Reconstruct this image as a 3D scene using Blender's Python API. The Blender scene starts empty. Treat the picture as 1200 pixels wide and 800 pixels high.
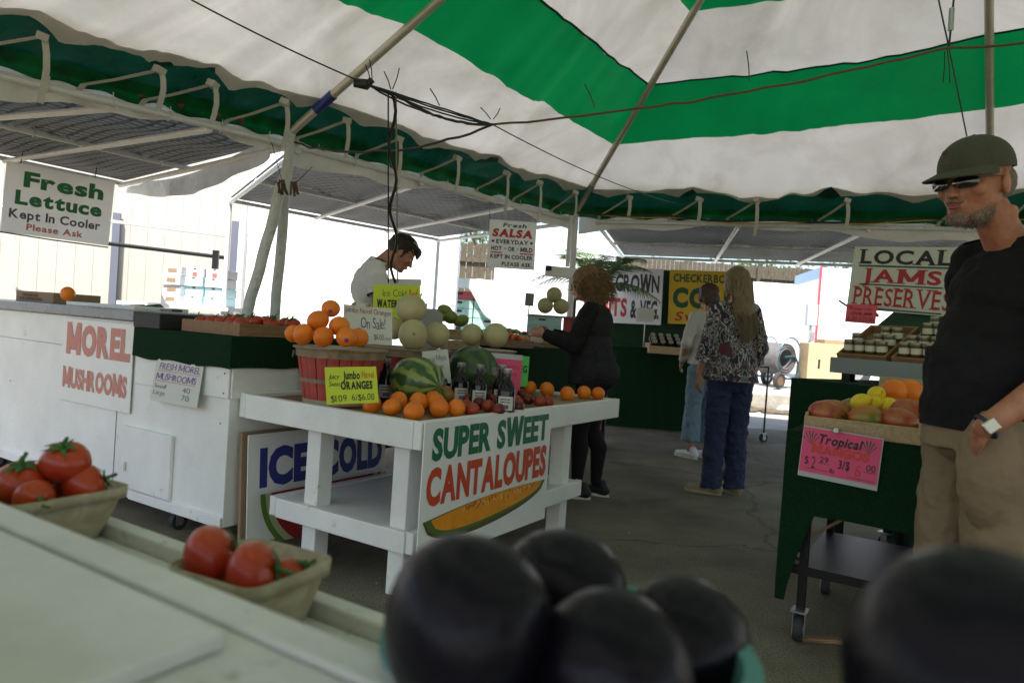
import bpy, bmesh, math, random
from mathutils import Vector, Matrix, Euler, noise
random.seed(7)
R = math.radians
scene = bpy.context.scene
COL = scene.collection
# ------------------------------------------------------------------ camera model
CAMH, FPX, ROLL, HOR = 1.15, 843.0, 0.068, 384.0
PITCH = math.atan((400 - HOR) / FPX)            # camera looks this far down
CF = Vector((0, math.cos(PITCH), -math.sin(PITCH)))
_r0, _u0 = Vector((1, 0, 0)), Vector((0, math.sin(PITCH), math.cos(PITCH)))
CR = _r0 * math.cos(ROLL) + _u0 * math.sin(ROLL)
CU = _u0 * math.cos(ROLL) - _r0 * math.sin(ROLL)
CAM = Vector((0, 0, CAMH))
def at(px, py, Y=None, h=None, U=None, V=None):
    d = CF + CR * ((px - 600) / FPX) - CU * ((py - 400) / FPX)
    if Y is not None: t = Y / d.y
    elif h is not None: t = (h - CAMH) / d.z
    elif V is not None: t = V / (d.x * VV.x + d.y * VV.y)
    else: t = U / (d.x * UU.x + d.y * UU.y)
    return CAM + d * t
ANG = R(58)
UU, VV = Vector((math.cos(ANG), math.sin(ANG), 0)), Vector((-math.sin(ANG), math.cos(ANG), 0))
def uv(U, V, z=0.0): return UU * U + VV * V + Vector((0, 0, z))
ORD = ['first', 'second', 'third', 'fourth', 'fifth', 'sixth', 'seventh', 'eighth', 'ninth', 'tenth', 'eleventh', 'twelfth']
# ------------------------------------------------------------------ materials
MATS = {}
def mat(name, col, rough=0.6, metal=0.0, bump=None, var=None, trans=0.0, spec=0.5, stripes=None, coat=0.0, wear=None):
    if name in MATS: return MATS[name]
    m = bpy.data.materials.new(name); m.use_nodes = True
    nt = m.node_tree; N = nt.nodes; L = nt.links
    b = N['Principled BSDF']; out = N['Material Output']
    b.inputs['Base Color'].default_value = (*col, 1); b.inputs['Roughness'].default_value = rough
    b.inputs['Metallic'].default_value = metal; b.inputs['Specular IOR Level'].default_value = spec
    b.inputs['Coat Weight'].default_value = coat
    tc = N.new('ShaderNodeTexCoord')
    cur = None
    if var:
        nz = N.new('ShaderNodeTexNoise'); nz.inputs['Scale'].default_value = var[0]; nz.inputs['Detail'].default_value = 6
        nz.inputs['Roughness'].default_value = 0.65
        L.new(tc.outputs['Object'], nz.inputs['Vector'])
        cr = N.new('ShaderNodeValToRGB'); cr.color_ramp.elements[0].position = 0.3; cr.color_ramp.elements[1].position = 0.7
        c2 = var[2] if len(var) > 2 else tuple(c * (1 - var[1]) for c in col)
        cr.color_ramp.elements[0].color = (*c2, 1); cr.color_ramp.elements[1].color = (*[min(1, c * (1 + var[1] * 0.3)) for c in col], 1)
        L.new(nz.outputs['Fac'], cr.inputs['Fac']); cur = cr.outputs['Color']
        mr = N.new('ShaderNodeMapRange'); mr.inputs['To Min'].default_value = max(0, rough - .12); mr.inputs['To Max'].default_value = min(1, rough + .12)
        L.new(nz.outputs['Fac'], mr.inputs['Value']); L.new(mr.outputs['Result'], b.inputs['Roughness'])
    if wear:      # (scale, threshold, colour): scuffs with a shape of their own
        n2 = N.new('ShaderNodeTexNoise'); n2.inputs['Scale'].default_value = wear[0]; n2.inputs['Detail'].default_value = 10; n2.inputs['Roughness'].default_value = .75
        L.new(tc.outputs['Object'], n2.inputs['Vector'])
        r2 = N.new('ShaderNodeValToRGB'); r2.color_ramp.elements[0].position = wear[1]; r2.color_ramp.elements[1].position = wear[1] + .06
        L.new(n2.outputs['Fac'], r2.inputs['Fac'])
        mx = N.new('ShaderNodeMixRGB'); mx.inputs['Color1'].default_value = (*col, 1); mx.inputs['Color2'].default_value = (*wear[2], 1)
        if cur: L.new(cur, mx.inputs['Color1'])
        L.new(r2.outputs['Color'], mx.inputs['Fac']); cur = mx.outputs['Color']
    if cur: L.new(cur, b.inputs['Base Color'])
    if bump:
        nb = N.new('ShaderNodeTexNoise'); nb.inputs['Scale'].default_value = bump[0]; nb.inputs['Detail'].default_value = 5
        L.new(tc.outputs['Object'], nb.inputs['Vector'])
        bp = N.new('ShaderNodeBump'); bp.inputs['Strength'].default_value = bump[1]; bp.inputs['Distance'].default_value = bump[2] if len(bump) > 2 else 0.01
        L.new(nb.outputs['Fac'], bp.inputs['Height']); L.new(bp.outputs['Normal'], b.inputs['Normal'])
    if trans:
        t = N.new('ShaderNodeBsdfTranslucent'); t.inputs['Color'].default_value = (*col, 1)
        if cur: L.new(cur, t.inputs['Color'])
        ms = N.new('ShaderNodeMixShader'); ms.inputs['Fac'].default_value = trans
        L.new(b.outputs[0], ms.inputs[1]); L.new(t.outputs[0], ms.inputs[2]); L.new(ms.outputs[0], out.inputs['Surface'])
    MATS[name] = m; return m
def nodes(m): return m.node_tree.nodes, m.node_tree.links, m.node_tree.nodes['Principled BSDF']
def wood(name, c1, c2, scale=6, stretch=(1, 12, 12), rough=.65):
    if name in MATS: return MATS[name]
    m = mat(name, c1, rough); N, L, b = nodes(m)
    tc = N['Texture Coordinate']; mp = N.new('ShaderNodeMapping'); mp.inputs['Scale'].default_value = stretch
    nz = N.new('ShaderNodeTexNoise'); nz.inputs['Scale'].default_value = scale; nz.inputs['Detail'].default_value = 8; nz.inputs['Distortion'].default_value = .6
    cr = N.new('ShaderNodeValToRGB'); cr.color_ramp.elements[0].position = .35; cr.color_ramp.elements[1].position = .65
    cr.color_ramp.elements[0].color = (*c2, 1); cr.color_ramp.elements[1].color = (*c1, 1)
    L.new(tc.outputs['Object'], mp.inputs[0]); L.new(mp.outputs[0], nz.inputs['Vector']); L.new(nz.outputs['Fac'], cr.inputs['Fac']); L.new(cr.outputs['Color'], b.inputs['Base Color'])
    bp = N.new('ShaderNodeBump'); bp.inputs['Strength'].default_value = .3; bp.inputs['Distance'].default_value = .002
    L.new(nz.outputs['Fac'], bp.inputs['Height']); L.new(bp.outputs['Normal'], b.inputs['Normal'])
    return m
# ------------------------------------------------------------------ mesh builder
class MB:
    def __init__(s): s.v = []; s.f = []; s.mi = []
    def add(s, vs, fs, mi=0):
        o = len(s.v); s.v += [Vector(v) for v in vs]; s.f += [tuple(i + o for i in f) for f in fs]; s.mi += [mi] * len(fs); return s
    def box(s, c, d, rot=None, mi=0):
        x, y, z = d[0] / 2, d[1] / 2, d[2] / 2
        vs = [Vector(p) for p in ((-x,-y,-z),(x,-y,-z),(x,y,-z),(-x,y,-z),(-x,-y,z),(x,-y,z),(x,y,z),(-x,y,z))]
        if rot is not None:
            M = rot if isinstance(rot, Matrix) else Euler(rot).to_matrix(); vs = [M @ v for v in vs]
        return s.add([v + Vector(c) for v in vs], [(0,3,2,1),(4,5,6,7),(0,1,5,4),(1,2,6,5),(2,3,7,6),(3,0,4,7)], mi)
    def bx(s, x0, x1, y0, y1, z0, z1, mi=0): return s.box(((x0+x1)/2,(y0+y1)/2,(z0+z1)/2), (abs(x1-x0),abs(y1-y0),abs(z1-z0)), None, mi)
    def cyl(s, p0, p1, r0, r1=None, n=12, mi=0, caps=True):
        if r1 is None: r1 = r0
        p0, p1 = Vector(p0), Vector(p1); d = (p1 - p0).normalized()
        a = d.orthogonal().normalized(); b = d.cross(a)
        vs = []
        for p, r in ((p0, r0), (p1, r1)):
            for i in range(n):
                t = 2 * math.pi * i / n; vs.append(p + (a * math.cos(t) + b * math.sin(t)) * r)
        fs = [(i, (i+1) % n, n + (i+1) % n, n + i) for i in range(n)]
        if caps: fs += [tuple(range(n))[::-1], tuple(range(n, 2*n))]
        return s.add(vs, fs, mi)
    def tube(s, pts, r, n=6, mi=0, caps=True):
        pts = [Vector(p) for p in pts]; vs = []; fs = []; a = None
        for k, p in enumerate(pts):
            d = (pts[min(k+1, len(pts)-1)] - pts[max(k-1, 0)]).normalized()
            if a is None: a = d.orthogonal().normalized()
            else:
                a = a - d * a.dot(d)
                a = a.normalized() if a.length > 1e-6 else d.orthogonal().normalized()
            b = d.cross(a); rr = r[k] if isinstance(r, (list, tuple)) else r
            for i in range(n):
                t = 2 * math.pi * i / n; vs.append(p + (a * math.cos(t) + b * math.sin(t)) * rr)
        for k in range(len(pts) - 1):
            for i in range(n): fs.append((k*n+i, k*n+(i+1)%n, (k+1)*n+(i+1)%n, (k+1)*n+i))
        if caps: fs += [tuple(range(n))[::-1], tuple(range((len(pts)-1)*n, len(pts)*n))]
        return s.add(vs, fs, mi)
    def lathe(s, prof, n=24, c=(0, 0, 0), mi=0, fn=None):
        vs = []; fs = []; c = Vector(c)
        for r, z in prof:
            for i in range(n):
                t = 2 * math.pi * i / n; rr = r * (fn(t, z) if fn else 1); vs.append(c + Vector((rr*math.cos(t), rr*math.sin(t), z)))
        for k in range(len(prof) - 1):
            for i in range(n): fs.append((k*n+i, k*n+(i+1)%n, (k+1)*n+(i+1)%n, (k+1)*n+i))
        if prof[0][0] > 1e-4: fs.append(tuple(range(n))[::-1])
        if prof[-1][0] > 1e-4: fs.append(tuple(range((len(prof)-1)*n, len(prof)*n)))
        return s.add(vs, fs, mi)
    def ball(s, c, r, nu=20, nv=12, rot=None, mi=0, fn=None):
        if not isinstance(r, (tuple, list)): r = (r, r, r)
        c = Vector(c); vs = []; fs = []
        M = None if rot is None else (rot if isinstance(rot, Matrix) else Euler(rot).to_matrix())
        for j in range(1, nv):
            ph = math.pi * j / nv
            for i in range(nu):
                th = 2 * math.pi * i / nu; k = fn(th, ph) if fn else 1
                vs.append(Vector((r[0]*math.sin(ph)*math.cos(th)*k, r[1]*math.sin(ph)*math.sin(th)*k, r[2]*math.cos(ph)*k)))
        kt, kb = (fn(0, 0), fn(0, math.pi)) if fn else (1, 1)
        vs += [Vector((0, 0, r[2]*kt)), Vector((0, 0, -r[2]*kb))]
        for j in range(nv - 2):
            for i in range(nu): fs.append((j*nu+i, (j+1)*nu+i, (j+1)*nu+(i+1)%nu, j*nu+(i+1)%nu))
        T = len(vs) - 2; B = T + 1
        for i in range(nu):
            fs.append((T, i, (i+1)%nu)); fs.append((B, (nv-2)*nu+(i+1)%nu, (nv-2)*nu+i))
        if M: vs = [M @ v for v in vs]
        return s.add([v + c for v in vs], fs, mi)
    def grid(s, fn, nu, nv, mi=0, mifn=None):
        vs = [fn(i/nu, j/nv) for j in range(nv+1) for i in range(nu+1)]; o = len(s.v); s.v += [Vector(v) for v in vs]
        for j in range(nv):
            for i in range(nu):
                s.f.append((o+j*(nu+1)+i, o+j*(nu+1)+i+1, o+(j+1)*(nu+1)+i+1, o+(j+1)*(nu+1)+i)); s.mi.append(mifn(i, j) if mifn else mi)
        return s
    def poly(s, pts, thick=0.0, mi=0):      # closed outline in a plane, optional thickness along its normal
        pts = [Vector(p) for p in pts]; n = len(pts)
        if not thick: return s.add(pts, [tuple(range(n))], mi)
        nr = (pts[1]-pts[0]).cross(pts[2]-pts[1]).normalized() * thick
        return s.add(pts + [p - nr for p in pts], [tuple(range(n)), tuple(range(n, 2*n))[::-1]] + [(i, i+n, (i+1)%n+n, (i+1)%n)[::1] for i in range(n)], mi)
    def mesh(s, name, smooth=False, ang=35):
        me = bpy.data.meshes.new(name); me.from_pydata([tuple(v) for v in s.v], [], s.f)
        me.polygons.foreach_set('material_index', s.mi); me.update()
        if smooth:
            me.shade_smooth()
            if ang < 180: me.set_sharp_from_angle(angle=R(ang))
        return me
    def build(s, name, mats, parent=None, smooth=False, bevel=0, ang=35, solid=0, mw=None):
        me = s.mesh(name, smooth, ang)
        for m in (mats if isinstance(mats, (list, tuple)) else [mats]): me.materials.append(m)
        o = bpy.data.objects.new(name, me); COL.objects.link(o)
        if parent: o.parent = parent
        if mw is not None: o.matrix_world = mw
        if solid:
            md = o.modifiers.new('s', 'SOLIDIFY'); md.thickness = solid; md.offset = 0
        if bevel:
            md = o.modifiers.new('b', 'BEVEL'); md.width = bevel; md.segments = 2; md.limit_method = 'ANGLE'; md.angle_limit = R(40)
        return o
def tag(o, label, cat, group=None, kind=None):
    if label: o['label'] = label
    if cat: o['category'] = cat
    if group: o['group'] = group
    if kind: o['kind'] = kind
    return o
def thing(name, label, cat, loc=(0, 0, 0), rotz=0.0, group=None, mw=None):
    o = bpy.data.objects.new(name, None); COL.objects.link(o); o.empty_display_size = .1
    if mw is not None: o.matrix_world = mw
    else: o.location = loc; o.rotation_euler = (0, 0, rotz)
    return tag(o, label, cat, group)
def struct(o): o['kind'] = 'structure'; return o
def kids(o): return list(o.children)
def dup(o, label=None, loc=None, rot=None, scale=None, group=None):
    c = o.copy(); COL.objects.link(c)
    if loc is not None: c.location = loc
    if rot is not None: c.rotation_euler = rot
    if scale is not None: c.scale = (scale,)*3 if not isinstance(scale, (tuple, list)) else scale
    if label: c['label'] = label
    if group: c['group'] = group
    for ch in o.children:
        d = ch.copy(); COL.objects.link(d); d.parent = c
        for g in ch.children:
            e = g.copy(); COL.objects.link(e); e.parent = d
    return c
def plane_mw(origin, right, up):     # local x = right, y = up, z = towards the viewer
    x = Vector(right).normalized(); up = Vector(up); z = x.cross(up).normalized(); y = z.cross(x)
    M = Matrix((x, y, z)).transposed().to_4x4(); M.translation = Vector(origin); return M
# ------------------------------------------------------------------ lettering
GL = {}
def glyph(ch, bold):
    k = (ch, bold)
    if k in GL: return GL[k]
    if ch in 'MW':      # built from strokes
        s = .12 + bold*2.2; w = .86 if ch == 'M' else 1.05; h0, h1 = -bold, .73 + bold; vs = []; fs = []
        def q(x0, y0, x1, y1, z):
            o = len(vs); vs.extend([Vector((x0-s/2, y0, z)), Vector((x0+s/2, y0, z)), Vector((x1+s/2, y1, z)), Vector((x1-s/2, y1, z))]); fs.append((o, o+1, o+2, o+3))
        if ch == 'M': q(s/2, h0, s/2, h1, 0); q(w-s/2, h0, w-s/2, h1, 0); q(w/2, h0 + .12, s/2, h1, .0003); q(w/2, h0 + .12, w-s/2, h1, .0005)
        else: q(w*.28, h0, s/2, h1, 0); q(w*.28, h0, w/2, h1, .0003); q(w*.72, h0, w/2, h1, .0005); q(w*.72, h0, w-s/2, h1, .0007)
        GL[k] = (vs, fs, w); return GL[k]
    cu = bpy.data.curves.new('g', 'FONT'); cu.body = ch; cu.offset = bold; cu.resolution_u = 3; cu.fill_mode = 'BOTH'
    ob = bpy.data.objects.new('g', cu); COL.objects.link(ob); bpy.context.view_layer.update()
    dg = bpy.context.evaluated_depsgraph_get(); me = bpy.data.meshes.new_from_object(ob.evaluated_get(dg))
    vs = [v.co.copy() for v in me.vertices]; fs = [tuple(p.vertices) for p in me.polygons]
    bpy.data.objects.remove(ob); bpy.data.curves.remove(cu); bpy.data.meshes.remove(me)
    x0 = min(v.x for v in vs) if vs else 0; x1 = max(v.x for v in vs) if vs else .3
    GL[k] = ([Vector((v.x - x0, v.y, 0)) for v in vs], fs, x1 - x0); return GL[k]
SER = {'L': 'tl bl', 'A': 'bl br', 'M': 'tl tr bl br', 'P': 'tl bl', 'R': 'tl bl br', 'E': 'tl bl', 'V': 'tl tr', 'J': 'tr', 'N': 'tl tr bl',
       'I': 'tl bl', 'K': 'tl tr bl br', 'T': 'bm', 'H': 'tl tr bl br', 'D': 'tl bl', 'Y': 'tl tr bm'}
def text(mb, s, x0, x1, y0, y1, bold=.02, gap=.07, shear=0.0, serif=0.0, z=0.002, mi=0, jit=0.0, space=.32, arc=0.0, capref=True):
    """lay string s out in the box x0..x1, y0..y1 of the local plane (cap height fills y0..y1)"""
    X = 0; pl = []
    for ch in s:
        if ch == ' ': X += space; continue
        g = glyph(ch, bold); pl.append((X, g, ch)); X += g[2] + gap
    X -= gap; cap = .73 + bold * 2; base = -bold
    kx = (x1 - x0) / X; ky = (y1 - y0) / cap
    rnd = random.Random(s)
    for gx, g, ch in pl:
        dy = (rnd.random() - .5) * jit * (y1 - y0); rr = (rnd.random() - .5) * jit * .6
        vs = []
        pts = list(g[0]); fs = list(g[1])
        if serif and ch in SER:
            w = g[2]; t = serif * .55
            for code in SER[ch].split():
                sx = .17 if w > .35 else .14
                cx = {'l': .06 + bold, 'r': w - .06 - bold, 'm': w / 2}[code[1]]; cy = .73 - t/2 + bold if code[0] == 't' else t/2 - bold
                o = len(pts); pts += [Vector((cx-sx, cy-t/2, .0004)), Vector((cx+sx, cy-t/2, .0004)), Vector((cx+sx, cy+t/2, .0004)), Vector((cx-sx, cy+t/2, .0004))]; fs.append((o, o+1, o+2, o+3))
        for v in pts:
            x, y = gx + v.x, v.y - base
            if jit: x, y = x + rr * y, y + rr * (v.x - g[2]/2)
            lx = x * kx; ly = y * ky
            vs.append((x0 + lx + shear * ly, y0 + ly + dy + arc * math.sin(math.pi * min(1, max(0, lx / (x1 - x0)))), z + v.z))
        mb.add(vs, fs, mi)
    return mb
def cams():
    cd = bpy.data.cameras.new('camera'); co = bpy.data.objects.new('camera', cd); COL.objects.link(co)
    M = Matrix((CR, CU, -CF)).transposed().to_4x4(); M.translation = CAM; co.matrix_world = M
    cd.sensor_width = 36; cd.lens = 36 * FPX / 1200; cd.clip_start = .02; cd.clip_end = 500
    cd.dof.use_dof = True; cd.dof.focus_distance = 3.4; cd.dof.aperture_fstop = 4.3
    scene.camera = co
cams()
# ------------------------------------------------------------------ world, sun
w = bpy.data.worlds.new('World'); scene.world = w; w.use_nodes = True
SUN_EL, SUN_AZ = 62, 190      # azimuth measured clockwise from +Y: the sun stands behind the camera, a little left
sk = w.node_tree.nodes.new('ShaderNodeTexSky'); sk.sky_type = 'NISHITA'; sk.sun_disc = False
sk.sun_elevation = R(SUN_EL); sk.sun_rotation = R(SUN_AZ); sk.air_density = 1.2; sk.dust_density = 2.5
bg = w.node_tree.nodes['Background']; bg.inputs['Strength'].default_value = .13
w.node_tree.links.new(sk.outputs[0], bg.inputs['Color'])
sd = bpy.data.lights.new('sun', 'SUN'); sd.energy = 5.0; sd.angle = R(.6); sd.color = (1, .97, .91)
so = bpy.data.objects.new('sun', sd); COL.objects.link(so)
sv = Vector((math.sin(R(SUN_AZ)) * math.cos(R(SUN_EL)), math.cos(R(SUN_AZ)) * math.cos(R(SUN_EL)), math.sin(R(SUN_EL))))
so.rotation_euler = sv.to_track_quat('Z', 'Y').to_euler(); so.location = sv * 30
scene.view_settings.view_transform = 'Standard'; scene.view_settings.look = 'None'; scene.view_settings.exposure = 1.28; scene.view_settings.gamma = 1
scene.render.engine = 'CYCLES'; scene.cycles.use_denoising = True; scene.cycles.max_bounces = 7; scene.cycles.diffuse_bounces = 5
scene.cycles.transmission_bounces = 6; scene.cycles.transparent_max_bounces = 12; scene.cycles.caustics_reflective = False; scene.cycles.caustics_refractive = False
scene.cycles.sample_clamp_indirect = 4
# ------------------------------------------------------------------ shared materials
def paint_white():
    m = mat('white_paint', (.8, .8, .78), .5, bump=(60, .4, .004), var=(3, .12), wear=(7, .62, (.5, .47, .4)))
    return m
WHITE = paint_white()
WHITE2 = mat('white_board', (.8, .8, .79), .38, var=(4, .08), wear=(6, .64, (.66, .64, .58)))
WOODP = wood('pale_wood', (.46, .33, .19), (.34, .23, .12), 5, (2, 20, 20))
WOODG = wood('basket_wood', (.42, .37, .25), (.3, .26, .16), 8, (4, 4, 4))
WOODB = wood('brown_wood', (.28, .16, .08), (.18, .1, .05), 5, (2, 20, 20))
DARKM = mat('black_metal', (.02, .02, .022), .4, .6)
STEEL = mat('galvanised_steel', (.5, .5, .5), .38, .9, var=(12, .2))
RAFT = mat('rafter_steel', (.6, .56, .47), .4, .35, var=(10, .15))
RUST = mat('rusty_metal', (.16, .08, .045), .8, .3, var=(30, .4))
RUBBER = mat('rubber', (.025, .025, .027), .7)
PIPEW = mat('white_pipe', (.72, .73, .72), .4, var=(8, .12), wear=(20, .66, (.4, .38, .34)))
GREYC = mat('grey_counter', (.26, .28, .32), .28, .3, var=(5, .15))
CARD = mat('cardboard', (.3, .2, .12), .8, var=(6, .12))
BLACKC = mat('black_ink', (.015, .015, .017), .6)
def turf():
    m = mat('artificial_turf', (.006, .034, .013), .95, var=(120, .6), bump=(260, 1, .006), spec=.15); return m
TURF = turf()
INK = {k: mat('ink_' + k, c, .55) for k, c in dict(green=(.005, .13, .05), red=(.5, .03, .03), orange=(.62, .075, .025), blue=(.02, .03, .22), black=(.012, .012, .014),
       grey=(.12, .11, .13), purple=(.2, .05, .3), faded=(.5, .13, .11), salmon=(.62, .13, .11), lime=(.03, .3, .08), navy=(.02, .025, .1), darkgreen=(.01, .09, .05), fade2=(.55, .22, .18), white=(.8, .8, .8), gold=(.65, .2, .02)).items()}
PINK = mat('pink_card', (.8, .09, .22), .6, trans=.1); YEL = mat('yellow_card', (.62, .72, .04), .6, trans=.1); LIMEC = mat('lime_card', (.12, .6, .12), .6)
PAPER = mat('paper', (.68, .68, .63), .7, trans=.15)
PLAST = mat('clear_sleeve', (.42, .45, .46), .18)
# ------------------------------------------------------------------ ground and pavement
def asphalt():
    m = mat('asphalt', (.1, .095, .078), .9, bump=(90, .6, .006)); N, L, b = nodes(m); tc = N['Texture Coordinate']
    n1 = N.new('ShaderNodeTexNoise'); n1.inputs['Scale'].default_value = 1.3; n1.inputs['Detail'].default_value = 9; n1.inputs['Roughness'].default_value = .62
    n2 = N.new('ShaderNodeTexNoise'); n2.inputs['Scale'].default_value = 110; n2.inputs['Detail'].default_value = 3
    vo = N.new('ShaderNodeTexVoronoi'); vo.feature = 'DISTANCE_TO_EDGE'; vo.inputs['Scale'].default_value = .42
    ns = N.new('ShaderNodeTexNoise'); ns.inputs['Scale'].default_value = 3; ns.inputs['Detail'].default_value = 5
    vm = N.new('ShaderNodeVectorMath'); vm.operation = 'MULTIPLY_ADD'; vm.inputs[1].default_value = (.35, .35, .35)
    for n in (n1, n2, ns): L.new(tc.outputs['Object'], n.inputs['Vector'])
    L.new(ns.outputs['Color'], vm.inputs[0]); L.new(tc.outputs['Object'], vm.inputs[2]); L.new(vm.outputs[0], vo.inputs['Vector'])
    c1 = N.new('ShaderNodeValToRGB'); c1.color_ramp.elements[0].position = .3; c1.color_ramp.elements[0].color = (.082, .07, .048, 1); c1.color_ramp.elements[1].position = .72; c1.color_ramp.elements[1].color = (.235, .205, .148, 1)
    L.new(n1.outputs['Fac'], c1.inputs['Fac'])
    c2 = N.new('ShaderNodeValToRGB'); c2.color_ramp.elements[0].position = .35; c2.color_ramp.elements[0].color = (.55, .55, .55, 1); c2.color_ramp.elements[1].position = .7; c2.color_ramp.elements[1].color = (1.35, 1.3, 1.2, 1)
    L.new(n2.outputs['Fac'], c2.inputs['Fac'])
    c3 = N.new('ShaderNodeValToRGB'); c3.color_ramp.elements[0].position = .0; c3.color_ramp.elements[0].color = (.45, .45, .45, 1); c3.color_ramp.elements[1].position = .010; c3.color_ramp.elements[1].color = (1, 1, 1, 1)
    L.new(vo.outputs['Distance'], c3.inputs['Fac'])
    m1 = N.new('ShaderNodeMixRGB'); m1.blend_type = 'MULTIPLY'; m1.inputs[0].default_value = 1
    m2 = N.new('ShaderNodeMixRGB'); m2.blend_type = 'MULTIPLY'; m2.inputs[0].default_value = .8
    L.new(c1.outputs[0], m1.inputs[1]); L.new(c2.outputs[0], m1.inputs[2]); L.new(m1.outputs[0], m2.inputs[1]); L.new(c3.outputs[0], m2.inputs[2]); L.new(m2.outputs[0], b.inputs['Base Color'])
    return m
g = MB(); g.grid(lambda a, b: (-150 + 300*a, -150 + 300*b, 0), 10, 10)
struct(g.build('ground', asphalt()))
CONC = mat('concrete', (.42, .4, .36), .85, bump=(40, .4, .004), var=(2.5, .25), wear=(3, .68, (.25, .23, .2)))
# raised sloping concrete yard beyond the kerb (kerb edge seen at the right of the scene)
def yard_z(y): return .30 + .036 * (y - 12.7)
y = MB()
def yfn(a, b):
    yy = 12.86 + 40*b; return (-60 + 140*a, yy, yard_z(yy))
y.grid(yfn, 6, 6)
struct(y.build('yard', CONC))
k = MB()
for i in range(40):
    x0 = -40 + 2.4*i; k.bx(x0, x0+2.385, 12.55 + .02*math.sin(i), 12.87, -.05, .305 + .006*math.sin(i*2.3))
struct(k.build('kerb', mat('kerb_concrete', (.36, .33, .28), .9, bump=(20, .7, .01), var=(5, .3), wear=(6, .6, (.2, .16, .12))), bevel=.02))
# pale concrete strip of ground outside the tent, in the sun
s = MB(); s.grid(lambda a, b: (-22 + 50*a, 9.9 + 2.7*b + .12*math.sin(9*a), .004), 30, 3)
struct(s.build('pavement', mat('pale_pavement', (.3, .29, .26), .9, bump=(60, .4, .004), var=(3, .2), wear=(4, .64, (.2, .19, .16)))))
dm = MB()
p = at(897, 470, Y=12.35)
for i in range(46):
    q = Vector((p.x + random.gauss(0, .45), 12.3 + random.uniform(-.25, .2), .03)); dm.ball(q, (random.uniform(.05, .14), random.uniform(.05, .12), random.uniform(.02, .07)), 7, 5)
tag(dm.build('rubble', mat('dirt', (.12, .09, .06), .95, var=(20, .5)), smooth=True), 'heap of dirt and broken concrete in front of the pale kerb', 'rubble', kind='stuff')
st = MB(); q = at(921, 474, Y=12.2); st.ball((q.x, 12.2, .07), (.17, .14, .09), 12, 8, fn=lambda a, b: 1 + .1*math.sin(3*a + 2*b))
tag(st.build('stone', CONC, smooth=True), 'pale loose stone lying in front of the kerb right of the rubble', 'stone')

lit = MB(); rr = random.Random(77)
for i in range(260):
    q = Vector((rr.uniform(-1.5, 4.5), rr.uniform(1.6, 10), .004)); s_ = rr.uniform(.004, .016); e = Euler((rr.uniform(-.3, .3), rr.uniform(-.3, .3), rr.uniform(0, 6))).to_matrix()
    lit.add([q + e @ Vector(v) for v in ((-s_, 0, 0), (0, -s_*.5, .003), (s_, 0, 0), (0, s_*.5, .003))], [(0, 1, 2, 3)], rr.choice((0, 0, 0, 1, 2)))
tag(lit.build('ground_litter', [mat('litter_brown', (.14, .09, .05), .9), mat('litter_pale', (.4, .37, .3), .9), mat('litter_dark', (.04, .035, .03), .9)]), 'scattered leaf scraps and grit on the asphalt under the tent', 'litter', kind='stuff')
# ------------------------------------------------------------------ tent
EH = 2.35
C1 = at(341, 150, h=EH); C2 = at(675, 246, h=EH); C3 = at(1161, 254, h=EH)
APX = Vector((1.62, 2.86, 4.5))
cor = []
for k_ in range(8):
    a = R(150 - 47 * k_) if k_ < 3 else None
angs = [196, None, None, None, 8, -38, -84, -125]
RAD = 4.1
for a in angs:
    cor.append(None if a is None else Vector((APX.x + RAD*math.cos(R(a)), APX.y + RAD*math.sin(R(a)), EH)))
cor[1], cor[2], cor[3] = C1.copy(), C2.copy(), C3.copy()
E0 = at(0, 62, h=EH); cor[0] = E0 + (E0 - C1)*.5; cor[7] = Vector((-3.3, -.6, EH)); cor[6] = Vector((.2, -2.4, EH)); cor[5] = Vector((4.2, -1.6, EH))
cor[4] = Vector((5.75, 3.4, EH))
TL = [.245, .247, .203, .275, .25, .25, .25, .25]
def tent_white():
    m = mat('tent_white', (.74, .72, .66), .55, trans=.17); N, L, b = nodes(m); tc = N['Texture Coordinate']
    n1 = N.new('ShaderNodeTexNoise'); n1.inputs['Scale'].default_value = 1.4; n1.inputs['Detail'].default_value = 9; n1.inputs['Roughness'].default_value = .6; n1.inputs['Distortion'].default_value = .6
    n3 = N.new('ShaderNodeTexNoise'); n3.inputs['Scale'].default_value = 7; n3.inputs['Detail'].default_value = 8
    cr = N.new('ShaderNodeValToRGB'); cr.color_ramp.elements[0].position = .3; cr.color_ramp.elements[0].color = (.5, .48, .42, 1); cr.color_ramp.elements[1].position = .6; cr.color_ramp.elements[1].color = (.72, .7, .65, 1)
    L.new(tc.outputs['Object'], n1.inputs['Vector']); L.new(tc.outputs['Object'], n3.inputs['Vector'])
    L.new(n1.outputs['Fac'], cr.inputs['Fac'])
    for n in N:
        if n.type in ('BSDF_TRANSLUCENT',): L.new(cr.outputs[0], n.inputs['Color'])
    L.new(cr.outputs[0], b.inputs['Base Color'])
    bp = N.new('ShaderNodeBump'); bp.inputs['Strength'].default_value = .5; bp.inputs['Distance'].default_value = .02; L.new(n3.outputs['Fac'], bp.inputs['Height']); L.new(bp.outputs[0], b.inputs['Normal'])
    return m
TW = tent_white()
TG = mat('tent_green', (.0, .17, .045), .6, trans=.22, var=(3, .18), bump=(5, .4, .02))
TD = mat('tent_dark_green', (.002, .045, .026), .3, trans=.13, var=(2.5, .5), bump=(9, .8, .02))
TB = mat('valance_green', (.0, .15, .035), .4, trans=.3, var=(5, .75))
VIN = mat('valance_vinyl', (.62, .61, .56), .3, trans=.3, var=(3, .18), bump=(7, .7, .02))
tent = thing('market_tent', 'large octagonal market tent with white and green striped roof on steel frame', 'tent', (APX.x, APX.y, 0))
TI = Matrix.Translation(-Vector((APX.x, APX.y, 0)))
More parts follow.
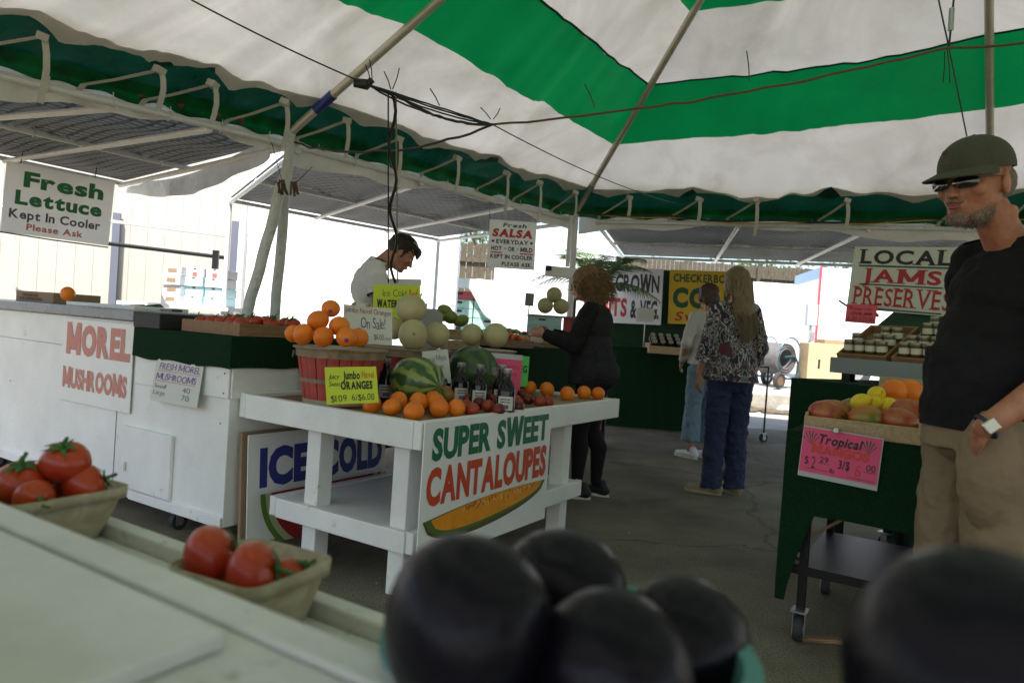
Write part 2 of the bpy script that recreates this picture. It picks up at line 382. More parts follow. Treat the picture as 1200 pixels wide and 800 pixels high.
def tl(p): return TI @ Vector(p)
def T(nm, mb, m, **kw):
    o = mb.build(nm, m, tent, **kw); return o
def roof_pt(k, s, t):
    """k: side, s 0..1 along it, t 0 eave..1 apex"""
    a, b = cor[k], cor[(k+1) % 8]
    P = a.lerp(b, s).lerp(APX, t)
    e = math.sin(math.pi*s); f = math.sin(math.pi*min(1, t*1.02))
    sag = .10*e*f + .010*math.sin(s*34 + k + 2*math.sin(s*9))*max(0, .3 - t)*3 * e
    sag += .014*math.sin(s*17 + 3*k)*e*max(0, 1 - t*2)
    sag += .035*noise.noise(P*1.7)*e + .03*noise.noise(Vector((s*15 + k*7, t*2.2, 0)))*e + .012*noise.noise(Vector((s*40 + k*7, t*4, 3)))*e*max(0, 1-1.6*t)
    P = P.copy(); P.z -= sag; return P
rf = MB()
for k_ in range(8):
    tl0, tl1 = TL[k_], TL[(k_+1) % 8]
    NS = 72
    def rows(s, j):
        lo = tl0*(1-s) + tl1*s + .016*math.sin(math.pi*s)
        hem = .045 + .02*abs(math.sin(s*math.pi*5.2 + k_))
        marks = [hem, lo, lo + .146, lo + .29, lo + .435, lo + .58, .95, 1.0]
        seg = [8, 6, 6, 6, 6, 4, 2]
        j0 = 0
        for q_ in range(7):
            if j <= j0 + seg[q_]: return marks[q_] + (marks[q_+1] - marks[q_])*(j - j0)/seg[q_]
            j0 += seg[q_]
        return 1.0
    def fn(a, b): return tl(roof_pt(k_, a, rows(a, round(b*38))))
    def mf(i, j):
        c = 0
        for q_, n_ in enumerate([8, 6, 6, 6, 6, 4, 2]):
            if j < c + n_: return [0, 1, 0, 1, 0, 1, 0][q_]
            c += n_
        return 0
    rf.grid(fn, NS, 38, mifn=mf)
# seam pockets along the upper edge of the green band
T('roof_canopy', rf, [TW, TG], smooth=True, ang=180)
sm = MB()
for k_ in range(8):
    tl0, tl1 = TL[k_] + .148, TL[(k_+1) % 8] + .148
    sm.grid(lambda a, b: tl(roof_pt(k_, a, tl0*(1-a)+tl1*a + .016*math.sin(math.pi*a) + .004*b) - Vector((0, 0, .012))), 24, 1)
T('seam_band', sm, mat('seam_dark', (.003, .05, .04), .5))
# dark green under flap between hem and eave pipe, scalloped
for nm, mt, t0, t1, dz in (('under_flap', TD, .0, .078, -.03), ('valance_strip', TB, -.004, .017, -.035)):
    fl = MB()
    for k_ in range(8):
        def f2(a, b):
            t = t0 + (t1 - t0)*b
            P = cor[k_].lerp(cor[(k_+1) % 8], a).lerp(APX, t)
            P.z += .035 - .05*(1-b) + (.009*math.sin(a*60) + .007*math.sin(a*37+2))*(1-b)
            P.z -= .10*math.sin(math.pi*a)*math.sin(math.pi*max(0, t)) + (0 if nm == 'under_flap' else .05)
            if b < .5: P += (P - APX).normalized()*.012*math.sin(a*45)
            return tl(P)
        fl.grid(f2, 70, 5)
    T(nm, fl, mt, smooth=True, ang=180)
# white hanging valance below the eave, wavy
vl = MB()
for k_ in range(8):
    a0, b0 = cor[k_], cor[(k_+1) % 8]; out = ((a0+b0)/2 - APX); out.z = 0; out.normalize()
    def f3(a, b):
        P = a0.lerp(b0, .01 + .98*a); drop = (.125 + .045*math.sin(math.pi*a*2+k_) + .02*math.sin(a*23+k_))*b
        w_ = .02 + .018*b*math.sin(a*52 + k_) + .03*b*noise.noise(Vector((a*9, b*2, k_)))
        P = P + out*w_; P.z -= .05 + drop; return tl(P)
    vl.grid(f3, 60, 5)
T('valance', vl, VIN, smooth=True, ang=180)
for k_ in range(8):
    if k_ in (5, 6): continue
    T('eave_pipe', MB().cyl(tl(cor[k_]), tl(cor[(k_+1) % 8]), .024, n=12), STEEL, smooth=True)
for k_ in range(8):
    top = cor[k_].lerp(APX, .985) - Vector((0, 0, .06)); bot = cor[k_] - Vector((0, 0, .03))
    T('rafter', MB().cyl(tl(bot), tl(top), .027, n=14), RAFT, smooth=True)
    m_ = bot.lerp(top, .06); T('rafter_sleeve', MB().cyl(tl(m_), tl(bot.lerp(top, .1)), .032, n=14), mat('blue_sleeve', (.02, .04, .2), .4) if k_ == 1 else STEEL, smooth=True)
# poles: the corner pole by the cart and its leaning brace; the far corner pole; others
for k_ in (0, 3, 4, 5, 6, 7):
    if k_ == 3: continue
    T('pole', MB().cyl(tl(cor[k_]), tl((cor[k_].x, cor[k_].y, 0)), .03, n=14), PIPEW, smooth=True)
pl = at(322, 372, Y=C1.y + .05); base = C1 + (pl - C1) * (C1.z / (C1.z - pl.z))
WRAP = mat('wrapped_pole', (.6, .61, .6), .35, bump=(26, 1, .02), var=(7, .15))
T('pole', MB().tube([tl(C1.lerp(base, i/24)) + Vector((.003*math.sin(i), .003*math.cos(2*i), 0)) for i in range(25)], .033, n=12), WRAP, smooth=True)
pl2 = at(291, 362, Y=C1.y - .15); c1b = at(338, 190, Y=C1.y - .05); b2 = c1b + (pl2 - c1b) * (c1b.z / (c1b.z - pl2.z))
T('brace_pole', MB().tube([tl(c1b.lerp(b2, i/24)) + Vector((.004*math.sin(i*1.7), .004*math.cos(i), 0)) for i in range(25)], .035, n=12), WRAP, smooth=True)
T('pole', MB().cyl(tl(C2), tl((C2.x + .02, C2.y + .02, 0)), .03, n=12), PIPEW, smooth=True)
T('pole', MB().cyl(tl(C3), tl((C3.x, C3.y + .02, 0)), .03, n=12), PIPEW, smooth=True)
# webbing straps from the roof round the eave pipe
WEB = mat('webbing', (.55, .53, .46), .8, trans=.15, var=(9, .15))
for k_ in (0, 1, 2, 3):
    a0, b0 = cor[k_], cor[(k_+1) % 8]; n_ = max(3, round((b0-a0).length/(.5 if k_ < 2 else .66)))
    out = ((a0+b0)/2 - APX); out.z = 0; out.normalize(); al = (b0-a0).normalized()
    for i in range(n_):
        s_ = (i + .5)/n_ + random.uniform(-.06, .06); P = a0.lerp(b0, s_); Q = P.lerp(APX, .062) - Vector((0, 0, .04 + .1*math.sin(math.pi*s_)*.25)); wd = .015
        sb = MB(); hang = random.uniform(.08, .26)
        Q = Q + al*.07; B1 = P - al*.13 - out*.03 - Vector((0, 0, .07)); path = [Q, Q.lerp(B1, .3), Q.lerp(B1, .6), B1 + Vector((0, 0, .01)), B1 - Vector((0, 0, .03)) + out*.04]
        sb.grid(lambda a, b: tl(path[round(b*4)] + al*(a-.5)*wd*2), 1, 4)
        # loop back to the roof
        sb.grid(lambda a, b: tl(Q - Vector((0, 0, (.09 + hang)*b)) - out*(.012 + .01*math.sin(b*4)) + al*((a-.5)*wd*2 + .01*math.sin(b*3))), 1, 4)
        sb.box(tl(Q), (.05, .05, .035), (.3, .2, s_*2))
        T('strap', sb, WEB, solid=.003)
# rusty hooks and clothes clips clipped on the eave pipe
for k_, s_ in ((0, .62), (0, .71), (0, .8), (0, .86), (1, .1), (1, .3)):
    P = cor[k_].lerp(cor[k_+1], s_); hb = MB(); hb.box(tl(P + Vector((0, 0, -.0))), (.03, .05, .11), (.5, .3, s_*3)); T('clamp', hb, RUST, bevel=.004)
# ------------------------------------------------------------------ mesh shade canopies outside the eave
def mesh_cloth():
    m = bpy.data.materials.new('shade_cloth'); m.use_nodes = True; nt = m.node_tree; N, L = nt.nodes, nt.links; b = N['Principled BSDF']
    b.inputs['Roughness'].default_value = .8; b.inputs['Base Color'].default_value = (.08, .085, .08, 1)
    tc = N.new('ShaderNodeTexCoord'); outs = []
    for rz in (.9, -.9):
        mp = N.new('ShaderNodeMapping'); mp.inputs['Rotation'].default_value = (0, 0, rz); L.new(tc.outputs['Object'], mp.inputs[0])
        wv = N.new('ShaderNodeTexWave'); wv.inputs['Scale'].default_value = 3.6; wv.inputs['Distortion'].default_value = .12; wv.inputs['Detail'].default_value = 1; L.new(mp.outputs[0], wv.inputs['Vector']); outs.append(wv.outputs['Fac'])
    mx = N.new('ShaderNodeMath'); mx.operation = 'MAXIMUM'; L.new(outs[0], mx.inputs[0]); L.new(outs[1], mx.inputs[1])
    cr = N.new('ShaderNodeValToRGB'); cr.color_ramp.elements[0].position = .74; cr.color_ramp.elements[1].position = .84
    cr.color_ramp.elements[0].color = (.06, .062, .057, 1); cr.color_ramp.elements[1].color = (.002, .002, .002, 1)
    L.new(mx.outputs[0], cr.inputs['Fac']); L.new(cr.outputs[0], b.inputs['Base Color'])
    t = N.new('ShaderNodeBsdfTranslucent'); L.new(cr.outputs[0], t.inputs['Color'])
    ms = N.new('ShaderNodeMixShader'); ms.inputs[0].default_value = .12; L.new(b.outputs[0], ms.inputs[1]); L.new(t.outputs[0], ms.inputs[2])
    tp = N.new('ShaderNodeBsdfTransparent'); n2 = N.new('ShaderNodeTexNoise'); n2.inputs['Scale'].default_value = 60; L.new(tc.outputs['Object'], n2.inputs['Vector'])
    r2 = N.new('ShaderNodeValToRGB'); r2.color_ramp.elements[0].position = .45; r2.color_ramp.elements[0].color = (.0, .0, .0, 1); r2.color_ramp.elements[1].position = .75; r2.color_ramp.elements[1].color = (.06, .06, .06, 1)
    L.new(n2.outputs['Fac'], r2.inputs[0])
    m2 = N.new('ShaderNodeMixShader'); L.new(r2.outputs[0], m2.inputs[0]); L.new(ms.outputs[0], m2.inputs[1]); L.new(tp.outputs[0], m2.inputs[2]); L.new(m2.outputs[0], N['Material Output'].inputs['Surface'])
    return m
CLOTH = mesh_cloth()
def canopy(a, b, out, label, out2=None, h0=2.24, h1=2.32, cross=(0, .33, .66, 1), mids=(.0, .5, 1), posts=(0, 1)):
    O = Vector((a.x, a.y, 0)); al = Vector((b.x - a.x, b.y - a.y, 0)); ov = Vector((out[0], out[1], 0)); o2 = Vector((out2[0], out2[1], 0)) if out2 else ov; L_ = al.length
    t = thing('shade_canopy', label, 'canopy', O, 0, 'mesh shade canopies around the tent')
    P = lambda u, v, dz=0: al*u + ov.lerp(o2, u)*v + Vector((0, 0, h0 + (h1-h0)*v + dz))
    g_ = MB(); g_.grid(lambda u, v: P(u, .01 + .99*v, .035 - .03*math.sin(u*math.pi*6)**2*math.sin(v*math.pi*3)**2), 40, 24)
    g_.build('shade_cloth', CLOTH, t, smooth=True)
    for m_ in mids: MB().cyl(P(0, m_), P(1, m_), .021, n=8).build('frame_pipe', PIPEW, t, smooth=True)
    for c in cross: MB().cyl(P(c, 0, -.022), P(c, 1, -.022), .021, n=8).build('frame_pipe', PIPEW, t, smooth=True)
    for p_ in posts:
        q = P(p_, 1); MB().cyl(q, (q.x, q.y, 0), .025, n=10).build('post', PIPEW, t, smooth=True)
    o1 = ov.normalized(); hk = MB().tube([-o1*.02 + Vector((0, 0, .05)), -o1*.026 - Vector((0, 0, .02)), o1*.02 - Vector((0, 0, .028)), o1*.022 + Vector((0, 0, .02))], .003, n=4).build('cloth_tie', PAPER, t); first = True
    for m_ in mids:
        for i in range(int(L_/.3)):
            d = hk if first else hk.copy(); d.location = P((i+.5)*.3/L_, m_)
            if not first: COL.objects.link(d); d.parent = t
            first = False
    return P
fA, fB = at(0, 185, h=2.32), at(146, 216, h=2.32); dAB = (fA - fB)
fE = fB + dAB*4.4
P0 = canopy(C1, cor[0], (fB.x - C1.x, fB.y - C1.y), 'dark mesh shade canopy on pale pipes above the lettuce sign', out2=(fE.x - cor[0].x, fE.y - cor[0].y), cross=(.01, .22, .43, .7, 1), mids=(0, .5, 1), posts=())
fC = at(514, 281, h=2.32)
P1 = canopy(C1.lerp(C2, .02), C2, (fC.x - C2.x, fC.y - C2.y), 'dark mesh shade canopy above the bent-over vendor', cross=(.0, .35, .7, .99), posts=(0, 1))
P2 = canopy(C2.lerp(C3, .06), C2.lerp(C3, 1.3), (.85, 3.8), 'dark mesh shade canopy above the block wall and hose reel', cross=(0, .3, .55, .8, 1), posts=(0, 1))
P3 = canopy(C3.lerp(cor[4], .25), cor[4] + (cor[4]-C3)*.3, (3.0, 1.6), 'dark mesh shade canopy behind the man in the cap', cross=(0, .5, 1), posts=(1,))
# white curtain flap hanging from the open side edge of the left canopy
cf = MB(); A_ = at(318, 160, Y=C1.y + .1); B_ = fB + Vector((.02, .03, .04))
cf.grid(lambda a, b: A_.lerp(B_, a) + Vector((.02*math.sin(a*30)*b, .02*math.sin(a*19)*b, -.14*b*(1+.2*math.sin(a*4)) - .10*math.sin(math.pi*a))), 40, 4)
tag(cf.build('curtain_flap', VIN, smooth=True), 'long white vinyl flap on the edge of the left shade canopy', 'flap')

# ------------------------------------------------------------------ cables and rope under the roof
BLK = mat('black_cable', (.015, .015, .015), .5); ROPE = mat('brown_rope', (.16, .08, .05), .9)
def sagline(a, b, sag, n=16, wob=0, seed=1):
    rr = random.Random(seed); out = []
    for i in range(n+1):
        t = i/n; p = a.lerp(b, t); p = p + Vector((0, 0, -sag*4*t*(1-t)))
        if 0 < i < n: p += Vector((rr.gauss(0, wob), rr.gauss(0, wob), rr.gauss(0, wob)))
        out.append(p)
    return out
def wire(pts, r, m, name, label, cat='cable', n=6):
    return tag(MB().tube(pts, r, n).build(name, m, smooth=True), label, cat)
N1 = at(428, 98, Y=3.3); N2 = at(459, 108, Y=3.35); N3 = at(577, 146, Y=3.9); N4 = at(1112, 56, Y=3.6)
wire(sagline(at(224, 0, Y=2.8), N1, .01), .0035, BLK, 'guy_wire', 'thin straight black wire from the top left to the plug')
wire(sagline(N3, at(800, 240, Y=6.6), .05), .0035, BLK, 'guy_wire', 'thin black wire running from the cable bundle down to the right eave')
bn = MB()
for i, (sg, w_) in enumerate(((.01, .006), (.025, .01), (.045, .012), (.0, .008))):
    bn.tube(sagline(N1, N3, sg, 20, w_*.1, i), .0045, 6)
bn.tube(sagline(N2, N3, .045, 18, .002, 9), .007, 6)
bundle = tag(bn.build('cable_bundle', BLK, smooth=True), 'bundle of black cables drooping under the striped roof', 'cables')
pg = MB().cyl(N1 + Vector((-.05, 0, .0)), N1 + Vector((.01, 0, -.005)), .02, .024, 12); pg.cyl(N1 + Vector((.0, 0, -.02)), N1 + Vector((.03, .0, .02)), .016, .016, 10)
pg.build('plug', BLK, bundle, smooth=True)
wire(sagline(at(345, 167, Y=4.5), N3, .10, 20, .004, 5), .007, BLK, 'power_cable', 'thick black cable looping from the corner pole to the bundle')
for i, (x0, x1, r_, mt, lb) in enumerate(((455, 455, .004, BLK, 'left thin straight vertical cord hanging in front of the vendor'), (459, 462, .008, BLK, 'thick wavy black cable hanging in front of the vendor'), (464, 466, .004, mat('tan_cord', (.3, .24, .17), .8), 'thin tan vertical cord hanging in front of the vendor'))):
    a_ = at(x0, 108, Y=3.4); b_ = at(x1, 331, Y=4.1); pts = [a_.lerp(b_, t/24) + Vector((.018*math.sin(t*.8) if i == 1 else 0, 0, 0)) for t in range(25)]
    wire(pts, r_, mt, 'drop_cable', lb)
wire(sagline(N3, N4, .05, 24, .003, 2), .006, ROPE, 'rope', 'brown rope stretched across the roof towards the right')
wire(sagline(N4, at(1215, 48, Y=3.4), .01), .006, ROPE, 'rope', 'short brown rope end continuing right past the capped man')
wire(sagline(at(1099, -4, Y=3.6), N4, 0), .004, BLK, 'guy_wire', 'left of two thin wires crossing above the capped man')
wire(sagline(at(1118, -4, Y=3.6), N4, 0), .005, BLK, 'guy_wire', 'right of two wires crossing above the man, with turnbuckle')
wire(sagline(N4, at(1133, 160, Y=3.7), 0), .0035, BLK, 'guy_wire', 'thin wire running down behind the cap of the man')
tb = MB().cyl(at(1115.5, 10, Y=3.59), at(1114, 36, Y=3.59), .013, n=10); tag(tb.build('turnbuckle', STEEL, smooth=True), 'steel turnbuckle on the wire above the capped man', 'turnbuckle')
for i, (x0, y0, x1, y1) in enumerate(((697, 126, 685, 99), (878, 96, 875, 60), (1107, 60, 1105, 97), (1110, 58, 1113, 98), (458, 105, 450, 84), (460, 105, 468, 80), (515, 124, 504, 104), (575, 140, 563, 126), (578, 140, 586, 127), (434, 95, 428, 76), (436, 94, 433, 70))):
    yy = 3.35 if x0 < 550 else (3.85 if x0 < 600 else 3.7)
    wire([at(x0, y0, Y=yy), at((x0+x1)/2+1, (y0+y1)/2, Y=yy), at(x1, y1, Y=yy)], .0028, BLK, 'cable_tie', 'black cable tie tail, ' + ['between the green band and rafter', 'upright on the rope over the wide green band', 'left of a pair hanging above the cap', 'right of a pair hanging above the cap', 'left tail above the vertical cords', 'right tail above the vertical cords', 'midway along the bundle', 'left tail at the bundle end', 'right tail at the bundle end', 'left tail by the plug', 'right tail by the plug'][i], 'cable tie')
for mt, r_, z_, lb, nm in ((mat('yellow_cable', (.5, .35, .02), .6), .005, -.05, 'yellow extension cord running along the far eave pipe', 'extension_cord'), (BLK, .010, -.035, 'thick black cord running along the far eave pipe', 'extension_cord')):
    pts = []
    for i in range(50):
        t = i/49; P = C2.lerp(C3, t) if t < .999 else C3; P = P + (APX - P).normalized()*.06; P.z = EH + z_ - .05*math.sin(t*math.pi)**2 + .012*math.sin(t*21 + z_*90); pts.append(P)
    pts += [C3.lerp(cor[4], t) + Vector((-.03, -.03, z_)) for t in (.1, .3, .5)]
    wire(pts, r_, mt, nm, lb)
# clothes-peg bundles on the corner pole
PEG = mat('dark_wood_peg', (.11, .06, .035), .8, var=(30, .4))
for i, (px, py, lb) in enumerate(((331, 214, 'left bunch of brown clothes pegs hanging at the corner pole'), (345, 216, 'right bunch of brown clothes pegs hanging at the corner pole'))):
    c = at(px, py, Y=C1.y - .2); t = thing('peg_bunch', lb, 'pegs', c)
    for j in range(6 if i == 0 else 4):
        a = (j-2.2)*.22; MB().box((.02*math.sin(j*2), .02*math.cos(j*2), -.02 - .004*j), (.011, .012, .085), (.1*j-.2, a, j)).build('clothes_peg', PEG, t, bevel=.002)
    MB().tube([(0, 0, .0), (-.09 if i == 0 else .1, .02, .25 if i == 0 else .12)], .0025, 4).build('string', BLK, t)
CLAMPM = mat('spring_clamp', (.2, .1, .06), .6, .4)
for i, (px, py, Y_, lb) in enumerate(((135, 186, 6.2, 'left rusty spring clamp hanging from the mesh canopy'), (157, 192, 6.2, 'right rusty spring clamp hanging from the mesh canopy'), (216, 178, 5.6, 'rusty clip hanging from the middle pipe of the left canopy'), (66, 288, 6.2, 'small brass clip hanging below the lettuce sign'), (442, 205, 5.3, 'small clip on the canopy pipe above the vendor'), (449, 268, 7.6, 'grey clip hanging beside the head of the vendor'))):
    c = at(px, py, Y=Y_); s_ = .055 if i != 2 else .07; m_ = MB()
    if i < 2:
        m_.tube([(-s_*.7, 0, -s_*1.4), (-s_*.25, 0, 0), (0, 0, s_), (s_*.25, 0, 0), (s_*.7, 0, -s_*1.4)], .008, 6); m_.cyl((0, -.012, .01), (0, .012, .01), .016, n=10)
    else: m_.box((0, 0, 0), (.022, .02, s_*2)); m_.cyl((-.014, 0, .01), (.014, 0, .01), .013, n=8)
    tag(m_.build('spring_clamp', CLAMPM, bevel=.002), lb, 'clamp')

# ------------------------------------------------------------------ background walls, fence, trees
def corrugated():
    m = mat('cream_cladding', (.46, .43, .37), .5, var=(1.5, .06)); return m
def wall_obj(name, p0, p1, h, m, label, cat, thick=.12, z0=-.1, ribs=None, extra=None):
    p0, p1 = Vector(p0), Vector(p1); d = p1-p0; d.z = 0; L_ = d.length; a = math.atan2(d.y, d.x)
    t = thing(name, label, cat, (p0.x, p0.y, 0), a)
    g_ = MB(); g_.bx(0, L_, 0, thick, z0, h); g_.build('wall', m, t)
    if ribs:
        r_ = MB(); x = ribs/2
        while x < L_: r_.bx(x-.009, x+.009, -.005, -.0005, z0, h-.02); x += ribs
        r_.build('ribs', m, t)
    return t, L_
wa = at(-260, 345, Y=8.1); wb = at(286, 345, Y=9.6)
cw, Lc = wall_obj('cream_wall', (wa.x, wa.y, 0), (wb.x, wb.y, 0), 3.3, corrugated(), 'tall cream ribbed metal wall behind the left counter', 'wall', ribs=.2)
GREYP = mat('grey_post', (.12, .13, .17), .5)
dcw = (wb-wa); dcw.z = 0; dcw.normalize()
def on_wall(px, off=-.06):
    d = CF + CR*((px-600)/FPX) - CU*((345-400)/FPX)      # intersect with wall's vertical plane
    n_ = Vector((-dcw.y, dcw.x, 0)); O = Vector((wa.x, wa.y, 0)) + n_*off; t = (O - CAM).dot(n_) / d.dot(n_); p = CAM + d*t; p.z = 0; return p
for i, (px, w_, h_, lb) in enumerate(((132, .085, 2.25, 'dark grey post left of the teal boxes'), (271, .09, 2.3, 'dark grey post right of the teal boxes'))):
    p = on_wall(px); t_ = MB().box((0, 0, h_/2), (w_, .06, h_)); o = t_.build('steel_post', GREYP); o.location = p; o.rotation_euler.z = math.atan2(dcw.y, dcw.x); tag(o, lb, 'post')
p = on_wall(280, -.2); tag(MB().cyl((p.x, p.y, 0), (p.x, p.y, 2.5), .05, n=12).build('steel_post', PIPEW, smooth=True), 'pale round post at the right end of the cream wall', 'post')
wire([at(-20, 240, Y=8.3), at(130, 259.5, Y=8.5), at(269, 277, Y=8.9)], .018, PIPEW, 'rail', 'white rail across the cream wall', 'rail')
wire([at(124, 285, Y=8.3), at(268, 302.5, Y=8.7)], .024, DARKM, 'rail', 'black rail across the cream wall above the teal boxes', 'rail')
tag(MB().box(at(252.5, 307, Y=8.35), (.07, .03, .27)).build('black_bar', DARKM), 'short upright black bar above the teal boxes', 'bar')
WALLW = mat('white_wall', (.82, .82, .82), .6, var=(2, .03))
a_, b_ = at(283, 300, Y=11.6), at(537, 300, Y=11.0)
wl, _ = wall_obj('white_wall', (a_.x, a_.y, 0), (b_.x, b_.y, 0), 4.2, WALLW, 'bright white wall behind the vendor', 'wall')
a_, b_ = at(583, 300, Y=11.0), at(722, 300, Y=11.6)
wl2, _ = wall_obj('white_wall', (a_.x, a_.y, 0), (b_.x, b_.y, 0), 2.75, WALLW, 'bright white wall behind the palm and salsa sign', 'wall')
# block wall and trailer on the right
def block():
    m = mat('white_block', (.78, .79, .8), .7); N, L, b = nodes(m); tc = N['Texture Coordinate']
    mp = N.new('ShaderNodeMapping'); mp.inputs['Rotation'].default_value = (R(90), 0, 0); br = N.new('ShaderNodeTexBrick'); br.inputs['Scale'].default_value = 1; br.inputs['Brick Width'].default_value = .4; br.inputs['Row Height'].default_value = .2; br.inputs['Mortar Size'].default_value = .012
    br.inputs['Color1'].default_value = (.78, .79, .8, 1); br.inputs['Color2'].default_value = (.72, .74, .76, 1); br.inputs['Mortar'].default_value = (.55, .57, .6, 1)
    L.new(tc.outputs['Object'], mp.inputs[0]); L.new(mp.outputs[0], br.inputs['Vector']); L.new(br.outputs['Color'], b.inputs['Base Color']); return m
a_, b_ = at(700, 380, Y=21), at(1130, 380, Y=20.4)
zt = at(900, 331, Y=20.7).z; zb = at(900, 427, Y=20.7).z
bw = thing('block_wall', 'long low white block wall behind the hose reel', 'wall', (a_.x, a_.y, 0), math.atan2(b_.y-a_.y, b_.x-a_.x))
MB().bx(0, (b_-a_).length, 0, .2, yard_z(20)-.3, zt).build('wall', block(), bw)
MB().bx(0, (b_-a_).length, -.02, -.003, zb-.06, zb+.02).build('red_stripe', mat('red_stripe', (.4, .04, .03), .6), bw)
FENW = wood('fence_wood', (.10, .08, .05), (.05, .04, .028), 6, (8, 8, 1), .9)
for i, (x0, x1, Y_, top, bot, lb) in enumerate(((500, 660, 15.5, 2.9, 1.0, 'weathered tall wooden fence seen through the gap left of the salsa sign'), (690, 1130, 22.5, 3.6, 1.2, 'weathered wooden fence standing above the white block wall'))):
    a_, b_ = at(x0, 320, Y=Y_), at(x1, 320, Y=Y_); L_ = (b_-a_).length; t = thing('wooden_fence', lb, 'fence', (a_.x, a_.y, 0), math.atan2(b_.y-a_.y, b_.x-a_.x))
    rr = random.Random(i); m_ = MB(); x = 0
    while x < L_: m_.bx(x, x+.13, 0, .02, .2 if i == 0 else .8, top + rr.uniform(-.03, .03)); x += .14
    m_.build('boards', FENW, t)
    for z_ in (top-.4, top-1.3): MB().bx(0, L_, -.05, -.002, z_, z_+.09).build('fence_rail', FENW, t)
    x = .4
    while x < L_: MB().bx(x, x+.1, -.15, -.052, .2, top-.05).build('fence_post', FENW, t); x += 2.4
LEAF = [mat('leaf_%d' % i, c, .55, trans=.35, var=(2, .4)) for i, c in enumerate(((.05, .13, .025), (.09, .18, .03), (.035, .09, .02)))]
BARK = mat('bark', (.12, .085, .055), .9, bump=(15, 1, .02), var=(6, .4))
def tree(x, y, h, cr_, lb, seed, n=2600):
    rr = random.Random(seed); t = thing('tree', lb, 'tree', (x, y, 0)); tr = MB(); tr.tube([(0, 0, 0), (.1, 0, h*.3), (.0, .1, h*.62)], [.2, .15, .08], 8)
    for j in range(9):
        a = j*2.4; tr.tube([(0, 0, h*(.35+.03*j)), (cr_*.4*math.cos(a), cr_*.4*math.sin(a), h*(.5+.03*j)), (cr_*.8*math.cos(a), cr_*.8*math.sin(a), h*(.62+.03*j))], [.06, .035, .012], 5)
    tr.build('trunk', BARK, t, smooth=True)
    cl = [(Vector((rr.gauss(0, cr_*.5), rr.gauss(0, cr_*.5), h*.68 + rr.gauss(0, h*.13))), rr.uniform(.25, .5)*cr_) for _ in range(26)]
    m_ = MB()
    for j in range(n):
        c, r_ = rr.choice(cl); v = Vector((rr.gauss(0, 1), rr.gauss(0, 1), rr.gauss(0, 1))).normalized()*r_*rr.uniform(.5, 1.05); p = c+v
        s_ = rr.uniform(.05, .12); e = Euler((rr.uniform(-1, 1), rr.uniform(-1, 1), rr.uniform(0, 6.3))).to_matrix()
        m_.add([p + e @ Vector(q) for q in ((-s_, 0, 0), (0, -s_*.45, .01), (s_, 0, -.01), (0, s_*.45, .01))], [(0, 1, 2, 3)], rr.choice((0, 0, 1, 2)))
    m_.build('crown', LEAF, t)
ta = at(420, 250, Y=24); tree(ta.x+.5, 26, 6.5, 2.2, 'leafy green tree behind the bright white wall', 1)
tb_ = at(905, 310, Y=27); tree(tb_.x, 27, 5.4, 2.4, 'leafy green tree beyond the wooden fence at the right', 2)
tb_ = at(560, 310, Y=24); tree(tb_.x, 25, 6.4, 2.6, 'leafy green tree beyond the fence gap left of the salsa sign', 3)
tb_ = at(1010, 310, Y=29); tree(tb_.x+1, 29, 5.2, 2.2, 'leafy green tree behind the trailer at the far right', 4)
# trailer with red edge, electric box
a_, b_ = at(957, 380, Y=14.6), at(1120, 380, Y=14.2); L_ = (b_-a_).length
tr_ = thing('white_trailer', 'white box trailer side with a red front edge behind the jams sign', 'trailer', (a_.x, a_.y, 0), math.atan2(b_.y-a_.y, b_.x-a_.x))
top_ = at(970, 313, Y=14.5).z
MB().bx(-.01, L_, .021, 2.2, .75, top_-.22).build('side_panel', WALLW, tr_)
MB().bx(-.01, L_, .021, 2.2, top_-.217, top_).build('roof_band', mat('pale_blue', (.35, .5, .7), .5), tr_)
MB().bx(-.012, .027, -.02, .02, .7, top_+.02).build('red_trim', mat('red_trim', (.45, .05, .06), .5), tr_)
for x_ in (.8, 2.0):
    w_ = MB().cyl((x_, -.02, .72), (x_, .2, .72), .3, n=24).build('wheel', RUBBER, tr_, smooth=True); MB().cyl((x_, -.03, .72), (x_, -.022, .72), .16, n=20).build('rim', STEEL, w_)
eb = thing('electric_box', 'grey electric box on a pipe beside the red trailer edge', 'electric box', at(951, 369, Y=14.3))
MB().box((0, 0, 0), (.2, .12, .42)).build('box', mat('grey_box', (.4, .42, .44), .5), eb, bevel=.01)
MB().cyl((0, 0, -.21), (0, 0, -1.4), .025, n=8).build('conduit', STEEL, eb, smooth=True); MB().box((.02, -.02, -.42), (.09, .08, .2)).build('meter', STEEL, eb, bevel=.01)
# OSB crate on a black pallet
OSB = mat('chipboard', (.55, .4, .22), .85, var=(25, .3), bump=(60, .5, .004))
cc = at(958, 455, Y=13.6); oc = thing('wooden_crate', 'tall chipboard crate standing on the yard by the block wall', 'crate', (cc.x, 13.6, yard_z(13.6)), R(-6))
hh = at(958, 402, Y=13.6).z - yard_z(13.6) - .16
MB().bx(-.3, .42, -.3, .3, .16, .16+hh).build('box', OSB, oc, bevel=.01)
MB().bx(-.3+.18, -.3+.22, -.304, -.301, .45, .62).build('hand_slot', BLACKC, oc)
MB().bx(.0, .44, -.2, .3, .165+hh, .24+hh).build('lid_flap', CARD, oc, bevel=.006)
pm = MB(); 
for x_ in (-.28, 0, .3): pm.bx(x_-.06, x_+.06, -.28, .28, 0, .1)
pm.bx(-.32, .44, -.31, .31, .1, .155); pm.build('pallet', mat('black_plastic', (.03, .03, .035), .5), oc, bevel=.005)
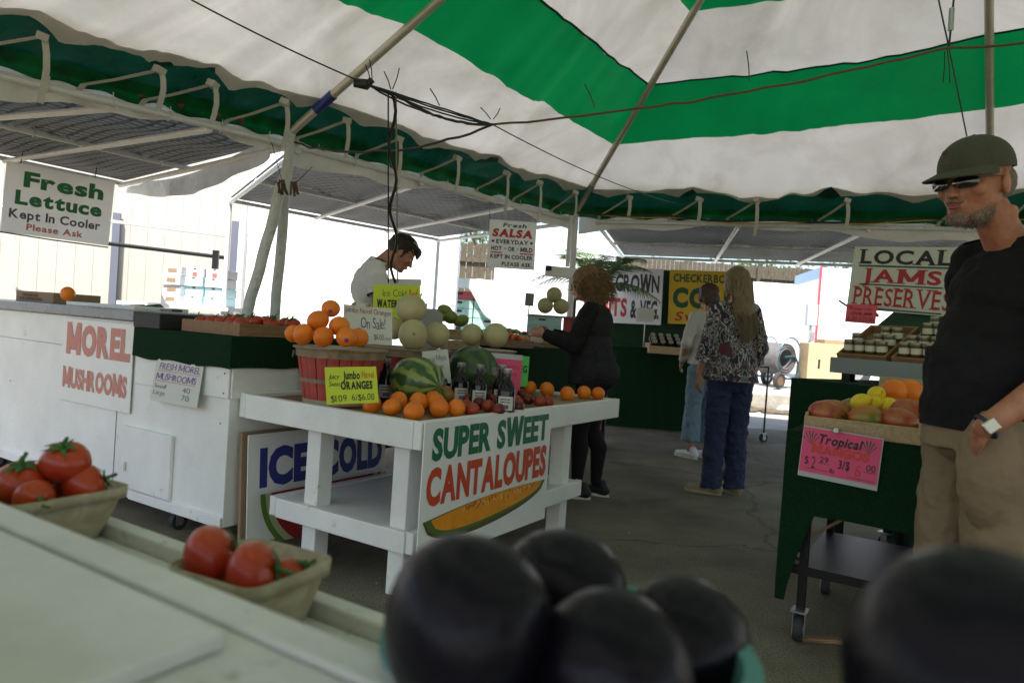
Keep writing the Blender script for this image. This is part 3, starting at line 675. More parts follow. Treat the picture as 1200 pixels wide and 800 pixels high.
# hose reel cart
hc = at(907, 448, Y=14.0); hz = yard_z(14.0)
hr = thing('hose_reel_cart', 'blue tubular hose reel cart with two black wheels on the yard', 'hose reel', (hc.x, 14.0, hz), R(32))
BLU = mat('teal_steel', (.03, .1, .13), .4, .3)
for yy in (-.28, .28): 
    MB().tube([(-.35, yy, .2), (.28, yy, .18), (.3, yy, .5), (.2, yy, .62), (-.1, yy, .6)], .02, 8).build('side_frame', BLU, hr, smooth=True)
    MB().tube([(.1 + .33*math.cos(a/18*2*math.pi), yy*.9, .58 + .4*math.sin(a/18*2*math.pi)) for a in range(19)], .014, 6).build('reel_hoop', BLU, hr, smooth=True)
for x_, yy, r_ in ((-.35, -.38, .16), (.28, -.4, .17), (-.35, .38, .16), (.28, .4, .17)):
    w_ = MB().tube([(x_ + (r_-.045)*math.cos(a/20*2*math.pi), yy, r_ + .0 + (r_-.045)*math.sin(a/20*2*math.pi)) for a in range(21)], .045, 8).build('wheel', RUBBER, hr, smooth=True)
    MB().cyl((x_, yy-.03, r_), (x_, yy+.03, r_), .09, n=14).build('rim', mat('brown_rim', (.15, .08, .04), .6) if x_ < 0 else STEEL, w_)
hm = MB()
for j in range(13): 
    for q_ in range(3): hm.tube([(-.02 + (.2+.045*q_)*math.cos(a/20*2*math.pi), -.24 + j*.04, .56 + (.2+.045*q_)*math.sin(a/20*2*math.pi)) for a in range(21)], .02, 5)
hm.build('hose', mat('grey_hose', (.13, .125, .125), .6, var=(8, .4)), hr, smooth=True)
# pallet of boxes with a plastic sheet over the top in the gap
gp = at(560, 380, Y=12.4)
stk = thing('box_pallet', 'pallet stacked with green and white produce boxes under a plastic sheet', 'pallet', (gp.x, 12.4, 0), R(-8))
GB = mat('green_box', (.12, .38, .26), .6, var=(14, .4, (.5, .6, .55))); WB = mat('white_box', (.55, .62, .7), .6, var=(20, .2)); RB = mat('red_box', (.35, .06, .06), .6)
zt_ = at(560, 331, Y=12.4).z; lay = 11; lh = (zt_-.12-.18)/lay
pm = MB(); [pm.bx(-.5, .5, -.5+.18*i, -.42+.18*i, 0, .12) for i in range(6)]; pm.build('pallet', WOODP, stk)
for l_ in range(lay):
    for i_ in range(2):
        x0 = -.5 + .51*i_; top = l_ == lay-1
        b1 = MB().bx(x0, x0+.49, -.5, .5, .12+l_*lh, .12+(l_+1)*lh-.008).build('box', RB if top else (WB if (l_ < 5 + i_) else GB), stk)
        MB().bx(x0+.18, x0+.31, -.505, -.501, .12+(l_+.55)*lh, .12+(l_+.8)*lh).build('hand_hole', BLACKC, b1)
sh = MB(); sh.grid(lambda a, b: (-.56+1.12*a, -.56+1.1*b, zt_ + .02 + .04*noise.noise(Vector((a*6, b*6, 0)))), 20, 16)
sh.grid(lambda a, b: (-.56+1.12*a, -.56 - .03*b - .02*math.sin(a*30)*b, zt_ + .02 - b*(.16 + .5*max(0, math.sin((a-.45)*math.pi*1.3)))), 30, 6)
sh.build('plastic_sheet', mat('plastic_sheet', (.55, .62, .58), .35, trans=.3), stk, smooth=True)

# ------------------------------------------------------------------ hanging signs
def board(name, label, tlc, trc, blc, brc, m, thick=.006, group=None, back=None):
    """tlc.. : world points of the corners (only left-top, right-top, left-bottom used)"""
    r = trc - tlc; mw = plane_mw(blc, r, tlc - blc); w_ = r.length; h_ = (tlc-blc).length
    t = thing(name, label, 'sign', mw=mw, group=group)
    MB().bx(0, w_, 0, h_, -thick, 0).build('board', m, t)
    return t, w_, h_
def letters(t, m, *calls, name='lettering'):
    for c in calls:
        mb = MB(); text(mb, c[0], c[1], c[2], c[3], c[4], **(c[5] if len(c) > 5 else {})); o = mb.build(name, m, t)
    return o
SW = mat('sign_white', (.85, .85, .83), .45, trans=.65, var=(3, .08))
# Fresh lettuce
tlp, trp, blp = at(14, 190, Y=6.0), at(140, 214, Y=6.55), at(0, 271, Y=6.0)
t, W_, H_ = board('hanging_sign', 'white hanging banner reading Fresh Lettuce Kept In Cooler', tlp, trp, blp, None, SW)
k_ = W_
letters(t, mat('ink_lettuce', (.03, .22, .07), .5), ('Fresh', .16*k_, .9*k_, H_*.68, H_*.92, dict(bold=.045, gap=.04)), ('Lettuce', .1*k_, .9*k_, H_*.42, H_*.64, dict(bold=.045, gap=.04)))
letters(t, INK['grey'], ('Kept In Cooler', .06*k_, .9*k_, H_*.22, H_*.36, dict(bold=.03)))
letters(t, INK['salmon'], ('Please Ask', .22*k_, .74*k_, H_*.07, H_*.17, dict(bold=.025)))
wire([at(-10, 270, Y=5.98), at(60, 281, Y=6.2), at(127, 290, Y=6.52)], .006, DARKM, 'rail', 'thin dark rod along the bottom of the lettuce sign', 'rail')
for x in (.12, .8):
    MB().cyl((x*W_, H_, 0), (x*W_ + .01, H_ + .12, 0), .004, n=5).build('hook', DARKM, t)
# Salsa
tlp, trp, blp = at(576, 257, Y=6.3), at(631, 261, Y=6.35), at(571, 313, Y=6.3)
t, W_, H_ = board('hanging_sign', 'white hanging board reading Fresh Salsa Everyday hot or mild', tlp, trp, blp, None, SW)
letters(t, INK['green'], ('Fresh', .28*W_, .78*W_, H_*.86, H_*.95, dict(bold=.035, shear=.3)))
letters(t, INK['red'], ('SALSA', .06*W_, .92*W_, H_*.65, H_*.83, dict(bold=.06, shear=.15, serif=.1, gap=.03)))
letters(t, INK['black'], ('EVERYDAY', .16*W_, .84*W_, H_*.51, H_*.6, dict(bold=.04, serif=.08)), ('HOT', .06*W_, .28*W_, H_*.36, H_*.46, dict(bold=.04)), ('OR', .42*W_, .56*W_, H_*.36, H_*.46, dict(bold=.04)), ('MILD', .68*W_, .94*W_, H_*.36, H_*.46, dict(bold=.04)),
        ('KEPT IN COOLER', .05*W_, .95*W_, H_*.2, H_*.29, dict(bold=.04)), ('PLEASE ASK.', .3*W_, .96*W_, H_*.05, H_*.14, dict(bold=.04)))
un = MB(); un.bx(.05*W_, .29*W_, H_*.31, H_*.335, .001, .003); un.bx(.67*W_, .95*W_, H_*.31, H_*.335, .001, .003); un.build('underline', INK['red'], t)
dt = MB(); [dt.cyl((x*W_, y*H_, .001), (x*W_, y*H_, .003), .012, n=10) for x, y in ((.09, .555), (.91, .555))]; [dt.bx((x-.02)*W_, (x+.02)*W_, H_*.405, H_*.42, .001, .003) for x in (.35, .62)]; dt.build('bullets', INK['black'], t)
MB().tube([(0, H_, 0), (-.01, H_+.14, 0)], .003, 4).build('string', BLK, t)
# ------------------------------------------------------------------ white display table (local x = along u, y = along v)
TU0, TV0, TUL, TVL, TH = 2.245, 1.80, 1.96, 1.12, .75
tab = thing('display_table', 'low white wooden display table with the cantaloupe sign on its front', 'table', uv(TU0, TV0), ANG)
AP = .075
def planks(t, x0, x1, y0, y1, z0, z1, nm='apron_board'): return MB().bx(x0, x1, y0, y1, z0, z1).build(nm, WHITE, t, bevel=.004)
planks(tab, 0, TUL, 0, .04, TH-.115, TH); planks(tab, 0, TUL, TVL-.04, TVL, TH-.115, TH)
planks(tab, .0, .04, .042, TVL-.042, TH-.117, TH-.002); planks(tab, TUL-.04, TUL, .042, TVL-.042, TH-.117, TH-.002)
MB().bx(.042, TUL-.042, .042, TVL-.042, TH-.045, TH-.02).build('table_top', WOODB, tab)
for x_, y_ in ((.06, .1), (.06, .62), (1.36, .06), (1.36, .9)):
    MB().bx(x_, x_+.085, y_, y_+.085, 0, TH-.118).build('leg', WHITE, tab, bevel=.004)
planks(tab, .03, 1.56, .03, .068, .2, .29, 'shelf_board'); planks(tab, .022, .058, .07, .85, .198, .288, 'shelf_board')
planks(tab, .03, 1.56, .86, .9, .2, .29, 'shelf_board'); planks(tab, 1.5, 1.54, .07, .85, .2, .289, 'shelf_board')
MB().bx(.06, 1.5, .07, .86, .262, .28).build('lower_shelf', WHITE, tab)
# cantaloupe sign on the front face
o = uv(TU0 + .05, TV0 - .008)
def P_(px, py): return at(px, py, V=TV0-.014)
tlc, trc, blc, brc = P_(500, 499), P_(648, 483), P_(489, 664), P_(640, 636)
W_ = 1.12; 
sx0 = P_(499, 499).dot(UU); sx1 = P_(647, 484).dot(UU); W_ = sx1 - sx0; sz1 = .748; sz0 = P_(489, 664).z
mw = plane_mw(uv(sx0, TV0-.012, sz0), UU, (0, 0, 1)); H_ = sz1 - sz0
t = thing('cantaloupe_sign', 'white board reading Super Sweet Cantaloupes with a melon wedge, on the table front', 'sign', mw=mw)
MB().bx(0, W_, 0, H_, -.006, 0).build('board', WHITE2, t)
letters(t, INK['green'], ('SUPER SWEET', .05*W_, .97*W_, H_*.72, H_*.965, dict(bold=.045, gap=.02)))
letters(t, mat('ink_vermilion', (.55, .06, .015), .5), ('CANTALOUPES', .03*W_, .97*W_, H_*.40, H_*.69, dict(bold=.05, gap=.02)))
# melon wedge picture: rind, pale rim, flesh, seed strip
def wedge(g, dep, x0, x1, z, m, nm):
    n = 30; f = lambda i: H_*(.30 - g + .06*i/n + .035*math.sin(math.pi*i/n))
    top = [(x0 + (x1-x0)*i/n, f(i)) for i in range(n+1)]
    bot = [(x0 + (x1-x0)*i/n, f(i) - .0005 - dep*max(0, 1-(2*i/n-1)**2)**.5*(1.12 - .3*i/n)) for i in range(n, -1, -1)]
    MB().add([(x, y, z) for x, y in top + bot], [(i, i+1, 2*n-i, 2*n+1-i) for i in range(n)]).build(nm, m, t)
wedge(0, H_*.24, .02*W_, .97*W_, .002, mat('rind', (.12, .09, .035), .6, var=(60, .6)), 'melon_rind')
wedge(.0, H_*.205, .03*W_, .96*W_, .003, mat('rim_green', (.07, .16, .03), .5), 'melon_rim')
wedge(.0, H_*.175, .07*W_, .94*W_, .004, mat('flesh', (.8, .3, .012), .5, var=(12, .2)), 'melon_flesh')
sm_ = MB(); rr = random.Random(4)
for i in range(120):
    a = rr.random(); x = .28*W_ + a*.58*W_; yc = H_*(.295 + .06*x/W_); c = (x, yc + rr.gauss(0, H_*.016)*math.sin(math.pi*a)**.6, .005 + .0004*i/120)
    e = rr.uniform(0, 3); sm_.add([(c[0]+.011*math.cos(e), c[1]+.011*math.sin(e), c[2]), (c[0]-.005*math.sin(e), c[1]+.005*math.cos(e), c[2]), (c[0]-.011*math.cos(e), c[1]-.011*math.sin(e), c[2]), (c[0]+.005*math.sin(e), c[1]-.005*math.cos(e), c[2])], [(0, 1, 2, 3)], rr.choice((0, 1)))
sm_.build('melon_seeds', [mat('seed', (.78, .45, .12), .5), mat('seed_dark', (.5, .12, .01), .5)], t)
# Ice cold sign leaning behind the table
mw = plane_mw(uv(2.27, 2.84, .02), UU, Vector((0, 0, 1)) + VV*.06); W_, H_ = .97, .53
t = thing('ice_cold_sign', 'white board reading Ice Cold with a watermelon slice leaning behind the table', 'sign', mw=mw)
MB().bx(0, W_, 0, H_, -.006, 0).build('board', WHITE2, t)
MB().bx(-.02, W_-.02, -.01, H_+.012, -.04, -.02).build('back_board', CARD, t)
letters(t, INK['blue'], ('ICE', .07*W_, .4*W_, H_*.5, H_*.89, dict(bold=.06, gap=.03)), ('COLD', .49*W_, .97*W_, H_*.5, H_*.89, dict(bold=.06, gap=.03)))
for r_, m_, z_, nm in ((.43, mat('melon_skin', (.12, .25, .04), .5), .002, 'slice_rind'), (.40, mat('melon_white', (.5, .55, .33), .5), .003, 'slice_rim'), (.365, mat('melon_red', (.42, .02, .03), .5, var=(8, .25)), .004, 'slice_flesh')):
    n_ = 24; pts = [(.52*W_ + r_*math.cos(math.pi + math.pi*i/n_ + .0) * 1.0, H_*.44 + r_*.86*math.sin(math.pi + math.pi*i/n_), z_) for i in range(n_+1)]
    MB().add(pts, [tuple(range(n_+1))]).build(nm, m_, t)

# ------------------------------------------------------------------ long white counter cart
CU0, CV0 = 2.20, 2.935
cart = thing('counter_cart', 'long white painted counter cart with grey top, door and casters', 'counter', uv(CU0, CV0), ANG)
# box
VL_ = 3.6; VS = .80
zt = at(277, 432, U=CU0).z; ztl = at(6, 350, U=CU0).z
MB().bx(0, .85, .0, VL_, .10, .868).build('body', WHITE, cart, bevel=.004)
MB().bx(.0, .85, VS, VL_, .870, 1.045).build('upper_body', WHITE, cart, bevel=.003)
MB().bx(-.03, .9, VS-.0, VL_, 1.048, 1.105).build('counter_top', GREYC, cart, bevel=.006)
MB().bx(-.028, .6, VS-.24, VS-.003, 1.02, 1.1).build('counter_end', BLACKC, cart, bevel=.004)
MB().bx(-.012, -.001, 0, .78, .72, .866).build('trim_board', WHITE, cart, bevel=.003)
MB().bx(.0, .4, -.012, -.001, .72, .866).build('trim_board', WHITE, cart, bevel=.003)
MB().bx(-.014, -.001, 1.0, VL_, .10, .155).build('base_trim', WHITE, cart, bevel=.003)
MB().bx(-.014, -.001, .0, .78, .10, .15).build('base_trim', WHITE, cart, bevel=.003)
d0, d1 = at(205, 520, U=CU0).dot(VV)-CV0, at(147, 510, U=CU0).dot(VV)-CV0
dz0, dz1 = at(176, 600, U=CU0).z, at(176, 504, U=CU0).z
dr = MB().bx(-.022, -.001, d0, d1, max(.16, dz0), dz1).build('door', WHITE, cart, bevel=.004)
MB().box((-.03, d1-.05, (dz0+dz1)/2), (.014, .02, .05)).build('latch', WHITE, dr, bevel=.003)
MB().bx(-.0005, -.004, .95, .953, .16, .7).build('panel_seam', mat('seam_grey', (.3, .3, .28), .8), cart)  # thin grey strip marking the joint between the front panels
def caster(parent, x, y, r=.045, h=.1):
    c = MB().cyl((x, y-.016, r), (x, y+.016, r), r, n=18).build('caster', RUBBER, parent, smooth=True)
    MB().cyl((x, y-.019, r), (x, y+.019, r), r*.45, n=12).build('wheel_hub', STEEL, c)
    f = MB(); [f.box((x-.008, y+s_*.022, r+.02), (.035, .003, r+.035)) for s_ in (-1, 1)]; f.box((x-.01, y, h-.006), (.07, .06, .006)); f.build('fork', STEEL, c)
    return c
for x_, y_ in ((.05, .42), (.8, .42), (.05, 2.4), (.8, .1)): caster(cart, x_, y_)
MB().bx(-.003, .0, VL_, VL_+.12, .1, 1.045).build('end_panel', GREYC, cart)
sc_ = MB(); rr = random.Random(2)
for y_, z_ in [(.03, .84), (.03, .745), (.45, .84), (.45, .745), (.86, .84), (.93, .68), (1.0, .9), (1.0, .65), (2.15, .6), (.04, .6)]: sc_.cyl((-.014, y_, z_), (-.0165, y_, z_), .004, n=8)
sc_.build('screw_heads', DARKM, cart)
# turf covering on the low end of the cart
tf = thing('turf_cover', 'green artificial turf draped over the low end of the white cart', 'turf cover', uv(CU0, CV0), ANG)
TZ = 1.03
MB().bx(.0, .85, .002, VS-.245, .872, TZ-.03).build('riser', DARKM, tf)
tm = MB(); tm.bx(-.022, .86, -.02, VS-.01, TZ-.028, TZ-.012)
tm.grid(lambda a, b: (-.024 - .008*abs(math.sin(a*9))*b, -.02 + (VS+.012)*a, TZ-.012 - .155*b + .006*math.sin(a*14)*b), 30, 3)
tm.grid(lambda a, b: (-.024 + .88*a, -.022 - .006*abs(math.sin(a*9))*b, TZ-.012 - .15*b + .006*math.sin(a*14)*b), 30, 3)
tm.build('turf', TURF, tf)
# morel panel with lettering
def PV(px, py): p = at(px, py, U=CU0-.01); return p
def boardU(name, label, x0, x1, ytop, ybot, m, off=.012, thick=.005, tilt=0):
    """board on the cart's front face; x0/x1 are pixels, vertical extent from pixels"""
    a, b = PV(x0, ytop[0]), PV(x1, ytop[1]); va, vb = a.dot(VV), b.dot(VV); zt_, zb_ = (a.z+b.z)/2, (PV(x0, ybot[0]).z + PV(x1, ybot[1]).z)/2
    mw = plane_mw(uv(CU0-off, va, zb_), -VV, Vector((0, 0, 1)) + UU*tilt); t = thing(name, label, 'sign', mw=mw)
    MB().bx(0, va-vb, 0, zt_-zb_, -thick, 0).build('board', m, t, bevel=.001); return t, va-vb, zt_-zb_
t, W_, H_ = boardU('morel_sign', 'large white panel on the cart with faded red Morel Mushrooms lettering', 76, 158.5, (370, 383), (468, 486), WHITE2, off=.016)
letters(t, INK['fade2'], ('MOREL', .07*W_, .97*W_, H_*.57, H_*.96, dict(bold=.06, gap=.035)), ('MUSHROOMS', .04*W_, .95*W_, H_*.16, H_*.42, dict(bold=.05, gap=.03)))
# darker, less faded upper part of MOREL
t, W_, H_ = boardU('price_card', 'handwritten white card on the cart reading Fresh Morel Mushrooms with prices', 187, 242, (418, 428), (469, 478), PAPER, off=.05, thick=.003, tilt=.12)
letters(t, INK['purple'], ('FRESH MOREL', .1*W_, .96*W_, H_*.76, H_*.92, dict(bold=-.005, shear=.15, jit=.15)), ('MUSHROOMS', .06*W_, .9*W_, H_*.52, H_*.68, dict(bold=-.005, shear=.15, jit=.15)), name='handwriting')
letters(t, INK['grey'], ('Small', .05*W_, .3*W_, H_*.32, H_*.42, dict(bold=-.01, shear=.2, jit=.1)), ('40', .66*W_, .82*W_, H_*.3, H_*.42, dict(bold=-.01)), ('Large', .05*W_, .3*W_, H_*.16, H_*.27, dict(bold=-.01, shear=.2, jit=.1)), ('70', .66*W_, .82*W_, H_*.12, H_*.25, dict(bold=-.01)), name='handwriting')
ul = MB(); ul.bx(.08*W_, .52*W_, H_*.72, H_*.73, .002, .003); ul.bx(.55*W_, .97*W_, H_*.72, H_*.73, .002, .003); ul.bx(.06*W_, .9*W_, H_*.48, H_*.49, .002, .003); ul.build('underline', INK['salmon'], t)
# things on the counter
CT = 1.105
def on_counter(px, py): return at(px, py, h=CT)
cb = thing('strawberry_box', 'brown cardboard box reading Premium Strawberries on the left counter end', 'box', uv(CU0+.15, CV0+2.02, CT), ANG)
MB().bx(.0, .3, .0, .5, 0, .07).build('box', CARD, cb, bevel=.003)
lt = thing  # noqa
for a_ in (('PREMIUM', .1, .3, .036, .055), ('STRAWBERRIES', .06, .36, .012, .031)):
    tx = MB(); text(tx, *a_, bold=.02); o_ = tx.build('lettering', mat('box_ink', (.12, .05, .03), .7), cb); o_.matrix_local = Matrix.Translation((-.002, .5, 0)) @ Euler((R(90), 0, R(-90))).to_matrix().to_4x4()
tag(MB().bx(0, .34, 0, .75, 0, .022).build('cutting_board', mat('white_plastic', (.75, .76, .75), .35), None, bevel=.004), 'white cutting board lying on the grey counter', 'cutting board').matrix_world = Matrix.Translation(uv(CU0+.12, CV0+1.05, CT)) @ Matrix.Rotation(ANG, 4, 'Z')
kn = thing('scissors', 'black handled scissors lying on the grey counter', 'scissors', uv(CU0+.25, CV0+.9, CT), ANG)
MB().tube([(0, 0, .008), (.0, .1, .01)], .006, 6).build('blade', STEEL, kn)
MB().tube([(0, -.01, .012), (.03, -.05, .012), (0, -.1, .012), (-.02, -.05, .012), (0, -.01, .012)], .007, 6).build('handle', BLACKC, kn, smooth=True)
tag(MB().tube([(0, 0, .01), (.05, .12, .03), (.0, .22, .012), (.08, .34, .02), (.02, .45, .01)], .014, 8).build('black_strap', BLACKC, smooth=True), 'crumpled black strap lying behind the orange on the counter', 'strap').matrix_world = Matrix.Translation(uv(CU0+.42, CV0+1.25, CT)) @ Matrix.Rotation(ANG, 4, 'Z')

# ------------------------------------------------------------------ fruit makers
def fruit_mat(name, base, dark, scale=5, bump=(150, .35, .002), rough=.42, spec=.35, coat=.04):
    m = mat(name, base, rough, var=(scale, .2, dark), bump=bump, coat=coat, spec=spec)
    return m
ORM = fruit_mat('orange_peel', (.78, .22, .012), (.66, .13, .006)); NAV = mat('navel', (.35, .14, .03), .8); STK = mat('sticker', (.25, .03, .3), .4)
def orange_proto(sticker):
    t = MB().ball((0, 0, 0), (.043, .043, .040), 26, 16, fn=lambda a, b: 1 + .012*math.sin(3*a + 2)*math.sin(b) - (.05 if b < .12 else 0)).build('orange', ORM, smooth=True, ang=180)
    MB().ball((0, 0, .0385), (.0045, .0045, .0025), 8, 5).build('navel', NAV, t, smooth=True)
    if sticker:
        s_ = MB(); n_ = 14; d = Vector((.0, -.98, -.18)).normalized(); a = d.orthogonal().normalized(); b = d.cross(a)
        s_.add([d*.0437] + [ (d*.0437 + (a*math.cos(q/n_*6.283) + b*math.sin(q/n_*6.283))*.0095).normalized()*.0436 for q in range(n_)], [(0, i+1, (i+1)%n_+1) for i in range(n_)])
        s_.build('sticker', STK, t)
    return t
protos = {}
used = set()
jrand = random.Random(91)
def put(kind, proto, label, loc, rot=None, scale=1.0, group=None, cat=None):
    if kind in ('orp', 'ors', 'honeydew', 'tomato', 'plum', 'nectarine', 'mango', 'lemon', 'eggplant', 'green_mango'): k0 = scale*jrand.uniform(.95, 1.05); scale = (k0*jrand.uniform(.95, 1.05), k0*jrand.uniform(.95, 1.05), k0*jrand.uniform(.94, 1.04))
    else: scale = (scale,)*3
    if kind not in used:
        used.add(kind); o = proto
        o.location = loc; o.rotation_euler = rot or (0, 0, 0); o.scale = scale
        tag(o, label, cat or kind.replace('_', ' '), group)
        return o
    o = dup(proto, label, loc, rot or (0, 0, 0), scale, group)
    if cat: o['category'] = cat
    return o
orp, ors = orange_proto(False), orange_proto(True)
rr = random.Random(11)
def rrot(a=3.1): return (rr.uniform(-a, a), rr.uniform(-a, a), rr.uniform(-a, a))
TT = TH - .02
# pyramid on the red basket
PY_ = [(387.5, 361.5, 3.2, 1, 'topmost orange of the pyramid on the red bushel basket'), (372.5, 375.5, 3.12, 0, 'left orange of the middle layer of the orange pyramid'), (397.5, 382, 3.12, 0, 'right orange of the middle layer of the orange pyramid'),
       (344.5, 391, 3.18, 0, 'small orange at the far left of the pyramid base'), (355.5, 391.5, 3.08, 0, 'second orange from left in the pyramid base'), (379, 394.5, 3.05, 0, 'middle orange of the pyramid base on the basket rim'), (406, 395, 3.05, 1, 'stickered orange right of middle in the pyramid base'), (420, 395.5, 3.15, 0, 'orange at the far right of the pyramid base')]
for px, py, Y_, s_, lb in PY_:
    put('ors' if s_ else 'orp', ors if s_ else orp, lb, at(px, py, Y=Y_), (0.1, 0, R(14)) if s_ else rrot(), 1.04 if px > 350 else .92, 'oranges piled on the red basket', 'orange')
# loose oranges at the front corner of the table
for i, (px, py, r_) in enumerate([(436, 474, 12), (459, 477, 12.5), (467, 469, 12), (485, 481.5, 14.3), (491, 470.5, 12.3), (515, 478, 13), (511, 471, 12), (535, 478, 11), (508, 468, 11)]):
    lb = ['leftmost orange in the heap at the near table corner', 'second orange from the left in the near table corner heap', 'orange behind the second one in the corner heap', 'large front orange at the near corner of the white table', 'orange just behind the large front corner orange',
          'fourth orange along the front of the heap beside the corner one', 'orange tucked behind the fourth front orange, below the mango', 'rightmost orange of the corner heap next to the plums', 'small orange at the back of the corner heap'][i]
    hgt = TT + .043 + (.012 if i in (2, 4, 6, 8) else 0)
    put('orp', orp, lb, at(px, py, h=hgt), rrot(), 1.0, 'oranges loose on the table corner', 'orange')
for i, (px, py) in enumerate([(621, 454.5), (641, 456), (665, 461.5), (684.5, 460), (701, 461), (612, 461)]):
    if i == 5: continue
    put('orp', orp, ORD[i] + ' orange from the left in the row at the far right table end', at(px, py, h=TT+.045), rrot(), [1.05, 1.05, 1.08, 1.1, 1.0][i], 'oranges in the row at the right table end', 'orange')
put('orp', orp, 'single orange on the grey counter of the white cart', at(80, 337.5, Y=4.05).lerp(at(80, 337.5, Y=4.05), 0)*1 - Vector((0, 0, at(80, 337.5, Y=4.05).z - CT - .065)), rrot(), .95, None, 'orange')
# plums and peaches heap
PLM = fruit_mat('plum_skin', (.09, .008, .014), (.2, .03, .015), 6, (90, .1, .001), .25)
PCH = fruit_mat('nectarine_skin', (.38, .06, .02), (.13, .01, .012), 7, (90, .1, .001), .3)
def roundfruit(nm, m, r):
    t = MB().ball((0, 0, 0), (r, r, r*.93), 18, 12, fn=lambda a, b: 1 - .05*math.exp(-((a-math.pi)**2)*8)*math.sin(b) - (.12 if b < .05 else 0)).build(nm, m, smooth=True, ang=180)
    MB().cyl((0, 0, r*.82), (.001, 0, r*1.02), .0016, n=5).build('stem', NAV, t); return t
plm, pch = roundfruit('plum', PLM, .034), roundfruit('nectarine', PCH, .035)
PP = [(546, 476, 1), (553, 480, 1), (572, 476, 1), (562, 472, 0), (548, 468, 1), (560, 466, 0), (579, 469, 0), (587, 474, 0), (584, 480, 0), (597, 472, 0), (604, 470, 1), (612, 462, 0), (607, 476, 0), (619, 468, 0), (632, 470, 1), (642, 470, 1), (592, 466, 0), (574, 463, 0), (614, 456, 1), (586, 459, 0)]
for i, (px, py, c) in enumerate(PP):
    nm = 'nectarine' if c else 'plum'
    put(nm, pch if c else plm, '%s %s from the left in the red fruit heap between bottles and table edge' % (ORD[i % 12] if i < 12 else ['thirteenth', 'fourteenth', 'fifteenth', 'sixteenth', 'seventeenth', 'eighteenth', 'nineteenth', 'twentieth'][i-12], nm), at(px, py, h=TT+.033), rrot(.6), 1.0, 'plums and nectarines on the white table', nm)
# mango
def mango_mat():
    m = mat('mango_skin', (.3, .2, .02), .35, coat=.2); N, L, b = nodes(m); tc = N['Texture Coordinate']
    nz = N.new('ShaderNodeTexNoise'); nz.inputs['Scale'].default_value = 7; nz.inputs['Detail'].default_value = 4
    cr = N.new('ShaderNodeValToRGB'); cr.color_ramp.elements[0].position = .36; cr.color_ramp.elements[0].color = (.33, .035, .02, 1); cr.color_ramp.elements[1].position = .66; cr.color_ramp.elements[1].color = (.16, .18, .02, 1)
    e = cr.color_ramp.elements.new(.5); e.color = (.38, .14, .02, 1)
    L.new(tc.outputs['Object'], nz.inputs['Vector']); L.new(nz.outputs['Fac'], cr.inputs['Fac']); L.new(cr.outputs[0], b.inputs['Base Color']); return m
MGM = mango_mat()
mg = MB().ball((0, 0, 0), (.062, .043, .045), 24, 14, fn=lambda a, b: 1 + .08*math.cos(a)*math.sin(b) + .03*math.sin(2*a)).build('mango', MGM, smooth=True, ang=180)
MB().ball((-.056, 0, .008), (.004, .004, .004), 6, 4).build('stem', NAV, mg)
put('mango', mg, 'single mango between the striped watermelon and the bottles', at(519, 462, h=TT+.05), (0, .1, R(-15)), 1.02, 'mangos', 'mango')
# watermelons
def wm_mat(nm, c1, c2, sc, dist):
    m = mat(nm, c1, .4, coat=.2); N, L, b = nodes(m); tc = N['Texture Coordinate']
    sp = N.new('ShaderNodeSeparateXYZ'); L.new(tc.outputs['Object'], sp.inputs[0])
    an = N.new('ShaderNodeMath'); an.operation = 'ARCTAN2'; L.new(sp.outputs['Y'], an.inputs[0]); L.new(sp.outputs['Z'], an.inputs[1])
    nz = N.new('ShaderNodeTexNoise'); nz.inputs['Scale'].default_value = 16; nz.inputs['Detail'].default_value = 4; L.new(tc.outputs['Object'], nz.inputs['Vector'])
    ad = N.new('ShaderNodeMath'); ad.operation = 'MULTIPLY_ADD'; ad.inputs[1].default_value = dist; L.new(nz.outputs['Fac'], ad.inputs[0]); L.new(an.outputs[0], ad.inputs[2])
    ml = N.new('ShaderNodeMath'); ml.operation = 'MULTIPLY'; ml.inputs[1].default_value = sc; L.new(ad.outputs[0], ml.inputs[0])
    si = N.new('ShaderNodeMath'); si.operation = 'SINE'; L.new(ml.outputs[0], si.inputs[0])
    cr = N.new('ShaderNodeValToRGB'); cr.color_ramp.elements[0].position = .35; cr.color_ramp.elements[0].color = (*c2, 1); cr.color_ramp.elements[1].position = .8; cr.color_ramp.elements[1].color = (*c1, 1)
    mr = N.new('ShaderNodeMapRange'); mr.inputs['From Min'].default_value = -1; L.new(si.outputs[0], mr.inputs['Value']); L.new(mr.outputs[0], cr.inputs['Fac']); L.new(cr.outputs[0], b.inputs['Base Color']); return m
W1 = wm_mat('striped_melon', (.24, .3, .07), (.025, .08, .015), 9, .9); W2 = wm_mat('dark_melon', (.05, .1, .02), (.02, .055, .015), 8, .5)
def melon(nm, lb, c, r, m, rot, stem=True):
    t = MB().ball((0, 0, 0), r, 32, 20, fn=lambda a, b: 1 + .012*math.sin(9*a)*math.sin(b)).build(nm, m, smooth=True, ang=180); t.location = c; t.rotation_euler = rot; tag(t, lb, 'watermelon')
    MB().cyl((r[0]*.99, 0, 0), (r[0]*1.06, 0, .01), .006, .004, 8).build('stem', NAV, t); return t
c = at(489, 445, Y=3.55); c.z = TT + .125; melon('watermelon', 'light green striped watermelon lying behind the oranges on the table', c, (.145, .125, .122), W1, (.15, .1, R(-35)))
c = at(553, 445, Y=4.2); c.z = TT + .15; melon('watermelon', 'dark green watermelon standing behind the syrup bottles', c, (.155, .155, .15), W2, (0, 0, R(-50)))
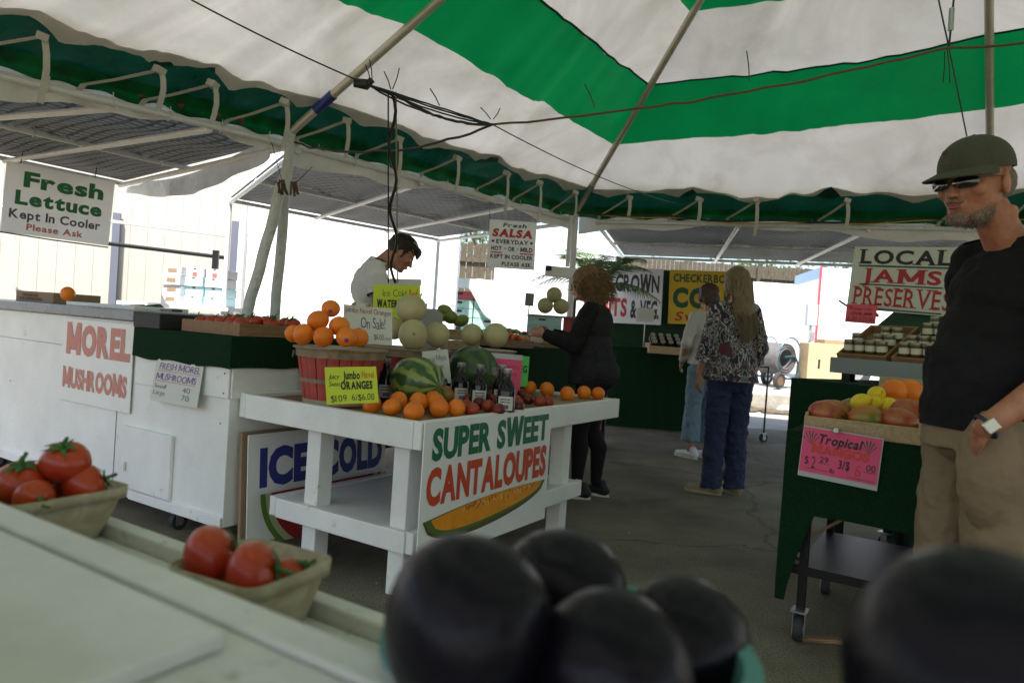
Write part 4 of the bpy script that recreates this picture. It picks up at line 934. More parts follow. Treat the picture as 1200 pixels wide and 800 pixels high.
# bushel baskets
BRED = mat('red_slat', (.42, .055, .045), .6, var=(9, .35), bump=(40, .4, .003)); BDK = wood('basket_hoop', (.3, .22, .13), (.2, .14, .08), 6, (3, 3, 3))
def basket(lb, U, V, rt=.2, rb=.155, h=.255):
    t = thing('bushel_basket', lb, 'basket', uv(U, V, TT), R(20), 'red bushel baskets on the table')
    n_ = 72
    sl = MB(); prof = [(rb, .004), (rb*1.0 + (rt-rb)*.5, h*.5), (rt, h)]
    for i in range(22):
        a0, a1 = 2*math.pi*(i+.04)/22, 2*math.pi*(i+.96)/22; vs = []
        for rr_, z_ in prof:
            for q_ in (0, .5, 1): a_ = a0 + (a1-a0)*q_; r2 = rr_ + .003*math.sin(math.pi*q_) + .0015*(i % 2); vs.append((r2*math.cos(a_), r2*math.sin(a_), z_))
        sl.add(vs, [(r_*3+c_, r_*3+c_+1, (r_+1)*3+c_+1, (r_+1)*3+c_) for r_ in range(2) for c_ in range(2)])
    sl.build('slats', BRED, t, solid=.003)
    MB().lathe([(0, .006), (rb, .006)], 32).build('base', BDK, t)
    for z0, z1, ex in ((h-.03, h+.006, .012), (h*.42, h*.42+.02, .007), (.01, .03, .007)):
        r_ = rb + (rt-rb)*(z0/h) + ex
        MB().lathe([(r_, z0), (r_+.003, z1), (r_-.008, z1), (r_-.008, z0)], 40).build('hoop', BDK if z0 > .03 else WOODG, t, smooth=True)
    rim = MB().lathe([(rt-.02, h+.008), (rt+.022, h+.008), (rt+.022, h+.016), (rt-.02, h+.016)], 40).build('rim', BDK, t)
    MB().lathe([(0, h-.005), (rt-.018, h-.005)], 32).build('liner', BDK, t)
    for s_ in (0, math.pi):
        MB().tube([((rt+.02)*math.cos(s_ + q_), (rt+.025)*math.sin(s_+q_), h-.01 - .03*math.cos(q_*8)) for q_ in (-.2, -.1, 0, .1, .2)], .002, 5).build('wire_handle', STEEL, t)
    return t
BK1 = basket('red bushel basket under the pyramid of oranges', 2.475, 2.5)
BK2 = basket('middle red bushel basket behind the striped watermelon', 3.10, 2.62, .225, .17)
BK3 = basket('far red bushel basket with honeydews behind the bottles', 3.80, 2.64, .24, .18)
HD = mat('honeydew_skin', (.46, .4, .22), .55, var=(6, .3, (.36, .33, .17)), bump=(120, .4, .002))
hdp = MB().ball((0, 0, 0), (.075, .075, .073), 26, 16).build('honeydew', HD, smooth=True, ang=180); MB().ball((0, 0, .072), (.007, .007, .004), 8, 5).build('stem_scar', NAV, hdp)
bt = TT + .27
hd_list = [(484, 392, 3.85, .078, (1.5, 0, .2), 'front honeydew with star shaped scar on the middle basket'), (482, 362, 3.95, .08, (.2, 0, 0), 'honeydew on top of the two on the middle basket'), (512, 392, 4.05, .07, (.3, .2, 0), 'honeydew at the right of the middle basket'), (462, 385, 4.1, .06, (0, 0, 0), 'small honeydew half hidden at the left of the middle basket'),
           (553, 392, 4.35, .068, (.4, 0, 0), 'left honeydew on the far red basket'), (581, 393, 4.35, .077, (0, .4, 0), 'right honeydew on the far red basket')]
for px, py, Y_, r_, ro, lb in hd_list: put('honeydew', hdp, lb, at(px, py, Y=Y_), ro, r_/.075, 'honeydew melons on the baskets', 'honeydew')
# bottles
GLASSD = mat('dark_syrup', (.012, .006, .01), .1, spec=.35); CAPM = mat('bottle_cap', (.32, .3, .3), .35, .6); LBM = mat('label_paper', (.6, .6, .58), .6)
bt_ = thing('syrup_bottle', 'x', 'bottle'); bt_pro = [(.031, 0), (.034, .004), (.034, .085), (.031, .098), (.02, .118), (.0135, .13), (.0125, .150)]
MB().lathe([(0, 0)] + bt_pro + [(0, .150)], 24).build('glass', GLASSD, bt_, smooth=True)
MB().lathe([(.0155, .150), (.0165, .152), (.0165, .166), (.015, .168), (0, .168)], 20).build('cap', CAPM, bt_, smooth=True)
lbm = MB(); 
for i in range(14):
    a0, a1 = R(-140) + R(100)*i/14, R(-140) + R(100)*(i+1)/14; lbm.add([(.0346*math.cos(a0), .0346*math.sin(a0), .02), (.0346*math.cos(a1), .0346*math.sin(a1), .02), (.0346*math.cos(a1), .0346*math.sin(a1), .07), (.0346*math.cos(a0), .0346*math.sin(a0), .07)], [(0, 1, 2, 3)])
lbo = lbm.build('label', LBM, bt_, smooth=True)
pt = MB(); [pt.bx(-.018, .018, -.0352, -.0347, z_, z_+.004) for z_ in (.058, .048)]; pt.bx(-.012, .012, -.0352, -.0347, .026, .04); pt.build('print', INK['grey'], lbo)
for i, (px, pb, s_, lb) in enumerate([(452.5, 468, 1.2, 'leftmost dark syrup bottle beside the striped watermelon'), (520.5, 463, 1.2, 'second dark syrup bottle partly behind the mango'), (540, 464, 1.2, 'third dark syrup bottle in front of the dark watermelon'), (562, 470, 1.2, 'fourth dark syrup bottle at the right of the dark watermelon'), (588, 461, 1.2, 'dark syrup bottle in front of the pink card'), (595, 477, 1.2, 'nearest dark syrup bottle at the right, standing among plums')]):
    p = at(px, 440, Y=[3.65, 3.8, 3.75, 3.68, 3.8, 3.45][i]); p.z = TT; put('bottle', bt_, lb, p, (0, 0, R(rr.uniform(-10, 25))), 1.32, 'syrup bottles on the white table', 'bottle')
# low dividers
tag(MB().bx(1.1, 1.9, .06, .3, TH-.019, TH-.012).build('cardboard_liner', CARD), 'brown cardboard liner under the plums and right row of oranges', 'liner').matrix_world = Matrix.Translation(uv(TU0, TV0)) @ Matrix.Rotation(ANG, 4, 'Z')
# cards on the table ------------------------------------------------------
def card(name, label, corners, Y_, m, thick=.002, tilt=None, cat='price card'):
    (x0, y0), (x1, y1), (x2, y2) = corners     # top-left, top-right, bottom-left
    a, b, c = at(x0, y0, Y=Y_[0]), at(x1, y1, Y=Y_[1]), at(x2, y2, Y=Y_[2] if len(Y_) > 2 else Y_[0])
    r = b-a; mw = plane_mw(c, r, a-c); t = thing(name, label, cat, mw=mw); W_, H_ = r.length, (a-c).length
    MB().bx(0, W_, 0, H_, -thick, 0).build('card', m, t); return t, W_, H_
t, W_, H_ = card('price_card', 'yellow card reading Juicy Sweet Jumbo Navel Oranges on the red basket', ((376.5, 430.5), (437, 429.5), (383, 474)), (2.93, 3.03, 2.9), YEL)
letters(t, INK['black'], ('Jumbo', .34*W_, .66*W_, .66*H_, .9*H_, dict(bold=.03)), ('ORANGES', .28*W_, .9*W_, .38*H_, .62*H_, dict(bold=.045)), ('Juicy', .06*W_, .26*W_, .68*H_, .82*H_, dict(bold=.0, shear=.2)), ('Sweet', .06*W_, .26*W_, .48*H_, .62*H_, dict(bold=.0, shear=.2)),
        ('$1.09', .08*W_, .38*W_, .07*H_, .25*H_, dict(bold=-.01, jit=.1)), ('6/$6.00', .48*W_, .92*W_, .09*H_, .27*H_, dict(bold=-.005, jit=.1)))
letters(t, INK['gold'], ('Navel', .7*W_, .94*W_, .68*H_, .9*H_, dict(bold=.02)))
t, W_, H_ = card('sale_card', 'white handwritten card reading Jumbo Navel Oranges On Sale behind the oranges', ((398, 356), (455, 362), (402, 400)), (3.4, 3.5, 3.35), PAPER)
letters(t, mat('ink_maroon', (.3, .02, .05), .5), ('Jumbo Navel Oranges', .03*W_, .97*W_, .8*H_, .95*H_, dict(bold=-.005, jit=.1)), name='handwriting')
letters(t, INK['navy'], ('On Sale!', .35*W_, .85*W_, .42*H_, .72*H_, dict(bold=-.01, jit=.15)), ('$6.00', .62*W_, .82*W_, .12*H_, .28*H_, dict(bold=-.015, jit=.1)), ('each', .84*W_, .97*W_, .14*H_, .22*H_, dict(bold=-.015)), name='handwriting')
for x in (.2, .5): MB().box((x*W_, H_+.005, .002), (.012, .012, .045), (.2, 0, .1)).build('clip', mat('clip_gold', (.3, .18, .05), .5, .5), t)
t, W_, H_ = card('price_card', 'yellow card in a clear sleeve reading Ice Cold Watermelon', ((437, 333), (492, 334.5), (437, 376)), (4.15, 4.2, 4.15), YEL)
letters(t, INK['green'], ('Ice Cold', .2*W_, .7*W_, .68*H_, .88*H_, dict(bold=-.01, jit=.1))); letters(t, INK['gold'], ('Red', .76*W_, .94*W_, .64*H_, .9*H_, dict(bold=.04)))
letters(t, INK['black'], ('WATERMELON', .08*W_, .94*W_, .38*H_, .6*H_, dict(bold=.045)), ('2.99', .6*W_, .9*W_, .05*H_, .27*H_, dict(bold=.0)))
MB().bx(-.002, W_*1.02, H_*1.0, H_*1.17, -.003, -.001).build('sleeve', PLAST, t)
t, W_, H_ = card('price_card', 'small white handwritten card reading Local Maple Syrup between the watermelons', ((503, 412), (533, 409), (499, 452)), (3.75, 3.8, 3.72), PAPER)
letters(t, INK['grey'], ('Local', .1*W_, .45*W_, .68*H_, .84*H_, dict(bold=-.01, jit=.2)), ('Maple', .52*W_, .9*W_, .7*H_, .88*H_, dict(bold=-.01, jit=.2)), ('Syrup', .3*W_, .75*W_, .42*H_, .6*H_, dict(bold=-.01, jit=.2)), name='handwriting')
MB().box((.6*W_, H_, .003), (.012, .01, .04), (0, .3, .5)).build('clip', PIPEW, t)
t, W_, H_ = card('price_card', 'pink handwritten card hanging behind the syrup bottles', ((575, 419), (611, 422), (573, 462)), (4.3, 4.35, 4.28), PINK)
letters(t, mat('ink_rose', (.55, .03, .1), .5), ('Fresh Peaches', .08*W_, .92*W_, .74*H_, .88*H_, dict(bold=-.01, jit=.1)), ('and plums', .15*W_, .85*W_, .54*H_, .68*H_, dict(bold=-.01, jit=.1)), ('3.99 lb', .2*W_, .8*W_, .28*H_, .46*H_, dict(bold=-.01, jit=.1)), name='handwriting')
MB().bx(-.004, W_*1.01, H_*1.0, H_*1.14, -.003, -.001).build('sleeve', PLAST, t)
t, W_, H_ = card('price_card', 'bright green card behind the pink card on the green turf table', ((598, 416), (618, 417.5), (598, 452)), (4.5, 4.55, 4.5), LIMEC)
letters(t, INK['black'], ('VEG', .2*W_, .9*W_, .45*H_, .7*H_, dict(bold=.03)))
# shallow tray of tomatoes on the turf
tt = thing('tomato_tray', 'shallow pale wooden tray of tomatoes on the turf covered cart end', 'tray', uv(CU0+.03, CV0-.0, TZ-.01), ANG)
def tray(t, lx, ly, h, th=.01, m=WOODP, slots=True):
    for nm, b_ in (('front_board', (0, th, 0, ly)), ('back_board', (lx-th, lx, 0, ly)), ('side_board', (th, lx-th, 0, th)), ('side_board', (th, lx-th, ly-th, ly))):
        MB().bx(b_[0]+.0003, b_[1]-.0003, b_[2]+.0003, b_[3]-.0003, 0, h).build(nm, m, t, bevel=.0015)
    MB().bx(th, lx-th, th, ly-th, .004, .012).build('base', m, t)
tray(tt, .52, .46, .062, m=WOODB)
TOM = mat('tomato_skin', (.34, .018, .006), .3, var=(5, .25, (.42, .06, .008)), coat=.08, spec=.4); CAL = mat('calyx', (.04, .12, .02), .6)
def tomato_proto():
    r = .036; t = MB().ball((0, 0, 0), (r, r, r*.82), 28, 16, fn=lambda a, b: 1 + .025*math.cos(5*a)*math.sin(b)**.5*(1 if b < 1.6 else .3) - .18*math.exp(-(b/.25)**2)).build('tomato', TOM, smooth=True, ang=180)
    c_ = MB(); z_ = r*.72
    for i in range(6):
        a = i*1.047 + .2*math.sin(i*3); d = Vector((math.cos(a), math.sin(a), 0)); n_ = Vector((-d.y, d.x, 0)); L_ = .024 + .006*math.sin(i*5)
        c_.add([Vector((0, 0, z_+.001)) + n_*.003, Vector((0, 0, z_+.001)) - n_*.003, d*L_*.5 - n_*.0042 + Vector((0, 0, z_+.005)), d*L_*.5 + n_*.0042 + Vector((0, 0, z_+.005)), d*L_ + Vector((0, 0, z_ + .002 + .007*math.sin(i*2)))], [(0, 1, 2, 3), (3, 2, 4)])
    c_.tube([(0, 0, z_), (.003, 0, z_+.012), (.009, .002, z_+.02)], [.003, .0022, .0028], 6); c_.build('calyx', CAL, t, solid=.0008)
    return t
tmp_ = tomato_proto()
for i in range(15):
    c_, r_ = i % 5, i // 5; p = uv(CU0+.03+.075+.16*r_ + .012*math.sin(i*3), CV0+.46-.055-.085*c_ + .01*math.sin(i*5), TZ + .045 + (.012 if r_ else 0))
    put('tomato', tmp_, '%s tomato from the left in the %s row of the shallow wooden tray' % (ORD[c_], ['front', 'middle', 'back'][r_]), p, rrot(.5), 1.12, 'tomatoes in the shallow wooden tray', 'tomato')
# teal berry boxes at the back left

TEAL = mat('teal_box', (.3, .6, .68), .6, var=(18, .35, (.6, .7, .72))); TEAL2 = mat('white_teal_box', (.62, .7, .72), .6, var=(25, .2, (.6, .5, .5))); 
stt = at(229, 358, Y=7.9); sw = .205; shh = at(229, 313.5, Y=7.9).z - stt.z; bh = shh/4
bench = thing('back_bench', 'pale bench behind the counter carrying the teal boxes', 'bench', (stt.x, 7.9, 0), R(-8))
MB().bx(-.8, .5, -.2, .35, stt.z-.04, stt.z).build('bench_top', PIPEW, bench); [MB().bx(x_, x_+.05, y_, y_+.05, 0, stt.z-.042).build('leg', PIPEW, bench) for x_ in (-.75, .4) for y_ in (-.15, .25)]
for ci in range(3):
    for ri in range(4):
        b_ = thing('produce_box', '%s box from the bottom in the %s stack of teal and white boxes' % (ORD[ri], ['left', 'middle', 'right'][ci]), 'box', (stt.x + (ci-1.5)*(sw+.012), 7.85 + .02*(ri % 2) + (-.06 if ci == 0 else 0), stt.z + ri*bh), R(-8), 'teal and white produce boxes stacked at the back')
        MB().bx(0, sw, 0, .3, 0, bh-.006).build('box', [TEAL2, TEAL, TEAL][ci] if ri < 3 - (ci == 2) else TEAL2, b_, bevel=.003)
        if ci == 0: MB().bx(.05, .155, -.003, -.001, bh*.3, bh*.72).build('opening', CARD, b_)
        else: MB().bx(.075, .13, -.003, -.001, bh*.05, bh*.5).build('print', TEAL2 if ri < 3 else INK['salmon'], b_); MB().bx(.085, .115, -.003, -.001, bh*.8, bh*.92).build('hand_hole', BLACKC, b_)
# ------------------------------------------------------------------ middle turf table (behind the woman in black) and what stands on it
M2U, M2V, M2L, M2W, M2H = 4.45, 2.78, 1.85, .8, 1.0
m2 = thing('turf_table', 'turf covered wheeled display table in front of the woman in black', 'table', uv(M2U, M2V), ANG)
MB().bx(0, M2L, 0, M2W, M2H-.03, M2H-.006).build('table_top', DARKM, m2)
q = MB(); q.bx(-.01, M2L+.01, -.01, M2W+.01, M2H-.005, M2H+.006)
q.grid(lambda a, b: (-.012 + (M2L+.024)*a, -.014 - .01*abs(math.sin(a*26))*b, M2H - .42*b), 40, 3); q.grid(lambda a, b: (-.014 - .01*abs(math.sin(a*12))*b, -.012 + (M2W+.024)*a, M2H - .42*b), 20, 3)
q.build('turf', TURF, m2)
MB().bx(.05, M2L-.02, .03, .06, .42, .5).build('frame_bar', DARKM, m2); MB().bx(.05, M2L-.02, .06, M2W-.05, .4, .415).build('lower_shelf', DARKM, m2)
for x_, y_ in ((.03, .03), (M2L-.06, .03), (.03, M2W-.06), (M2L-.06, M2W-.06)):
    MB().bx(x_, x_+.03, y_, y_+.03, .12, M2H-.031).build('leg', DARKM, m2); caster(m2, x_+.015, y_+.015, .055, .125)
# vendor's counter behind the baskets
vc = thing('vendor_counter', 'narrow turf covered counter behind the fruit baskets with the cash register', 'counter', uv(2.95, 3.0), ANG)
MB().bx(0, 1.45, 0, .36, .93, .95).build('counter_top', TURF, vc)
for x_ in (.02, 1.38):
    for y_ in (.02, .29): MB().bx(x_, x_+.05, y_, y_+.05, 0, .929).build('leg', WHITE, vc)
MB().bx(0, 1.45, -.012, -.002, .35, .928).build('turf_skirt', TURF, vc)
# cash register
cr_ = at(494, 392, Y=4.5); cr_ = at(492, 392, Y=4.75); rg = thing('cash_register', 'grey cash register standing behind the watermelon card', 'cash register', (cr_.x, cr_.y, .95), R(30)); rg.scale = (.55, .55, .95)
rp = [(-.17, 0), (.17, 0), (.17, .1), (.1, .13), (.08, .27), (.0, .30), (-.17, .30)]
GRG = mat('grey_plastic', (.3, .3, .31), .45, bump=(200, .2, .001))
MB().poly([(x, -.15, z) for x, z in rp], -.3).build('housing', GRG, rg, bevel=.008)
MB().box((-.05, 0, .32), (.16, .2, .035), (0, .0, 0)).build('printer_lid', GRG, rg, bevel=.006)
kb = MB(); [kb.box((.115 + .0*i, -.1 + .04*j, .128 - .0), (.02, .028, .012)) for i in range(1) for j in range(6)]; kb.build('keys', mat('keys', (.5, .5, .48), .5), rg, bevel=.002)
pp_ = MB().grid(lambda a, b: (-.05 + .04*b, -.03 + .06*a, .34 + .05*b + .02*b*b), 1, 4).build('receipt', PAPER, rg)
# wooden crates with limes next to the register
for i, (px, py, w_, d_, h_, lb) in enumerate([(541, 401, .20, .25, .055, 'lower of the two small pale crates beside the register'), (541, 386, .26, .22, .05, 'upper pale crate with green mangos beside the register')]):
    p = at(528, 404 - 13*i, Y=4.75); zz = .95 if i == 0 else 1.042
    t = thing('wooden_crate', lb, 'crate', (p.x - .03*i - .02, p.y - .02*i, zz), R(35), 'pale crates beside the register'); tray(t, d_, w_, h_ + (.03 if i == 0 else .02))
GMG = mat('green_mango', (.09, .14, .015), .4, var=(6, .4, (.2, .19, .02)), coat=.2)
gmp = MB().ball((0, 0, 0), (.055, .042, .043), 20, 12, fn=lambda a, b: 1 + .06*math.cos(a)*math.sin(b)).build('green_mango', GMG, smooth=True, ang=180); MB().ball((.058, 0, 0), .004, 6, 4).build('stem', NAV, gmp)
for i, (px, py) in enumerate([(517, 369), (527, 371), (510, 372), (540, 376), (521, 364)]):
    put('green_mango', gmp, ['middle green mango beside the register', 'right green mango beside the register', 'left green mango against the register', 'green mango alone at the right end of the upper crate', 'topmost green mango of the pile beside the register'][i], at(px, py, Y=4.7), rrot(.5), .95, 'green mangos beside the register', 'mango')
# produce on the middle table: trays, boxes, melons
def tray_uv(lb, px, py, Yp, lx, ly, h, m, rz, group=None, z=None):
    p = at(px, py, Y=Yp); t = thing('produce_tray', lb, 'tray', (p.x, p.y, M2H + .007 if z is None else z), rz, group); tray(t, lx, ly, h, m=m); return t
GRP = mat('grape_skin', (.06, .01, .02), .3, coat=.2); CHR = mat('cherry_skin', (.3, .01, .015), .3, coat=.3); GRN = mat('green_grape', (.2, .26, .05), .35)
def heap(t, lx, ly, z, r, m, n, seed, nm):
    """one mound of small berries in a tray"""
    mb = MB(); rr2 = random.Random(seed)
    for i in range(n):
        x, y = rr2.uniform(.02, lx-.02), rr2.uniform(.02, ly-.02); hh_ = z + .03*math.sin(math.pi*x/lx)*math.sin(math.pi*y/ly) + rr2.uniform(0, .012); mb.ball((x, y, hh_), r, 8, 6, mi=rr2.choice(range(len(m))))
    return tag(mb.build(nm, m, t, smooth=True), None, None, kind='stuff')
t1_ = tray_uv('low wooden tray of red and orange fruit beside her hands', 600, 410, 5.1, .3, .34, .055, WOODB, R(58))
heap(t1_, .3, .34, .05, .02, [CHR, ORM], 60, 1, 'small_fruit')
t2_ = tray_uv('pale tray of cherries and green grapes behind the orange fruit tray', 597, 402, 5.6, .26, .36, .05, mat('pale_green_tray', (.25, .33, .3), .6), R(50), z=1.05); MB().bx(.02, .24, .02, .34, -.042, .0).build('base_block', CARD, t2_)
heap(t2_, .26, .36, .05, .016, [CHR, GRN, GRN], 80, 2, 'grapes')
t3_ = tray_uv('tray of dark grapes just behind the hands of the woman in black', 636, 402, 5.9, .22, .34, .05, WOODP, R(20), z=1.04); MB().bx(.02, .2, .02, .3, -.032, .0).build('base_block', CARD, t3_)
heap(t3_, .22, .34, .05, .016, [GRP], 70, 3, 'grapes')
bp_ = at(617, 389, Y=6.3)
for i, (dx, dz, w_, m_, lb) in enumerate([(.0, .0, .30, mat('pale_teal', (.3, .48, .5), .6), 'lower pale teal carton under the pile of cantaloupes'), (.0, .075, .30, mat('pale_teal2', (.36, .55, .57), .6), 'upper pale teal carton under the pile of cantaloupes'), (.315, .0, .25, mat('red_carton', (.35, .04, .04), .6), 'red carton beside the teal cartons under the cantaloupes')]):
    t = thing('carton', lb, 'carton', (bp_.x + dx, 6.3, M2H + .12 + dz), R(-4)); hh_ = .074 if i < 2 else .15
    MB().bx(0, w_, 0, .3, 0, hh_).build('box', m_, t, bevel=.002); MB().bx(.1, .16, -.003, -.001, hh_*.5, hh_*.7).build('hand_hole', BLACKC, t)
rs = thing('riser', 'dark wooden riser lifting the cartons on the turf table', 'riser', (bp_.x-.02, 6.28, M2H+.007), R(-4)); MB().bx(0, .6, 0, .34, 0, .112).build('block', WOODB, rs)
CAN = mat('cantaloupe_skin', (.42, .36, .18), .7, var=(30, .3, (.3, .3, .16)), bump=(90, .8, .004))
cp_ = MB().ball((0, 0, 0), (.075, .075, .072), 22, 14).build('cantaloupe', CAN, smooth=True, ang=180); MB().ball((0, 0, .071), .006, 6, 4).build('stem_scar', NAV, cp_)
for i, (px, py) in enumerate([(639, 358), (657.5, 359), (649.5, 345.5)]): put('cantaloupe', cp_, ['left lower cantaloupe of the three stacked by the woman in black', 'right lower cantaloupe close to the face of the woman in black', 'top cantaloupe of the three stacked by the woman in black'][i], at(px, py, Y=6.42), rrot(), .95, 'stacked cantaloupes', 'cantaloupe')
brd = MB().box((0, 0, 0), (.56, .34, .012)); o_ = brd.build('board', WOODB); o_.location = (bp_.x + .28, 6.44, M2H+.275); tag(o_, 'thin brown board on the cartons under the cantaloupes', 'board')
# small price plate on a stick (left) and right
def plate(lb, px, py, w_, h_, Y_, zbase, m):
    p = at(px, py, Y=Y_); t = thing('price_plate', lb, 'price sign', (p.x, Y_, p.z)); MB().box((0, 0, 0), (w_, .006, h_), (.15, 0, .1)).build('plate', m, t)
    MB().cyl((0, .004, -h_/2), (0, .01, zbase - p.z), .006, n=6).build('stick', STEEL, t); return t
plate('small grey price plate on a stick beside the cantaloupe pile', 620.5, 351, .075, .11, 6.25, M2H + .27, mat('grey_card', (.2, .2, .19), .6))
# ------------------------------------------------------------------ far green stall with HOME GROWN sign
FY = 8.9
fl_, fr_ = at(700, 440, Y=FY), at(880, 440, Y=FY-.15)
ft = thing('turf_stall', 'far stall with dark green turf skirt and tall green backboard', 'stall', (fl_.x - .3, FY, 0), R(-4)); FL = fr_.x - fl_.x + .3
FH = at(757, 407, Y=FY).z
MB().bx(0, FL, .0, .8, FH-.03, FH).build('table_top', TURF, ft)
q = MB(); q.grid(lambda a, b: (FL*a, -.01 - .02*abs(math.sin(a*40))*b, FH - (FH-.03)*b), 60, 3); q.build('skirt', TURF, ft)
BG = mat('green_backboard', (.006, .045, .017), .75, var=(3, .3))
MB().bx(0, FL-.03, .82, .86, 0, at(780, 317, Y=FY+.8).z).build('backboard', BG, ft)
MB().bx(.3, .36, .86, .92, 0, 1.9).build('prop', WOODB, ft)
tlc, trc, blc = at(676, 311, Y=FY+.55), at(777.5, 315.5, Y=FY+.5), at(673, 376, Y=FY+.55)
t, W_, H_ = board('home_grown_sign', 'white board reading Home Grown Fruits and Veg on the green stall', tlc, trc, blc, None, WHITE2)
letters(t, mat('ink_charcoal', (.05, .045, .05), .5), ('HOME GROWN', .05*W_, .96*W_, .57*H_, .9*H_, dict(bold=.035, gap=.03)), ('& VEG.', .64*W_, .97*W_, .1*H_, .45*H_, dict(bold=.035, gap=.03)))
letters(t, mat('ink_brick', (.5, .06, .05), .5), ('FRUITS', .1*W_, .6*W_, .12*H_, .47*H_, dict(bold=.04, gap=.03)))
tlc, trc, blc = at(785.5, 316, Y=FY+.6), at(878, 319, Y=FY+.55), at(782.5, 379, Y=FY+.6)
t, W_, H_ = board('corn_sign', 'yellow board reading Checkerboard Corn Sweet behind the two standing women', tlc, trc, blc, None, mat('yellow_board', (.72, .48, .02), .5, var=(3, .1)))
letters(t, INK['darkgreen'], ('CHECKERBOARD', .05*W_, .96*W_, .78*H_, .94*H_, dict(bold=.03)), ('CORN', .05*W_, .9*W_, .3*H_, .7*H_, dict(bold=.06, gap=.05)))
letters(t, INK['red'], ('Sweet', .08*W_, .7*W_, .06*H_, .24*H_, dict(bold=.02, shear=.25)))
plate('small white price plate on a stick in front of the Home Grown sign', 756.5, 369, .22, .17, FY+.1, FH, PAPER)
cb_ = at(757, 418, Y=FY); 
jb = thing('bottle_crate', 'wooden crate of dark jars at the edge of the far green stall', 'crate', (at(759, 418, Y=FY-.2).x, FY-.26, FH-.06), R(-4)); MB().bx(0, .42, 0, .03, 0, .09).build('front_board', WOODP, jb, bevel=.003)
MB().bx(0, .42, .031, .5, 0, .02).build('base', WOODP, jb); MB().bx(0, .02, .031, .5, .021, .12).build('side_board', WOODP, jb); MB().bx(.4, .42, .031, .5, .021, .12).build('side_board', WOODP, jb)
JG = mat('dark_jar', (.015, .008, .01), .12); JL = mat('jar_label', (.25, .23, .21), .6); LID = mat('jar_lid', (.4, .37, .25), .35, .5)
jar0 = thing('dark_jar', 'x', 'jar')
MB().lathe([(0, 0), (.04, 0), (.044, .01), (.044, .09), (.03, .115), (.03, .13), (0, .131)], 16).build('glass', JG, jar0, smooth=True)
MB().lathe([(.0445, .045), (.0445, .07)], 16).build('label', JL, jar0, smooth=True); MB().lathe([(.032, .12), (.033, .135), (0, .136)], 14).build('cap', LID, jar0, smooth=True)
Mj = Matrix.Translation(jb.location) @ Matrix.Rotation(R(-4), 4, 'Z')
for r_ in range(3):
    for c_ in range(4):
        p = Mj @ Vector((.065 + .095*c_, .1 + .12*r_, .05 + .04*r_)); lb = '%s dark jar of the %s row in the far stall crate' % (ORD[c_], ['front', 'middle', 'back'][r_])
        put('dark_jar', jar0, lb, p, (R(38), 0, R(-4)), .95, 'dark jars lying in the far stall crate', 'jar')
# potted palm behind the woman
pc = at(697, 400, Y=7.4)
pm_ = thing('palm_plant', 'green palm with feathery fronds behind the woman in black', 'palm', (pc.x, 7.5, 0))
MB().lathe([(0, 0), (.16, 0), (.2, .35), (.22, .36), (.2, .38), (.17, .33), (0, .33)], 24).build('pot', mat('terracotta', (.3, .12, .06), .8), pm_, smooth=True)
ct = at(697, 337, Y=7.5).z
trk = MB(); trk.tube([(0, 0, .33), (.02, 0, .9), (0, .02, ct)], [.045, .035, .03], 10); trk.build('stem', BARK, pm_, smooth=True)
PLF = mat('palm_leaf', (.14, .24, .08), .5, trans=.4, var=(4, .4)); rr3 = random.Random(5)
for i in range(20):
    a = i*2.4 + rr3.uniform(-.2, .2); el = rr3.uniform(.35, 1.25); L_ = rr3.uniform(.65, .95); fb = MB(); pts = []
    for j in range(13):
        s_ = j/12; r_ = L_*s_; pts.append(Vector((math.cos(a)*math.cos(el)*r_, math.sin(a)*math.cos(el)*r_, ct + math.sin(el)*r_*1.0 - .5*L_*s_**2.2)))
    fb.tube(pts, [.007*(1-j/14) for j in range(13)], 5)
    for j in range(2, 13):
        for jj in (0, .5):
            p = pts[j] if jj == 0 else pts[j].lerp(pts[j-1], .5); d = (pts[j]-pts[j-1]).normalized(); sd_ = d.cross(Vector((0, 0, 1))).normalized(); ll = .26*math.sin(math.pi*(j/13)**.8)*(1 if j < 11 else .8) + .05
            for s_ in (-1, 1):
                e = p + (sd_*s_*.8 + d*.6).normalized()*ll + Vector((0, 0, -.3*ll)); m_ = p.lerp(e, .45) + Vector((0, 0, .012)); w_ = d*.007
                fb.add([p - w_*.4, m_ - w_, e, m_ + w_, p + w_*.4], [(0, 1, 2, 3, 4)])
    fb.build('frond', PLF, pm_)
# pale hanging board behind her head
sb_ = thing('scale_display', 'long pale board with a dark knob at its left end behind the woman in black', 'board', at(640, 318, Y=6.9))
MB().box((.21, 0, 0), (.44, .05, .1), (0, .03, 0)).build('board', PIPEW, sb_, bevel=.01); MB().box((.02, -.03, .03), (.06, .04, .05)).build('knob', BLACKC, sb_, bevel=.012)
MB().cyl((.3, .06, .3-.3), (.3, .06, 1.0 - at(640, 318, Y=6.9).z), .015, n=8).build('post', DARKM, sb_, smooth=True)
MB().cyl((.2, .02, .06), (.2, .02, .55), .02, n=8).build('hanger', PIPEW, sb_, smooth=True)

